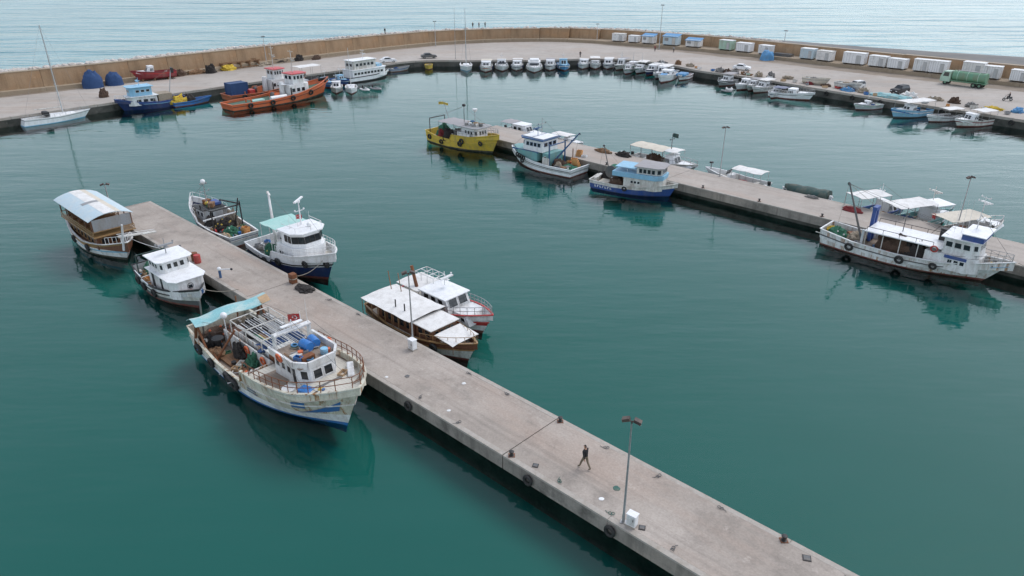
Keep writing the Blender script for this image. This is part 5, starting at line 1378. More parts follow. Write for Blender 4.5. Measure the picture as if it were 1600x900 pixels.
# --- blue trawler with crane mast
b = Boat('trawler', 'blue trawler with a tiered pale blue wheelhouse moored at the left quay', -73.5, 149.2, 48 + 180 - 6, 13.4, 4.3)
b.hull([(0, 1.5), (.4, 1.3), (.7, 1.6), (1, 2.4)], [(0, .8), (.6, .9), (1, 1.7)], [(.1, 'navy'), (.7, 'navy'), (.76, 'blue_light'), (1, 'blue')], transom=.8, rake=1.4, flare=.4, inner='navy', mdeck='wood_deck', cap='blue', N=14)
house(b.root, -.9, 4.4, 3.4, .9, 2.6, 'white', 'deckhouse', cf=.8, cw=.6, wins=[('P', 3, .6, 1.2), ('S', 3, .6, 1.2), ('F', 2, .6, 1.2)], roof=(.3, .1, 'white'))
house(b.root, -.2, 3.9, 3.0, 2.72, 4.4, 'blue_light', 'wheelhouse', cf=.6, cw=.6, wins=[('P', 3, .7, 1.2), ('S', 3, .7, 1.2), ('F', 2, .7, 1.2)], roof=(.35, .12, 'blue_light'))
b.mb('cargo_panel', lambda m: m.box(-3.9, -1.2, -1.6, 1.6, .95, 2.7, 'net_beige'), bev=.06)
boom(b.root, (-3.6, 0, .9), (-5.2, -.2, 7.4), .12, 'grey_pale', [((-5.2, -.2, 7.3), (.6, 0, 4.3))], 'crane')
b.mb('crane_head', lambda m: (m.box(-5.5, -5.0, -.3, .3, 6.3, 7.3, 'black'),), bev=.1)
mast(b.root, 1.6, 0, 4.5, 1.6, 'blue_light', .06, 1, True)
clutter(b, -5.6, -.9, -1.5, 1.5, .9, 16, 21); b.rail(.5, .98, .7, 'white', 7, 1, join=True)
heap('net_heap', 'black net heap behind the wheelhouse of the blue trawler', 'fishing net', bpos(b, -.2, 1.2, .9), (1.4, 1.2, 1.4), 'net_dark', .3)
b = small('open_boat', 'low dark blue open boat behind the blue trawler, bow to the right', -66.5, 152.6, 44, 8.2, 2.4, hullm='blue_mid', stripe='navy', out=False, fb=.8, inner='blue_mid', deckm='blue_mid')
heap('net_heap', 'bright yellow net heap on the open blue boat at the left quay', 'fishing net', bpos(b, -2.6, .3, .4), (3.2, 2.0, 1.5), 'net_yellow', R(44), floats=4, fm='orange')
heap('net_heap', 'dark net heap beside the yellow nets at the left quay', 'fishing net', bpos(b, -.2, .7, .4), (2.2, 1.6, 1.3), 'net_dark', R(44))
# --- two tugs
def tug(label, x, y, hd, L, B, low, main, trim, roofm, hx, group=None, deckm='deck_green', white='white'):
    b = Boat('tugboat', label, x, y, hd, L, B)
    b.hull([(0, 1.25), (.35, 1.2), (.6, 1.6), (.85, 2.7), (1, 3.5)], [(0, .8), (.45, .8), (.6, 1.1), (1, 2.5)], [(.12, low), (.62, main), (.68, trim), (1, main)], transom=.7, rake=1.6, flare=.4, full=3.0, tm=.5, inner=main, mdeck=deckm, cap=main, rub='black', rub_s=.65, N=20, capw=.3)
    house(b.root, hx, hx + L * .21, B * .62, .9, 3.3, white, 'deckhouse', cf=1.0, cw=.6, wins=[('S', 3, .9, 1.7), ('P', 3, .9, 1.7), ('F', 2, .9, 1.7)], door=[('S', .02, .12, 2.0, 'black')])
    house(b.root, hx + L * .05, hx + L * .18, B * .5, 3.32, 5.3, white, 'wheelhouse', fs=-.15, cf=.7, cw=.65, wins=[('S', 3, .9, 1.7, .02, .98), ('P', 3, .9, 1.7, .02, .98), ('F', 3, .9, 1.7, .02, .98), ('FS', 1, .9, 1.7, .1, .9), ('FP', 1, .9, 1.7, .1, .9), ('A', 2, .9, 1.7)], roof=(.3, .16, roofm))
    mast(b.root, hx + L * .10, 0, 5.45, 4.6, 'white_worn', .1, 2, True, bw=1.0)
    b.mb('funnel', lambda m: m.lathe((hx - .6, 0, .9), [(.55, 0), (.5, 2.6), (.45, 3.0), (.4, 3.0)], white, 12), 40)
    b.mb('tow_winch', lambda m: (m.tube((hx - 2.6, -.9, 1.5), (hx - 2.6, .9, 1.5), .5, 'grey_dark', 12), m.box(hx - 3.2, hx - 2.0, -1.1, -.9, .8, 2.1, main), m.box(hx - 3.2, hx - 2.0, .9, 1.1, .8, 2.1, main)))
    b.mb('tow_hook', lambda m: (m.tube((-L * .3, -1, .8), (-L * .3, -1, 1.6), .14, main, 8), m.tube((-L * .3, 1, .8), (-L * .3, 1, 1.6), .14, main, 8), m.tube((-L * .3, -1.2, 1.4), (-L * .3, 1.2, 1.4), .1, main, 8)))
    b.mb('bow_fender', lambda m: m.path([b.hp(t, .93, -1) + Vector((.1, 0, 0)) for t in (.93, .97, 1)] + [b.hp(t, .93, 1) + Vector((.1, 0, 0)) for t in (.97, .93)], .32, 'rubber', 8), 50)
    b.tyres([(.15, .6, -1, .42, .18), (.35, .6, -1, .42, .18), (.55, .6, -1, .42, .18), (.75, .6, -1, .42, .18)])
    return b
# outer tug: orange with long low stern
t2 = tug('long orange tug with a low green afterdeck and white wheelhouse, outermost at the left quay', -49.0, 155.6, 50, 25.0, 6.4, 'antifoul_black', 'orange', 'orange_dull', 'red_roof', 1.2)
t2.mb('liferaft', lambda m: m.tube((-3.4, -1.7, 1.25), (.2, -1.9, 1.25), .45, 'white_clean', 10), 50)
t2.mb('awning_roof', lambda m: m.box(2.0, 5.2, -1.6, 1.6, 6.2, 6.3, 'white_clean') if False else m.box(.2, 1.0, -1.0, 1.0, 3.32, 3.5, 'white_clean'), bev=.02)
t2.mb('deck_boat', lambda m: m.obox((-6.0, -.9, 1.15), (2.8, 1.1, .45), 'mint'), bev=.15)
# inner tug with a blue container on its afterdeck
t1 = tug('rust orange tug with a red roofed white wheelhouse, a blue container on its stern', -54.0, 163.0, 47, 19.5, 6.2, 'antifoul_black', 'orange_dull', 'rust', 'red_roof', .2, deckm='wood_brown')
t1.mb('deck_machinery', lambda m: m.box(-5.2, -3.9, -1.9, -.6, .82, 1.9, 'red'), bev=.1)
t1.mb('deck_locker', lambda m: m.box(5.2, 6.6, -1.2, .4, 1.4, 2.6, 'red'), bev=.1)
def container(label, loc, rz, L, w_, h_, m, group=None, ribs=True):
    o = thing('container', label, 'container', loc, rz, group)
    mb = MB()
    mb.box(-L / 2, L / 2, -w_ / 2, w_ / 2, .08, h_, m)
    if ribs:
        n = int(L / .3)
        for i in range(n):
            x = -L / 2 + .15 + i * (L - .3) / (n - 1)
            for sy in (-1, 1): mb.box(x - .07, x + .07, sy * w_ / 2 - .02, sy * w_ / 2 + .02, .25, h_ - .2, m)
    mb.build('body', o)
    mb = MB()
    for sx in (-1, 1):
        for sy in (-1, 1): mb.box(sx * L / 2 - .09, sx * L / 2 + .05, sy * w_ / 2 - .09, sy * w_ / 2 + .09, 0, h_ + .06, m)
    for z in (0.08, h_):
        for sy in (-1, 1): mb.box(-L / 2, L / 2, sy * w_ / 2 - .06, sy * w_ / 2 + .06, z - .06, z + .06, m)
    mb.build('corner_frame', o)
    return o
p = bpos(t1, -6.9, .3, .82)
container('blue steel container on the afterdeck of the inner tug', p, R(47), 3.8, 2.6, 2.6, 'blue_tarp')
# --- barge behind the tugs, white awning and blue work boats
b = small('work_boat', 'dark work boat under a large white awning behind the orange tugs', -49.5, 170.5, 48, 12.0, 4.0, hullm='grey_dark', stripe='black', out=False, fb=1.3, inner='grey_dark', aw=(.0, .48, 4.8, 'canvas_white'), deckm='wood_brown', mst=True, cab=(-.2, .05, .8, 2.2))
for (xx, yy, hd, lab, hm) in ((-43.5, 173.0, -40, 'small blue fishing boat with a white top behind the tug bow', 'blue_mid'), (-40.8, 176.6, -42, 'blue fishing boat with upright poles next to the passenger boat', 'blue'), ):
    b = small('fishing_boat', lab, xx, yy, hd, 7.0, 2.5, hullm=hm, stripe='white', cab=(-.1, .14, .75, 1.6), inner='blue_mid', out=False, mst=True, fb=.9, cabm='blue_light')
# --- passenger boat
b = Boat('passenger_boat', 'white two-deck passenger boat with long dark windows at the left quay', -35.6, 183.2, 49, 13.6, 4.4)
b.hull([(0, 1.2), (.6, 1.3), (1, 1.9)], [(0, .7), (1, 1.2)], [(.25, 'black'), (.9, 'white_clean'), (1, 'black')], transom=.85, rake=.9, flare=.3, inner='white', mdeck='deck_pale', cap='black', N=14)
house(b.root, -5.8, 4.6, 3.9, .8, 2.8, 'white_clean', 'saloon', cf=.8, cw=.7, wins=[('S', 9, .9, 1.5, .03, .97, .18), ('P', 9, .9, 1.5, .03, .97, .18), ('F', 2, .9, 1.5)], roof=(.2, .1, 'white_clean'))
house(b.root, -5.2, 1.6, 3.2, 2.92, 4.9, 'white_worn', 'upper_cabin', wins=[('S', 5, .7, 1.4), ('P', 5, .7, 1.4), ('A', 2, .7, 1.4)], roof=(.25, .1, 'white_clean'))
b.mb('upper_rail', lambda m: [m.tube((1.7, sy, 3.7), (4.4, sy, 3.7), .03, 'white', 4) for sy in (-1.8, 1.8)] + [m.tube((1.8 + k * .85, sy, 2.9), (1.8 + k * .85, sy, 3.7), .03, 'white', 4) for k in range(4) for sy in (-1.8, 1.8)])
mast(b.root, -1.0, 0, 5.0, 2.0, 'white', .06, 2, True)
b.mb('stern_gear', lambda m: (m.box(2.2, 3.8, -1.2, 1.2, 2.92, 3.6, 'blue_light'),), bev=.05)
b = small('fishing_boat', 'small white cabin boat tucked beside the tug bow', -39.6, 166.8, -80, 7.4, 2.6, cab=(-.15, .15, .75, 1.7), out=False, hullm='white_worn', stripe='grey', fb=.9, mst=True)
b = small('sailing_boat', 'white pointed boat with a bare mast beside the tug bow', -36.2, 166.4, -78, 7.8, 2.6, out=False, hullm='white_clean', stripe='white', fb=.9, cab=(-.2, .08, .6, .9))
b.mb('mast', lambda m: m.tube((.2, 0, .9), (.2, 0, 9.5), .06, 'white', 6, .04))
for k, (xx, yy, hd, lab) in enumerate(((-33.3, 167.6, -60, 'white rubber dinghy next to the pointed mast boat'), (-31.0, 168.8, -50, 'dark rubber dinghy right of the white dinghy'))):
    o = thing('dinghy', lab, 'dinghy', (xx, yy, 0), R(hd))
    mm = 'white' if k == 0 else 'grey'
    mb = MB(); mb.path([(-1.6, -.6, .25), (.6, -.62, .28), (1.3, -.4, .36), (1.7, 0, .42), (1.3, .4, .36), (.6, .62, .28), (-1.6, .6, .25)], .22, mm, 8); mb.build('tube', o, 60)
    mb = MB(); mb.box(-1.5, 1.2, -.5, .5, .1, .18, 'grey'); mb.build('floor', o)
    mb = MB(); mb.box(-1.85, -1.55, -.15, .15, .2, .9, 'black'); mb.build('outboard', o, bev=.05)
b = small('open_boat', 'small yellow open boat below the dark car', -22.3, 200.3, -85, 5.6, 2.1, hullm='yellow_dull', stripe='yellow', inner='yellow_dull', out=False, fb=.8, deckm='grey', clutter='net_beige')
b = small('open_boat', 'grey open boat in the quay corner left of the yellow boat', -29.6, 196.4, 35, 6.0, 2.0, hullm='grey', stripe='blue_mid', inner='grey', out=False, fb=.7, clutter='net_blue')

# --- row of boats moored stern-to, middle of the quay
G = 'boats moored side by side at the curved quay'
b = Boat('sailing_yacht', 'white sailing yacht with a tall thin mast, leftmost of the middle row', -12.2, 199.2, -84, 9.6, 3.2, G)
b.hull([(0, 1.1), (.5, 1.0), (1, 1.35)], [(0, .7), (.3, .9), (1, 1.25)], [(.1, 'blue_light'), (1, 'white_clean')], transom=.75, rake=1.1, flare=.2, inner='white', mdeck='white_worn', cap='white_clean', N=12, full=2.0)
b.mb('coachroof', lambda m: m.box(-1.0, 2.0, -.8, .8, 1.0, 1.45, 'white_clean'), bev=.1)
b.mb('mast', lambda m: m.tube((.6, 0, 1.0), (.55, 0, 15.2), .1, 'grey_pale', 7, .06))
b.mb('main_boom', lambda m: m.tube((.6, 0, 2.0), (-3.2, 0, 2.1), .12, 'canvas_beige', 7))
b.mb('rigging', lambda m: [m.tube(p, q, .016, 'grey', 4) for p, q in (((4.6, 0, 1.4), (.6, 0, 15)), ((-4.4, 0, 1.1), (.6, 0, 15)), ((.6, -1.4, 1), (.6, 0, 12)), ((.6, 1.4, 1), (.6, 0, 12)))])
row = [
 (-6.9, 198.6, -95, 7.4, 2.8, 'white_worn', 'orange_dull', 'canvas_beige', 'motorboat with a brownish awning, second in the middle row'),
 (-2.9, 200.2, -92, 7.6, 2.9, 'white_clean', 'white', None, 'white cabin cruiser, third in the middle row'),
 (1.6, 200.6, -90, 6.8, 2.6, 'white', 'navy', 'canvas_white', 'white motorboat with a dark striped canopy, fourth in the middle row'),
 (5.7, 199.0, -84, 9.4, 3.5, 'white_clean', 'white', None, 'largest white motor cruiser in the middle row with a sloping cabin'),
 (9.9, 200.8, -88, 6.4, 2.5, 'white', 'black', 'canvas_grey', 'white motorboat under a small dark canopy, right of the big cruiser'),
 (14.0, 201.2, -90, 7.0, 2.7, 'canvas_blue', 'blue_mid', None, 'bright blue cabin boat in the middle row'),
 (19.0, 203.2, -94, 6.4, 2.6, 'white', 'grey', None, 'white boat with a small wheelhouse just right of the blue boat'),
 (22.6, 203.2, -100, 6.6, 2.5, 'white', 'grey', 'canvas_white', 'white motorboat with a square white hardtop, second right of the blue boat'),
 (26.0, 202.4, -104, 6.4, 2.5, 'white_clean', 'navy', 'canvas_white', 'white motorboat with a navy stripe, third right of the blue boat'),
 (28.8, 200.6, -112, 6.8, 2.5, 'white_worn', 'green_dark', 'canvas_grey', 'worn white boat with a grey awning in the crowded bend of the quay'),
 (31.2, 197.8, -118, 6.8, 2.5, 'green_pale', 'teal', None, 'pale green boat in the crowded bend of the quay'),
 (33.4, 195.2, -122, 7.0, 2.5, 'white', 'green', 'canvas_white', 'white boat with a green stripe in the crowded bend of the quay'),
 (35.8, 192.2, -126, 7.6, 2.6, 'navy', 'white', 'canvas_white', 'navy hulled boat with a white awning left of the big white cruiser'),
 (37.6, 187.6, -128, 8.4, 2.8, 'white', 'grey', 'canvas_white', 'white motorboat partly hidden behind the big white cruiser'),
]
rr5 = random.Random(21)
for i, (xx, yy, hd, L, B, hm, st, aw, lab) in enumerate(row):
    k = 1.0 + (.22 if i < 8 else .12); L *= k * rr5.uniform(.94, 1.08); B *= 1.15
    hd += rr5.uniform(-9, 9)
    kind = i % 4 if i != 3 else 0
    # shift out so that the stern stays clear of the quay
    cabs = [(-.22, .14, .8, 1.7), (-.1, .1, .7, 2.0), (-.3, .02, .82, 1.5), (-.02, .2, .72, 1.35)][kind]
    b = small('motorboat', lab, xx + rr5.uniform(-.3, .3), yy - (k - 1) * 6, hd, L, B, hullm=hm, stripe=st, cab=cabs, aw=(-.47, cabs[0] + .06, 2.3 + .2 * (i % 2), aw) if aw else None, group=G, rail=(i % 3 != 2), fb=.9 + .2 * rr5.random(), out=(i % 2 == 0), mst=(kind == 1), cabm='white_clean' if hm != 'canvas_blue' else 'blue_light', clutter=['net_grey', 'net_dark', None, 'net_beige', 'net_blue'][i % 5], deckm=['deck_pale', 'wood_deck', 'white_worn'][i % 3])
    for q in range(2 + i % 2):
        for sd in (-1, 1):
            p = b.hp(.25 + .25 * q, .7, sd)
            b.mb('fender', lambda m: m.tube((p.x, p.y + sd * .12, p.z + .2), (p.x, p.y + sd * .12, p.z - .4), .13, 'white_worn' if i % 2 else 'navy', 7), 50)
    if i in (1, 3): b.mb('windscreen', lambda m: m.obox((cabs[1] * L + .25, 0, 1.75), (.06, B * .62, .55), 'glass', ry=-.6))
    if i == 3: b.mb('flybridge', lambda m: (m.box(-.2 * L, .02 * L, -.3 * B, .3 * B, 2.3, 2.75, 'white_clean'),), bev=.12)
    if i in (3, 7, 12): b.mb('arch', lambda m: m.path([(-.3 * L, -.42 * B, .8), (-.33 * L, -.38 * B, 2.5), (-.33 * L, .38 * B, 2.5), (-.3 * L, .42 * B, .8)], .06, 'steel', 6))
    if i in (9, 10, 11):
        for q in range(3): aerial(b.root, -.2 * L + q * .8, -.3 + .3 * q, 2.0, 2.2 + .4 * q, .03, ['white', 'grey'][q % 2])
b = small('motor_cruiser', 'big white motor cruiser with a blue cockpit cover jutting from the quay bend', 37.6, 181.6, -117, 10.4, 3.4, hullm='white_clean', stripe='white', cab=(-.22, .08, .8, 1.7), rail=True, fb=1.25, out=False, group=G)
b.mb('cockpit_cover', lambda m: m.obox((2.4, 0, 1.75), (2.2, 1.6, .12), 'canvas_blue', ry=.08), bev=.04)
b = small('motorboat', 'white motorboat with a blue canvas cover right of the big white cruiser', 42.4, 183.6, -122, 7.6, 2.7, hullm='white', stripe='red_dark', cab=None, rail=True, fb=.9, group=G)
b.mb('canvas_cover', lambda m: m.obox((1.2, 0, 1.3), (3.4, 2.3, .7), 'canvas_blue'), bev=.25)
# --- right quay
row2 = [
 (50.6, 175.4, -135, 7.4, 2.8, 'grey', 'grey_dark', 'canvas_grey', 'small boat under a flat grey awning, leftmost of the right quay'),
 (53.6, 170.6, -137, 8.0, 2.9, 'white', 'grey_pale', None, 'white boat with raised gear second from left at the right quay'),
 (56.4, 167.0, -138, 8.0, 2.8, 'white_worn', 'grey', 'canvas_white', 'white boat heaped with white gear, third from left at the right quay'),
]
for i, (xx, yy, hd, L, B, hm, st, aw, lab) in enumerate(row2):
    small('motorboat', lab, xx, yy, hd, L, B, hullm=hm, stripe=st, cab=(-.2, .1, .75, 1.6), aw=(-.46, .05, 2.5, aw) if aw else None, group='boats at the right quay', rail=True, fb=.9, out=True, mst=(i == 1), clutter='net_grey')
b = small('motor_cruiser', 'white motor cruiser with a purple-blue cockpit canopy lying along the right quay', 60.4, 158.8, -40, 9.6, 3.2, hullm='white_clean', stripe='grey', cab=(-.06, .16, .8, 1.5), rail=True, fb=1.1, out=False, aw=(-.4, -.1, 2.1, 'navy'), group='boats at the right quay')
b = small('motorboat', 'small white motorboat left of the cruiser with the purple-blue canopy', 57.6, 160.8, -130, 6.6, 2.5, hullm='white', stripe='navy', cab=(-.15, .1, .7, 1.3), rail=True, group='boats at the right quay')
for k, (xx, yy) in enumerate(((49.6, 168.4), (48.4, 166.0))):
    o = thing('dinghy', ['pale rubber dinghy beyond the grey awning boat', 'dark rimmed tender floating furthest out by the grey awning boat'][k], 'dinghy', (xx, yy, 0), R(-100 + 30 * k))
    mb = MB(); mb.path([(-1.4, -.55, .25), (.6, -.58, .28), (1.2, -.35, .36), (1.5, 0, .4), (1.2, .35, .36), (.6, .58, .28), (-1.4, .55, .25)], .2, ['white', 'grey'][k], 8); mb.build('tube', o, 60)
    mb = MB(); mb.box(-1.3, 1.1, -.45, .45, .1, .18, 'grey_dark'); mb.build('floor', o)
small('fishing_boat', 'small grey fishing boat moored alone below the turquoise tarpaulin', 71.6, 147.6, -160, 6.8, 2.4, hullm='grey_pale', stripe='green_pale', cab=(-.05, .12, .6, 1.2), mst=True, fb=.8, out=False, clutter='net_blue')
b = small('fishing_boat', 'pale blue boat under a large white awning at the right quay', 76.6, 140.6, -160, 9.4, 3.3, hullm='blue_light', stripe='white', aw=(-.5, .26, 3.0, 'canvas_white'), cab=(-.06, .14, .7, 1.6), fb=1.15, out=False, inner='blue_mid', clutter='net_blue', low='grey_dark')
b = small('open_boat', 'white open boat with a short white awning between two larger boats at the right quay', 81.0, 136.8, -160, 8.0, 2.6, hullm='white', stripe='grey', aw=(-.48, .0, 2.2, 'canvas_white'), fb=.85, out=False, deckm='grey', clutter='net_grey')
b = small('fishing_boat', 'white wheelhouse boat with a red-brown stripe, rightmost at the right quay', 84.4, 133.0, -160, 8.8, 3.0, hullm='white_worn', stripe='red_dark', cab=(-.02, .2, .72, 1.7), aw=(-.5, -.06, 2.6, 'canvas_white'), fb=.95, out=False, clutter='net_dark', rail=True)

for (xx, yy, hd, lab, hm, mz) in ((68.4, 166.6, -48, 'cream boat hull standing ashore on the right quay, left of two', 'canvas_beige', 'net_grey'), (73.0, 160.4, -58, 'pale boat hull standing ashore on the right quay, right of two', 'white_worn', 'net_beige')):
    b = small('open_boat', lab, xx, yy, hd, 6.2, 2.2, hullm=hm, stripe='grey', inner='white_worn', out=False, fb=.8, clutter=mz, low=hm)
    b.root.location.z = DZ + .45
    for q in (-1.6, 1.4): b.mb('chock', lambda m: m.box(q, q + .25, -.8, .8, -.45, -.1, 'timber'))
for (xx, yy, hd, L, B, hm, st, aw, lab) in ((55.2, 169.4, -128, 6.8, 2.4, 'white_worn', 'teal', 'canvas_grey', 'small boat squeezed between the white gear boats at the right quay'), (39.6, 189.0, -132, 7.2, 2.5, 'white', 'blue_mid', None, 'white boat with a blue stripe hidden behind the big white cruiser'), (30.0, 193.2, -114, 6.2, 2.3, 'grey_pale', 'green', 'canvas_grey', 'grey boat rafted outside the crowded bend of the quay')):
    small('motorboat', lab, xx, yy, hd, L, B, hullm=hm, stripe=st, cab=(-.16, .12, .76, 1.5), aw=(-.46, -.08, 2.2, aw) if aw else None, rail=True, fb=.9, out=False, clutter='net_grey', group='boats at the right quay' if xx > 50 else G)
# ---------------------------------------------------------------- vehicles on the quay
def car(label, loc, rz, m, kind='sedan'):
    o = thing('parked_car', label, 'car', loc, rz)
    L, Wd = 4.3, 1.75
    if kind == 'suv': prof = [(-2.1, .35), (-2.15, .9), (-2.05, 1.05), (-1.9, 1.62), (-1.6, 1.72), (.3, 1.7), (.95, 1.1), (1.95, .98), (2.15, .75), (2.15, .35)]
    else: prof = [(-2.1, .35), (-2.15, .8), (-2.0, .95), (-1.55, 1.0), (-1.0, 1.42), (.25, 1.44), (.95, .98), (1.9, .85), (2.15, .65), (2.15, .35)]
    mb = MB(); k = len(prof)
    def yw(z): return Wd / 2 * (1 if z < .98 else 1 - .22 * (z - .98) / .5)
    vs = [(x, -yw(z), z) for x, z in prof] + [(x, yw(z), z) for x, z in prof]
    mb.poly(vs, [(i, (i + 1) % k, k + (i + 1) % k, k + i)[::-1] for i in range(k)], m)
    mb.poly(vs, [tuple(range(k))[::-1], tuple(range(k, 2 * k))], m)
    body = mb.build('body', o, bev=.04)
    mb = MB()
    zt, zb = (1.62, 1.1) if kind == 'suv' else (1.36, 1.02)
    xa, xb2 = (-1.8, .25) if kind == 'suv' else (-.95, .2)
    for sy in (-1, 1):
        mb.poly([(xa - .2, sy * (yw(zb) + .012), zb), (xb2 + .55, sy * (yw(zb) + .012), zb), (xb2, sy * (yw(zt) + .012), zt), (xa, sy * (yw(zt) + .012), zt)], [(0, 1, 2, 3) if sy < 0 else (3, 2, 1, 0)], 'glass')
    mb.build('side_glass', o)
    mb = MB(); a, c = (prof[5], prof[6])
    mb.poly([(c[0] + .012 - .06, -.72, c[1] + .05), (c[0] + .012 - .06, .72, c[1] + .05), (a[0] + .05, .6, a[1] - .02), (a[0] + .05, -.6, a[1] - .02)], [(0, 1, 2, 3)], 'glass'); mb.build('windscreen', o)
    for x in (-1.3, 1.35):
        for sy in (-1, 1):
            mb = MB(); mb.torus((x, sy * .8, .31), .22, .1, (0, 1, 0), 'rubber', 14, 6); mb.lathe((0, 0, 0), [(.01, 0)], 'steel', 3) if False else None
            mb.tube((x, sy * .72, .31), (x, sy * .86, .31), .16, 'steel', 10); mb.build('wheel', o, 50)
    for sy in (-.6, .6):
        mb = MB(); mb.box(2.1, 2.17, sy - .18, sy + .18, .62, .74, 'white_clean'); mb.build('headlight', o)
    return o
car('white car parked at the quay bend beyond the passenger boat', (-33.0, 199.8, DZ), R(20), 'white_clean')
car('dark car parked near the quay edge above the yellow boat', (-23.0, 208.0, DZ), R(15), 'grey_dark')
car('white car parked beside the nets near the right quay', (57.6, 187.4, DZ), R(-30), 'white_clean')
car('white and blue pickup shaped car by the right quay edge', (74.8, 161.0, DZ), R(-155), 'white', 'suv')
car('black estate car parked behind the turquoise tarpaulin', (81.9, 155.8, DZ), R(-150), 'black', 'suv')
# green lorry
o = thing('lorry', 'pale green tanker lorry parked by the wall on the right', 'lorry', (100.2, 164.6, DZ), R(130))
mb = MB(); mb.box(-4.6, 4.4, -.45, .45, .75, 1.0, 'green_truck'); mb.build('chassis', o)
mb = MB(); mb.poly([(2.5, -1.2, .7), (4.6, -1.2, .7), (4.6, -1.2, 1.7), (4.1, -1.1, 2.9), (2.6, -1.1, 2.95), (2.5, -1.2, 1.8)] + [(2.5, 1.2, .7), (4.6, 1.2, .7), (4.6, 1.2, 1.7), (4.1, 1.1, 2.9), (2.6, 1.1, 2.95), (2.5, 1.2, 1.8)], [tuple(range(6)), tuple(range(11, 5, -1))] + [((i + 1) % 6, i, 6 + i, 6 + (i + 1) % 6) for i in range(6)], 'green_pale'); cab = mb.build('cab', o, bev=.05)
mb = MB(); mb.poly([(4.52, -1.0, 1.8), (4.52, 1.0, 1.8), (4.14, .95, 2.75), (4.14, -.95, 2.75)], [(0, 1, 2, 3)], 'glass'); mb.poly([(2.9, -1.2, 1.85), (4.1, -1.2, 1.85), (3.9, -1.13, 2.7), (2.9, -1.13, 2.7)], [(0, 1, 2, 3)], 'glass'); mb.poly([(2.9, 1.2, 1.85), (4.1, 1.2, 1.85), (3.9, 1.13, 2.7), (2.9, 1.13, 2.7)], [(3, 2, 1, 0)], 'glass'); mb.build('cab_glass', cab)
mb = MB(); mb.tube((-4.5, 0, 2.1), (2.2, 0, 2.1), 1.1, 'green_truck', 16); mb.build('tank', o, 40)
for xx in (-3.0, -.8, 1.2):
    mb = MB(); mb.tube((xx - .06, 0, 2.1), (xx + .06, 0, 2.1), 1.13, 'green_pale', 16); mb.build('tank_band', o, 40)
mb = MB(); mb.box(-4.6, 2.3, -1.2, 1.2, 1.0, 1.12, 'green_truck'); mb.box(-4.0, 1.6, -.3, .3, 3.16, 3.26, 'grey'); mb.build('bed', o)
for xx in (-3.6, -2.4, 3.4):
    for sy in (-1, 1):
        mb = MB(); mb.torus((xx, sy * 1.0, .52), .36, .17, (0, 1, 0), 'rubber', 14, 6); mb.tube((xx, sy * .9, .52), (xx, sy * 1.1, .52), .24, 'green_truck', 10); mb.build('wheel', o, 50)

# ---------------------------------------------------------------- kiosks and sheds by the wall
def shed(label, a, c, h, m, roofm, kind=0, depth=2.4, group='white cabins along the sea wall'):
    a = Vector((*a, 0)) * .968; c = Vector((*c, 0)) * .968; d = c - a; L = d.length * .84; h *= .84
    m0 = (a + c) / 2; k_ = min(range(len(wl)), key=lambda i: (wl[i] - m0).length)
    tg = (wl[k_ + 1] - wl[k_ - 1]).normalized(); m0 = wl[k_] + tg * (m0 - wl[k_]).dot(tg); d = tg * L; a = m0 - d / 2; c = m0 + d / 2
    rz = math.atan2(d.y, d.x); mid = (a + c) / 2 + Vector((-d.y, d.x, 0)).normalized() * (depth / 2 + .7)
    rz += random.uniform(-.07, .07); h *= random.uniform(.93, 1.08)
    o = thing('cabin_shed', label, 'shed', (mid.x, mid.y, DZ + LED), rz, group)
    mb = MB(); mb.box(-L / 2, L / 2, -depth / 2, depth / 2, .28, h, m); mb.build('wall', o, bev=.06)
    for sx in (-L / 2 + .3, L / 2 - .5):
        mb = MB(); mb.box(sx, sx + .25, -depth / 2 + .1, depth / 2 - .1, -.02, .29, 'grey_dark'); mb.build('skid', o)
    mb = MB()
    if kind == 1: mb.poly([(-L / 2 - .2, -depth / 2 - .35, h - .25), (L / 2 + .2, -depth / 2 - .35, h - .25), (L / 2 + .2, depth / 2 + .2, h + .35), (-L / 2 - .2, depth / 2 + .2, h + .35), (-L / 2 - .2, -depth / 2 - .35, h - .15), (L / 2 + .2, -depth / 2 - .35, h - .15), (L / 2 + .2, depth / 2 + .2, h + .45), (-L / 2 - .2, depth / 2 + .2, h + .45)], [(3, 2, 1, 0), (4, 5, 6, 7), (0, 1, 5, 4), (1, 2, 6, 5), (2, 3, 7, 6), (3, 0, 4, 7)], roofm)
    else: mb.box(-L / 2 - .08, L / 2 + .08, -depth / 2 - .08, depth / 2 + .08, h + .003, h + .12, roofm)
    mb.build('roof', o, bev=.03)
    cf = [Vector((-L / 2, -depth / 2, .28)), Vector((L / 2, -depth / 2, .28)), Vector((L / 2, -depth / 2, h)), Vector((-L / 2, -depth / 2, h))]
    if kind != 2:
        window(o, cf, .1, .38, .4, .75, 'grey_pale', m if kind == 0 else 'grey')
    window(o, cf, .62, .84, .03, .82, 'grey', 'grey_pale' if kind != 1 else 'white_worn').name = 'door'
    if kind == 2:
        for q in range(4):
            mb = MB(); mb.box(-L / 2 + .3 + q * L * .13, -L / 2 + .36 + q * L * .13, -depth / 2 - .03, -depth / 2 - .002, .35, h - .1, 'grey_pale'); mb.build('seam', o)
    return o
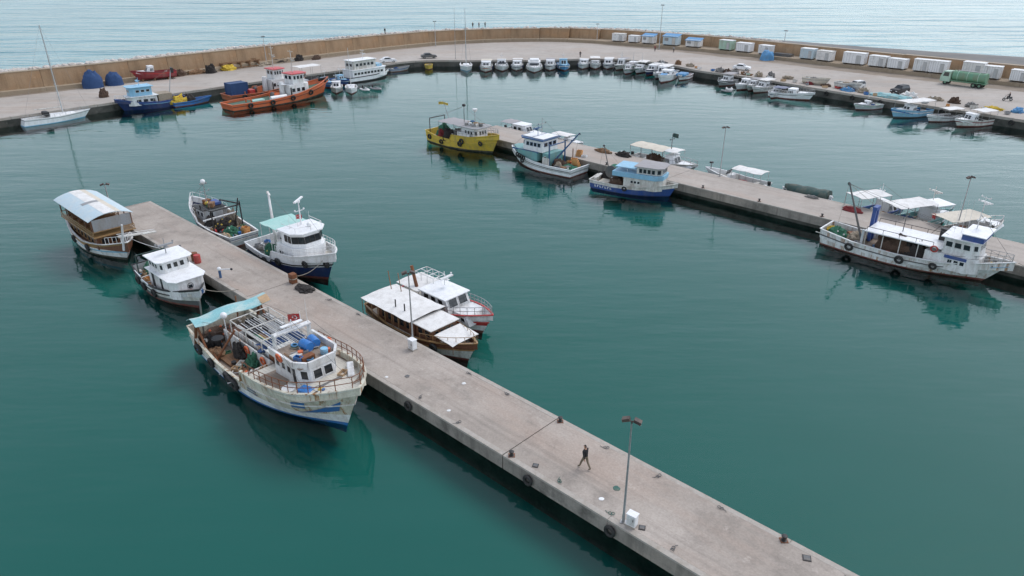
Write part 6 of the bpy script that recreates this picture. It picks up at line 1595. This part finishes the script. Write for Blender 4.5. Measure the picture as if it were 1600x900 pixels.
SH = [((30.9, 245.2), (35.7, 244.4), 2.6, 'white', 'white_worn', 0, 'leftmost white cabin by the wall with rusty marks'),
 ((36.7, 243.6), (40.3, 242.2), 2.4, 'white_clean', 'white', 2, 'small plain white cabin second from left by the wall'),
 ((41.1, 241.8), (45.4, 239.6), 2.8, 'white', 'canvas_blue', 1, 'white cabin with a blue sloping roof, left of three'),
 ((45.9, 236.4), (51.0, 233.4), 3.2, 'canvas_sky', 'canvas_blue', 1, 'tallest cabin with a bright blue roof, middle of three'),
 ((51.6, 231.6), (56.2, 228.6), 2.6, 'canvas_white', 'canvas_blue', 1, 'cream white cabin with a blue roof, right of three'),
 ((59.2, 224.0), (63.0, 221.0), 3.0, 'green_pale', 'white', 0, 'green fronted cabin by the wall'),
 ((63.2, 220.4), (67.4, 217.0), 3.0, 'white_clean', 'white', 2, 'plain white cabin right of the green fronted one'),
 ((67.4, 214.4), (70.6, 211.4), 2.9, 'white', 'white', 0, 'white cabin left of the blue covered heap'),
 ((77.2, 206.2), (80.2, 202.9), 3.0, 'canvas_sky', 'white', 2, 'pale grey cabin right of the blue covered heap'),
 ((80.3, 202.6), (83.8, 199.2), 2.8, 'canvas_white', 'white_worn', 0, 'cream cabin with slatted front by the wall'),
 ((84.2, 196.4), (89.4, 192.4), 3.2, 'white_clean', 'white', 2, 'longest plain white cabin by the right wall'),
 ((90.2, 192.6), (93.2, 188.4), 3.0, 'white', 'white', 0, 'white cabin with a grey front panel by the right wall'),
 ((93.8, 189.4), (97.0, 185.4), 3.0, 'white_clean', 'white', 2, 'plain white cabin directly right of the grey panelled one'),
 ((97.6, 184.4), (100.2, 181.0), 3.2, 'white', 'white', 2, 'white cabin left of the last touching pair'),
 ((100.6, 182.2), (103.6, 178.6), 3.1, 'white_clean', 'white', 2, 'white cabin just left of the green lorry'),
 ((103.0, 174.4), (106.4, 170.2), 3.6, 'canvas_white', 'white', 2, 'cream white cabin standing behind the green lorry'),
 ((107.2, 172.2), (109.6, 168.6), 3.4, 'white', 'white', 2, 'white cabin behind the rear of the green lorry'),
 ((111.4, 168.4), (114.0, 165.2), 3.0, 'white_clean', 'white', 2, 'rightmost white cabin near the picture edge')]
for a, c, h, m, rm, kd, lab in SH: shed(lab, a, c, h, m, rm, kd)
heap('tarp_heap', 'bright blue tarpaulin covered heap between the white cabins', 'tarpaulin', (69.4, 204.6, DZ), (3.8, 3.2, 2.6), 'canvas_blue', .4, loops=0, lump=.6)
container('dark low container beside the blue covered heap', (74.2, 206.2, DZ), math.atan2(-1, 1), 5.0, 1.8, 1.5, 'grey_dark', ribs=False)
# --- things on the quay, left part
heap('tarp_heap', 'taller navy blue covered heap on the left quay', 'tarpaulin', (-92.0, 162.6, DZ), (4.2, 3.4, 3.4), 'net_blue', .6, loops=3, lump=.42)
heap('tarp_heap', 'lower navy blue covered heap on the left quay', 'tarpaulin', (-88.9, 165.8, DZ), (3.6, 3.0, 2.8), 'net_blue', .2, loops=3, lump=.42)
b = small('fishing_boat', 'red boat with a white wheelhouse standing ashore on the left quay', -83.0, 172.6, 38 + 180, 9.6, 3.0, hullm='red_dark', stripe='red', cab=(.0, .2, .75, 1.9), fb=1.1, out=False, inner='red_dark', deckm='wood_brown', low='red_dark')
b.root.location.z = DZ + .72
b.mb('cradle', lambda m: [m.box(xx, xx + .3, -1.2, 1.2, -.72, -.3, 'timber') for xx in (-3, 0, 2.6)])
mats = ['net_brown', 'timber', 'net_dark', 'net_beige', 'net_yellow', 'timber', 'net_red']
LN = ['rust brown net heap', 'heap of weathered timber', 'black net heap', 'beige net heap', 'ochre net heap', 'pile of brown planks', 'dark red net heap']
for i, (xx, yy, sx, sy, sz) in enumerate(((-79.6, 178.2, 3.4, 2.2, 1.3), (-76.8, 181.4, 4.5, 2, .9), (-73.6, 182.6, 2.4, 2.2, 2.0), (-74.6, 184.8, 4.5, 2.2, .9), (-71.0, 187.2, 3.6, 2.6, 1.2))):
    heap('net_heap', LN[i] + ' below the wall on the left quay', 'fishing net', (xx, yy, DZ), (sx, sy, sz), mats[i], R(48))
# long steel / timber frame lying by the wall
o = thing('timber_frame', 'long brown timber frame lying by the wall behind the tugs', 'frame', (-69.6, 191.2, DZ), R(44))
for k in range(5):
    mb = MB(); mb.box(-5 + k * 2.4, -4.7 + k * 2.4, -1.2, 1.2, .3, 1.5, 'timber'); mb.build('crosspiece', o)
for yy in (-1.3, 1.1):
    for z in (.1, 1.5):
        mb = MB(); mb.box(-5.4, 5.2, yy, yy + .25, z, z + .25, 'timber'); mb.build('beam', o)
for i, (xx, yy, sx, sy, sz, m, lab) in enumerate(((-62.2, 199.6, 6, 1.6, .9, 'net_dark', 'long dark net heap along the wall behind the tugs'), (-57.6, 203.2, 2.4, 1.6, 1.5, 'net_dark', 'black covered lump below the wall lamp'), (-53.4, 205.6, 2.6, 1.5, 1.1, 'net_brown', 'small dark heap right of the wall lamp'), (-64.6, 194.8, 3.6, 2.4, .8, 'net_beige', 'pale rope heap in front of the long timber frame'), (-84.0, 151.5, 1.7, 1.5, 1.6, 'net_brown', 'small brown heap behind the yacht on the quay'))):
    heap('net_heap', lab, 'fishing net', (xx, yy, DZ), (sx, sy, sz), m, R(46))
# --- things on the right quay edge
o = heap('tarp_heap', 'turquoise tarpaulin spread along the right quay edge', 'tarpaulin', (77.6, 150.6, DZ), (8.6, 2.6, .8), 'turquoise', R(-51), loops=0, lump=.8)
rngq = random.Random(11)
CL = [(51.0, 183.2, 'net_grey', 'grey net heap left of the parked white car'), (52.6, 182.0, 'net_brown', 'brown net heap left of the parked white car'), (54.2, 181.2, 'net_grey', 'second grey net heap left of the parked white car'), (56.4, 179.6, 'timber', 'rust coloured net heap at the quay edge below the white car'), (58.6, 176.8, 'net_beige', 'beige gear heap behind the grey awning boat'), (61.2, 175.8, 'net_grey', 'grey lumps on the quay behind the white gear boat'), (64.6, 174.0, 'net_beige', 'long beige net heap on the right quay'), (66.9, 166.6, 'net_red', 'purplish net heap beside the motor cruiser'), (69.6, 164.0, 'net_brown', 'dark crate heap on the quay right of the cruiser'), (72.8, 159.6, 'net_grey', 'pale plank heap on the right quay'), (74.6, 156.4, 'net_beige', 'cream net heap next to the pickup shaped car'), (72.0, 158.4, 'canvas_blue', 'small bright blue bundle on the right quay'), (81.6, 151.0, 'canvas_white', 'white sack heap at the end of the turquoise tarpaulin'), (85.4, 148.2, 'net_beige', 'loose gear heap behind the large white awning boat'), (87.6, 145.4, 'net_brown', 'brown gear heap right of the large white awning boat'), (89.0, 141.6, 'net_grey', 'grey gear heap behind the open boat'), (91.6, 139.0, 'net_yellow', 'yellowish heap behind the rightmost boat'), (94.6, 136.4, 'canvas_blue', 'flat bright blue covered heap on the right quay'), (97.0, 131.8, 'net_grey', 'grey pots heap near the right picture edge'), (98.8, 129.2, 'net_red', 'reddish brown pots heap near the right picture edge'), (100.6, 127.4, 'net_brown', 'dark pots heap nearest the right picture edge'), (39.8, 198.6, 'net_grey', 'grey heap on the quay bend behind the crowded boats'), (43.6, 196.4, 'timber', 'brown heap on the quay bend behind the big cruiser'), (46.0, 193.0, 'net_beige', 'beige lumps on the quay right of the bend')]
for i, (xx, yy, m, lab) in enumerate(CL):
    heap('gear_heap', lab, 'fishing gear', (xx, yy, DZ), (rngq.uniform(1.6, 3.2), rngq.uniform(1.2, 2.0), rngq.uniform(.5, 1.1)), m, R(-50), seed=i, floats=4 if i % 2 else 0, lump=1.4)
rc = random.Random(4)
qpts = [p for p in offset(qe, 1.6) if p.x > 46 and p.y > 124]
LM = [((51, 176), 'behind the grey awning boat'), ((57, 169), 'behind the white gear boat'), ((62, 163), 'behind the purple canopy cruiser'), ((69, 158), 'by the pickup shaped car'), ((76, 149), 'by the turquoise tarpaulin'), ((82, 142), 'behind the large white awning boat'), ((87, 136), 'behind the open boat'), ((94, 129), 'right of the rightmost boat')]
CN = {'white': 'white', 'fish_box': 'orange', 'blue_mid': 'blue', 'grey': 'dark grey', 'tan_box': 'tan', 'white_worn': 'dirty white', 'green_pale': 'pale green', 'red': 'red', 'grey_pale': 'light grey'}
seen = {}
for i in range(26):
    p = qpts[int(i / 26 * len(qpts))]; t_ = rc.uniform(0, 1.8)
    near = min(LM, key=lambda q: (q[0][0] - p.x) ** 2 + (q[0][1] - p.y) ** 2)[1]
    free = [k for k in CN if (k, near) not in seen]
    mcol = rc.choice(free or list(CN)); seen[(mcol, near)] = 1
    o = crate(None, (p.x + t_ + rc.uniform(-.5, .5), p.y + t_ * .8, DZ + .13), (rc.uniform(.7, 1.2), rc.uniform(.5, .8), rc.uniform(.3, .6)), mcol, rc.uniform(0, 3), 'fish_crate')
    tag(o, CN[mcol] + ' fish crate on the quay ' + near, 'crate', 'crates scattered along the right quay edge')
# --- motorbike and rider
def person(label, loc, rz, top='cloth_black', leg='cloth_khaki', pose='walk', name='person'):
    J = {'pelvis': (0, 0, .95), 'waist': (0, 0, 1.08), 'chest': (.02, 0, 1.33), 'neck': (.03, 0, 1.5), 'head0': (.04, 0, 1.58), 'head1': (.06, 0, 1.68), 'head2': (.05, 0, 1.76)}
    E = [('pelvis', 'waist'), ('waist', 'chest'), ('chest', 'neck'), ('neck', 'head0'), ('head0', 'head1'), ('head1', 'head2')]
    rad = {'pelvis': (.15, .13), 'waist': (.15, .11), 'chest': (.18, .12), 'neck': (.06, .06), 'head0': (.075, .075), 'head1': (.095, .085), 'head2': (.07, .07)}
    walk = pose == 'walk'; sit = pose == 'sit'
    for sd, nm, ph in ((1, 'l', 1), (-1, 'r', -1)):
        y = sd * .1
        if sit: L = [(.05, y * 1.4, .9), (.42, y * 2.4, .78), (.30, y * 2.2, .38), (.42, y * 2.2, .32)]
        elif walk: L = [(0, y, .92), (.16 * ph + .05, y, .52), ((.34 if ph > 0 else -.34), y * .8, .11), ((.50 if ph > 0 else -.20), y * .8, .05)]
        else: L = [(0, y, .92), (.02, y, .5), (0, y, .1), (.16, y, .05)]
        if walk and ph < 0: L[2] = (-.36, y * .8, .16)
        ks = ['hip', 'knee', 'ankle', 'toe']; rr = [(.10, .10), (.07, .07), (.05, .05), (.045, .035)]
        prev = 'pelvis'
        for k_, p_, r_ in zip(ks, L, rr): J[nm + k_] = p_; rad[nm + k_] = r_; E.append((prev, nm + k_)); prev = nm + k_
        if sit: A = [(.02, sd * .21, 1.42), (.22, sd * .30, 1.16), (.50, sd * .28, 1.12), (.58, sd * .27, 1.10)]
        elif walk: A = [(.02, sd * .21, 1.43), (-.10 * ph, sd * .28, 1.16), (.16 if ph < 0 else -.16, sd * .27, .95 if ph > 0 else 1.0), (.24 if ph < 0 else -.17, sd * .26, .87 if ph > 0 else .97)]
        else: A = [(.02, sd * .21, 1.43), (.0, sd * .27, 1.15), (.06, sd * .26, .9), (.08, sd * .25, .82)]
        ks = ['sho', 'elb', 'wri', 'hand']; rr = [(.07, .07), (.05, .05), (.036, .036), (.04, .025)]
        prev = 'chest'
        for k_, p_, r_ in zip(ks, A, rr): J[nm + k_] = p_; rad[nm + k_] = r_; E.append((prev, nm + k_)); prev = nm + k_
        h = Vector(A[3]); d = (Vector(A[3]) - Vector(A[2])).normalized()
        for q in range(4):
            f1 = h + d * (.06 + .01 * (q in (1, 2))) + Vector((0, 0, 0)) + Vector((.018 * (q - 1.5), 0, 0)); f2 = f1 + d * .035 + Vector((0, -sd * .015, 0))
            J[nm + 'f%d' % q] = tuple(f1); rad[nm + 'f%d' % q] = (.01, .01); E.append((nm + 'hand', nm + 'f%d' % q))
            J[nm + 'g%d' % q] = tuple(f2); rad[nm + 'g%d' % q] = (.008, .008); E.append((nm + 'f%d' % q, nm + 'g%d' % q))
        J[nm + 'th'] = tuple(Vector(A[2]) + d * .06 + Vector((.05, 0, 0))); rad[nm + 'th'] = (.011, .011); E.append((nm + 'hand', nm + 'th'))
    ks = list(J); idx = {k_: i for i, k_ in enumerate(ks)}
    me = bpy.data.meshes.new('tmp'); me.from_pydata([J[k_] for k_ in ks], [(idx[a], idx[c]) for a, c in E], [])
    ob = bpy.data.objects.new('tmp', me); COL.objects.link(ob)
    sk = ob.modifiers.new('skin', 'SKIN'); sk.use_smooth_shade = True
    lay = me.skin_vertices[0] if me.skin_vertices else None
    if lay is None:
        bpy.context.view_layer.objects.active = ob
        bpy.context.view_layer.update(); lay = me.skin_vertices[0] if me.skin_vertices else None
    if lay:
        for i, k_ in enumerate(ks): lay.data[i].radius = rad[k_]; lay.data[i].use_root = (k_ == 'pelvis')
    ss = ob.modifiers.new('sub', 'SUBSURF'); ss.levels = 1; ss.render_levels = 1
    dg = bpy.context.evaluated_depsgraph_get(); ev = ob.evaluated_get(dg)
    m2 = bpy.data.meshes.new_from_object(ev); bpy.data.objects.remove(ob)
    m2.name = name; m2.materials.clear()
    for q in (leg, top, 'skin', 'hair', 'black'): m2.materials.append(MATS[q])
    hands = [Vector(J['lhand']), Vector(J['rhand'])]
    hz = .98 if not sit else 1.0
    for p_ in m2.polygons:
        c = p_.center
        if min((c - h_).length for h_ in hands) < .11: k_ = 2
        elif c.z > 1.70 or (c.z > 1.58 and c.x < .02): k_ = 3
        elif c.z > 1.49: k_ = 2
        elif c.z > hz or (abs(c.y) > .2 and c.z > .8): k_ = 1
        elif c.z < .1 and not sit: k_ = 4
        else: k_ = 0
        p_.material_index = k_; p_.use_smooth = True
    o = bpy.data.objects.new(name, m2); COL.objects.link(o)
    o.location = loc; o.rotation_euler = (0, 0, rz)
    if label:
        tag(o, label, 'person')
        mb = MB()       # eyes, nose, mouth and ears
        for sy in (-.035, .035): mb.ball((.145, sy, 1.67), .012, 'hair', 5)
        mb.obox((.158, 0, 1.645), (.03, .022, .04), 'skin'); mb.obox((.145, 0, 1.605), (.012, .05, .01), 'red_dark')
        for sy in (-.09, .09): mb.ball((.05, sy, 1.66), .025, 'skin', 6)
        mb.build('face', o, 60)
    return o
bk = thing('motorbike', 'dark scooter ridden along the quay near the right edge', 'motorbike', (99.6, 147.6, DZ), R(160))
for xx in (-.62, .62):
    mb = MB(); mb.torus((xx, 0, .3), .23, .07, (0, 1, 0), 'rubber', 14, 6); mb.tube((xx, -.05, .3), (xx, .05, .3), .12, 'steel', 8); mb.build('wheel', bk, 50)
mb = MB(); mb.poly([(-.75, -.14, .55), (.25, -.14, .35), (.35, -.12, .5), (-.1, -.14, .72), (-.75, -.12, .75), (-.75, .14, .55), (.25, .14, .35), (.35, .12, .5), (-.1, .14, .72), (-.75, .12, .75)], [(4, 3, 2, 1, 0), (5, 6, 7, 8, 9)] + [(i, (i + 1) % 5, 5 + (i + 1) % 5, 5 + i) for i in range(5)], 'grey_dark'); mb.build('body', bk, bev=.03)
mb = MB(); mb.tube((.62, 0, .3), (.42, 0, .95), .05, 'grey_dark', 6); mb.tube((.42, -.3, 1.02), (.42, .3, 1.02), .02, 'black', 5); mb.obox((.5, 0, .78), (.06, .34, .5), 'grey', ry=-.3); mb.build('fork', bk)
mb = MB(); mb.box(-.75, -.1, -.13, .13, .76, .85, 'black'); mb.build('seat', bk, bev=.03)
person('person in dark clothes riding the scooter', (99.6 + .25 * .94, 147.6 - .25 * .34, DZ + .0), R(160), 'cloth_black', 'cloth_black', 'sit')
# ================================================================ SMALL THINGS ON THE PIERS
person('person in a black top and khaki trousers walking along the near pier', (*on1(4.5, 2.45)[:2], DZ - .005), R(H1 + 178), 'cloth_black', 'cloth_khaki', 'walk')
def lamp(label, loc, h, rz=0, two=True, group='harbour lamp posts', r=.07):
    o = thing('lamp_post', label, 'lamp post', loc, rz, group)
    mb = MB(); mb.box(-.16, .16, -.16, .16, 0, .04, 'steel'); mb.lathe((0, 0, .04), [(r * 1.3, 0), (r * 1.2, .5), (r, .55), (r * .6, h - .1)], 'steel', 8); mb.build('pole', o, 40)
    mb = MB(); mb.tube((-.38, 0, h), (.38, 0, h), .035, 'lamp_head', 6); mb.tube((0, 0, h - .12), (0, 0, h), .05, 'lamp_head', 6); mb.build('bracket', o)
    for sx in ((-1, 1) if two else (1,)):
        mb = MB(); mb.obox((sx * .3, 0, h + .06), (.4, .3, .17), 'lamp_head', ry=sx * .35)
        mb.obox((sx * .34, 0, h - .035), (.3, .22, .012), 'white_worn', ry=sx * .35); mb.build('lamp_head', o, bev=.03)
    return o
lamp('tall lamp post beside the white cabinet near the walking person', on1(8.75, .42), 6.65, R(-20))
lamp('lamp post by the white box in front of the wooden awning boat', on1(-14.3, 4.75), 6.3, R(10))
lamp('dark lamp post at the far end of the near pier', on1(-64.3, .55), 3.4, R(20), r=.09)
lamp('lamp post behind the low white awning boat on the far pier', on2(16.5, 6.5), 6.6, R(10))
lamp('lamp post behind the long white trawler on the far pier', on2(45.6, 6.5), 5.9, R(15))
lamp('lamp post on the ledge above the tugs', (-64.6, 197.4, DZ + .0), 6.8, R(40), r=.1)
lamp('lamp post at the wall above the dark car', (-23.6, 234.0, DZ), 7.2, R(10), r=.1)
lamp('tallest thin lamp mast at the wall beside the blue roofed cabins', (44.0, 226.2, DZ), 12.4, R(-30), r=.11)
lamp('lamp post at the wall left of the first white cabin', (27.2, 243.2, DZ), 5.6, R(-20), r=.1)
lamp('lamp post on the wall above the blue covered heap', (76.6, 213.4, DZ + 3.0), 3.6, R(-40), r=.1)
o = thing('lamp_mast', 'thin mast on the middle quay beside the left yacht', 'mast', (-15.5, 206.5, DZ))
mb = MB(); mb.lathe((0, 0, 0), [(.08, 0), (.05, 7), (.03, 13.5)], 'steel', 8); mb.build('pole', o, 40)
mb = MB(); mb.box(-.2, .2, -.2, .2, 0, .05, 'steel'); mb.build('base_plate', o)
def cabinet(label, loc, rz, s=1.0):
    o = thing('electric_cabinet', label, 'cabinet', loc, rz, 'pier supply cabinets')
    mb = MB(); mb.box(-.34 * s, .34 * s, -.26 * s, .26 * s, .1, 1.05 * s, 'white_clean'); mb.build('body', o, bev=.03)
    mb = MB(); mb.box(-.38 * s, .38 * s, -.3 * s, .3 * s, 1.053 * s, 1.11 * s, 'white_clean'); mb.build('lid', o, bev=.02)
    mb = MB(); mb.box(-.36 * s, .36 * s, -.28 * s, .28 * s, 0, .1, 'concrete_plain'); mb.build('plinth', o)
    mb = MB(); mb.box(-.28 * s, .28 * s, -.26 * s - .02, -.26 * s - .002, .2, .95 * s, 'white'); d = mb.build('door', o, bev=.01)
    mb = MB(); mb.box(.18 * s, .22 * s, -.26 * s - .05, -.26 * s - .02, .5, .65, 'black'); mb.build('handle', d)
    return o
cabinet('white electric cabinet at the foot of the tall near lamp post', on1(9.25, .5), PA + .1, .78)
cabinet('white cabinet at the foot of the lamp post by the wooden boat', on1(-14.0, 4.45), PA, .85)
# bollards, rings and ropes along the edges
def bollard(label, p, rz=0):
    o = thing('bollard', label, 'bollard', p, rz, 'black mooring bollards')
    mb = MB(); mb.lathe((0, 0, 0), [(.17, 0), (.17, .03), (.1, .05), (.09, .24), (.16, .28), (.16, .33), (.1, .36)], 'black', 12); mb.build('post', o, 40)
    mb = MB(); mb.box(-.2, .2, -.2, .2, 0.004, .03, 'rust'); mb.build('base_plate', o)
bollard('bollard at the left edge next to the deck joint', on1(.45, .35)); bollard('bollard at the right edge next to the deck joint', on1(.35, 5.12))
bollard('bollard on the right pier edge near the bottom of the picture', on1(15.7, 5.12))
for k in range(7): bollard('black bollard on the edge of the far pier', on2(2 + k * 7.8, .35))
rg = 0
def ring(label, p, m='grey_dark'):
    mb = MB(); mb.torus((0, 0, .06), .10, .02, (.2, .1, 1), m, 12, 5); mb.torus((.15, .04, .05), .09, .02, (-.2, .1, 1), m, 12, 5)
    mb.path([(.22, 0, .04), (.35, .06, .03), (.48, -.03, .03)], .016, m, 4)
    o = mb.build('mooring_ring', None, 50); o.location = p; o.rotation_euler = (0, 0, random.uniform(0, 6)); tag(o, label, 'mooring ring', 'mooring rings with rope ends along the near pier')
for s_ in (-8.4, -4.4, 4.2, 8.0, 11.8): ring('mooring ring with a rope end on the left edge of the near pier', on1(s_, .5), 'rope_green' if s_ in (4.2, 8.0) else 'grey_dark')
for s_ in (-8.4, -4.3, 4.3, 8.1, 12.0, 19.4, -22, -26): ring('mooring ring with a rope end on the right edge of the near pier', on1(s_, 5.0))
def plate(label, s_, n_, a=.36, m='black'):
    mb = MB(); mb.box(-a / 2, a / 2, -a / 2, a / 2, 0, .03, m); mb.box(-a / 2 + .05, a / 2 - .05, -a / 2 + .05, a / 2 - .05, .03, .05, 'grey_dark')
    o = mb.build('drain_plate'); place(o, on1(s_, n_, DZ + .004), PA + .5); tag(o, label, 'drain', 'square black plates in the pier deck')  # black plate stands in for the dark of a square drain hole
plate('square black plate left of the walking person', 2.15, .65); plate('square black plate beside the white electric cabinet', 9.75, .75); plate('square black plate near the bottom right pier edge', 17.1, 4.75, .42)
def spot(name, label, s_, n_, r_, m, cat):
    rr = random.Random(int(s_ * 10)); mb = MB()
    pts = [(r_ * rr.uniform(.7, 1.1) * math.cos(a * math.pi / 6), r_ * rr.uniform(.7, 1.1) * math.sin(a * math.pi / 6), 0) for a in range(12)]
    mb.poly([(x, y, 0) for x, y, z in pts] + [(x * .9, y * .9, .02) for x, y, z in pts] , [(i, (i + 1) % 12, 12 + (i + 1) % 12, 12 + i) for i in range(12)] + [tuple(range(12, 24))], m)
    o = mb.build(name); place(o, on1(s_, n_, DZ + .003)); tag(o, label, cat)
spot('paint_patch', 'round white patch on the deck left of the tall lamp', 6.8, 1.05, .17, 'white_clean', 'patch')
spot('paint_patch', 'green patch on the deck behind the tall lamp post', 6.9, 2.35, .24, 'rope_green', 'patch')
spot('paint_patch', 'white splash on the deck by the trawler bow', -12.3, .6, .16, 'white', 'patch')
spot('oil_stain', 'dark oil stain in the middle of the pier near the trawler bow', -11.3, 1.7, .22, 'grey_dark', 'stain')
spot('paint_patch', 'white splash by the right edge of the near pier', -7.6, 3.9, .17, 'white', 'patch')
spot('paint_patch', 'pale splash on the left side of the near pier deck', -5.9, .9, .15, 'white', 'patch')
# tyres hanging on the pier face
for s_, n_, lab in ((8.3, -.14, 'black tyre on the pier face below the tall lamp'), (2.25, -.14, 'black tyre on the pier face left of the walking person'), (-9.0, -.14, 'black tyre on the pier face right of the trawler bow')):
    mb = MB(); mb.torus((0, 0, 0), .27, .11, (0, 1, 0), 'rubber', 16, 7); o = mb.build('tyre', None, 60)
    place(o, on1(s_, n_ - .02, 1.02), PA); tag(o, lab, 'tyre', 'tyres hung on the near pier')
# objects on the pier
def drum(label, p, m, rz=0):
    o = barrel(None, p, m, .32, .85, 'oil_drum'); tag(o, label, 'drum'); return o
drum('red drum on the pier beside the black striped boat', on1(-42.6, .75), 'red'); drum('dark rusty drum beside the red drum', on1(-43.3, .8), 'rust')
o = heap('net_heap', 'dark net patch lying on the right edge of the near pier', 'fishing net', on1(-29.6, 4.6), (2.2, 1.3, .3), 'net_dark', PA)
o = thing('bitt', 'rusty square mooring bitt at the bow of the navy trawler', 'bollard', on1(-31.6, 4.7), PA)
mb = MB(); mb.box(-.3, .3, -.3, .3, .0, .95, 'rust'); mb.build('block', o, bev=.06); mb = MB(); mb.torus((0, 0, .5), .36, .05, (.1, 0, 1), 'rope', 16, 5); mb.build('rope_turn', o, 50)
def post(label, p, h, m='grey_dark'):
    o = thing('mooring_post', label, 'post', p); mb = MB(); mb.tube((0, 0, 0), (0, 0, h), .1, m, 8); mb.build('shaft', o, 40); mb = MB(); mb.box(-.18, .18, -.18, .18, 0, .03, m); mb.build('foot', o)
post('short dark post on the pier behind the black striped boat', on1(-46.2, .7), .9); 
o = thing('davit', 'small white davit arm on the pier edge by the black striped boat', 'davit', on1(-37.6, .6), PA)
mb = MB(); mb.tube((0, 0, 0), (0, 0, .8), .12, 'blue_trim', 8); mb.build('stand', o, 40); mb = MB(); mb.tube((0, 0, .85), (1.4, .5, 1.15), .06, 'white_clean', 6); mb.ball((0, 0, .9), .2, 'white_clean', 8); mb.ball((1.45, .52, 1.15), .12, 'black', 6); mb.build('arm', o, 50)
heap('net_heap', 'brown net heap on the far pier near the crane of the royal blue boat', 'fishing net', on2(-2.6, 5.6), (2.8, 1.2, .5), 'timber', PA2)
heap('net_heap', 'dark rope coil heap at the far edge of the far pier', 'fishing net', on2(.9, 5.9), (2.4, 1.4, .6), 'net_dark', PA2, floats=3)
o = thing('crate_stack', 'stack of orange fish crates on the far pier edge', 'crates', on2(-3.8, 1.2), PA2)
for k in range(3): crate(o, (.05 * k, .03 * k, .3 * k), (.8, .55, .3), 'fish_box', .1 * k)
crate(o, (.95, .1, 0), (.8, .55, .3), 'white', .2)
heap('net_heap', 'small pale heap on the far pier by the green covered boat', 'fishing net', on2(29.4, 6.2), (1.6, .7, .3), 'net_grey', PA2)
heap('net_heap', 'reddish bundle on the far pier beside the blue gantry', 'fishing net', on2(35.0, 4.6), (2.4, .8, .5), 'net_red', PA2)
# mooring ropes
mooring(bpos(C, -9.6, 2.4, 1.8), on1(-31, .4, DZ + .2), .3, label='rope from the rust-streaked trawler stern to the pier')
mooring(on1(-41.2 + 5.4, -2.0, 1.9), on1(-33.6, .35, DZ + .2), .25, label='rope from the black striped boat bow to the pier')
mooring(on1(-37.9 + 5.6, 8.6, 2.6), on1(-31.6, 4.9, DZ + .6), .45, label='pale rope from the navy trawler bow to the rusty bitt')
mooring(bpos(K, 9.2, .3, 2.5), on2(56.6, .35, DZ + .2), .3, label='rope from the long white trawler bow to the far pier')
mooring(on1(-53.2, -1.8, 2.2), on1(-47.2, .5, DZ + .1), .3, 'white', .03, 'white rope from the excursion boat to the near pier')
# people on the sea wall and quay
wall_top = DZ + LED + WH + .14
def on_wall(x):
    k = min(range(len(wl)), key=lambda i: abs(wl[i].x - x)); q = offset(wl, lw_at(x) + 1.15)[k]; return (q.x, q.y, wall_top - .1)
for x_, lab, tp_ in ((-107.8, 'lone person in grey standing on the wall at the far left', 'grey'), (-35.6, 'person in dark clothes alone on the middle of the wall', 'cloth_black'), (-12.6, 'person in black at the left of the group on the wall', 'cloth_black'), (-10.6, 'person in white standing tall in the group on the wall', 'white_worn'), (-9.6, 'person in navy within the group on the wall', 'navy'), (-8.0, 'person in dark grey at the right of the group on the wall', 'grey_dark')):
    person(lab, on_wall(x_), R(-90 + x_ * 7 % 60), tp_, 'cloth_black', 'stand')
for (xx, yy, lab, tp_) in ((42.0, 222.0, 'person in dark red standing on the quay before the blue roofed cabins', 'red_dark'), (47.0, 219.6, 'person in grey standing on the quay before the blue roofed cabins', 'grey'), (19.0, 209.6, 'person in black standing behind the small wheelhouse boat', 'cloth_black')):
    person(lab, (xx, yy, DZ), R(-100), tp_, 'cloth_black', 'stand')
# tyres along the right quay face
tf = 0
for i in range(2, len(cq) - 1):
    a = cq[i]
    if a.x > 66 and a.y > 118 and i % 2 == 0:
        d = (cq[i + 1] - cq[i - 1]).normalized(); q = a - Vector((-d.y, d.x, 0)) * .22
        mb = MB(); mb.torus((0, 0, 0), .36, .15, (0, 1, 0), 'rubber', 12, 6); o = mb.build('tyre', None, 60); place(o, (q.x, q.y, .95), math.atan2(d.y, d.x))
        tag(o, 'black tyre hanging on the face of the right quay', 'tyre', 'tyres on the right quay face')
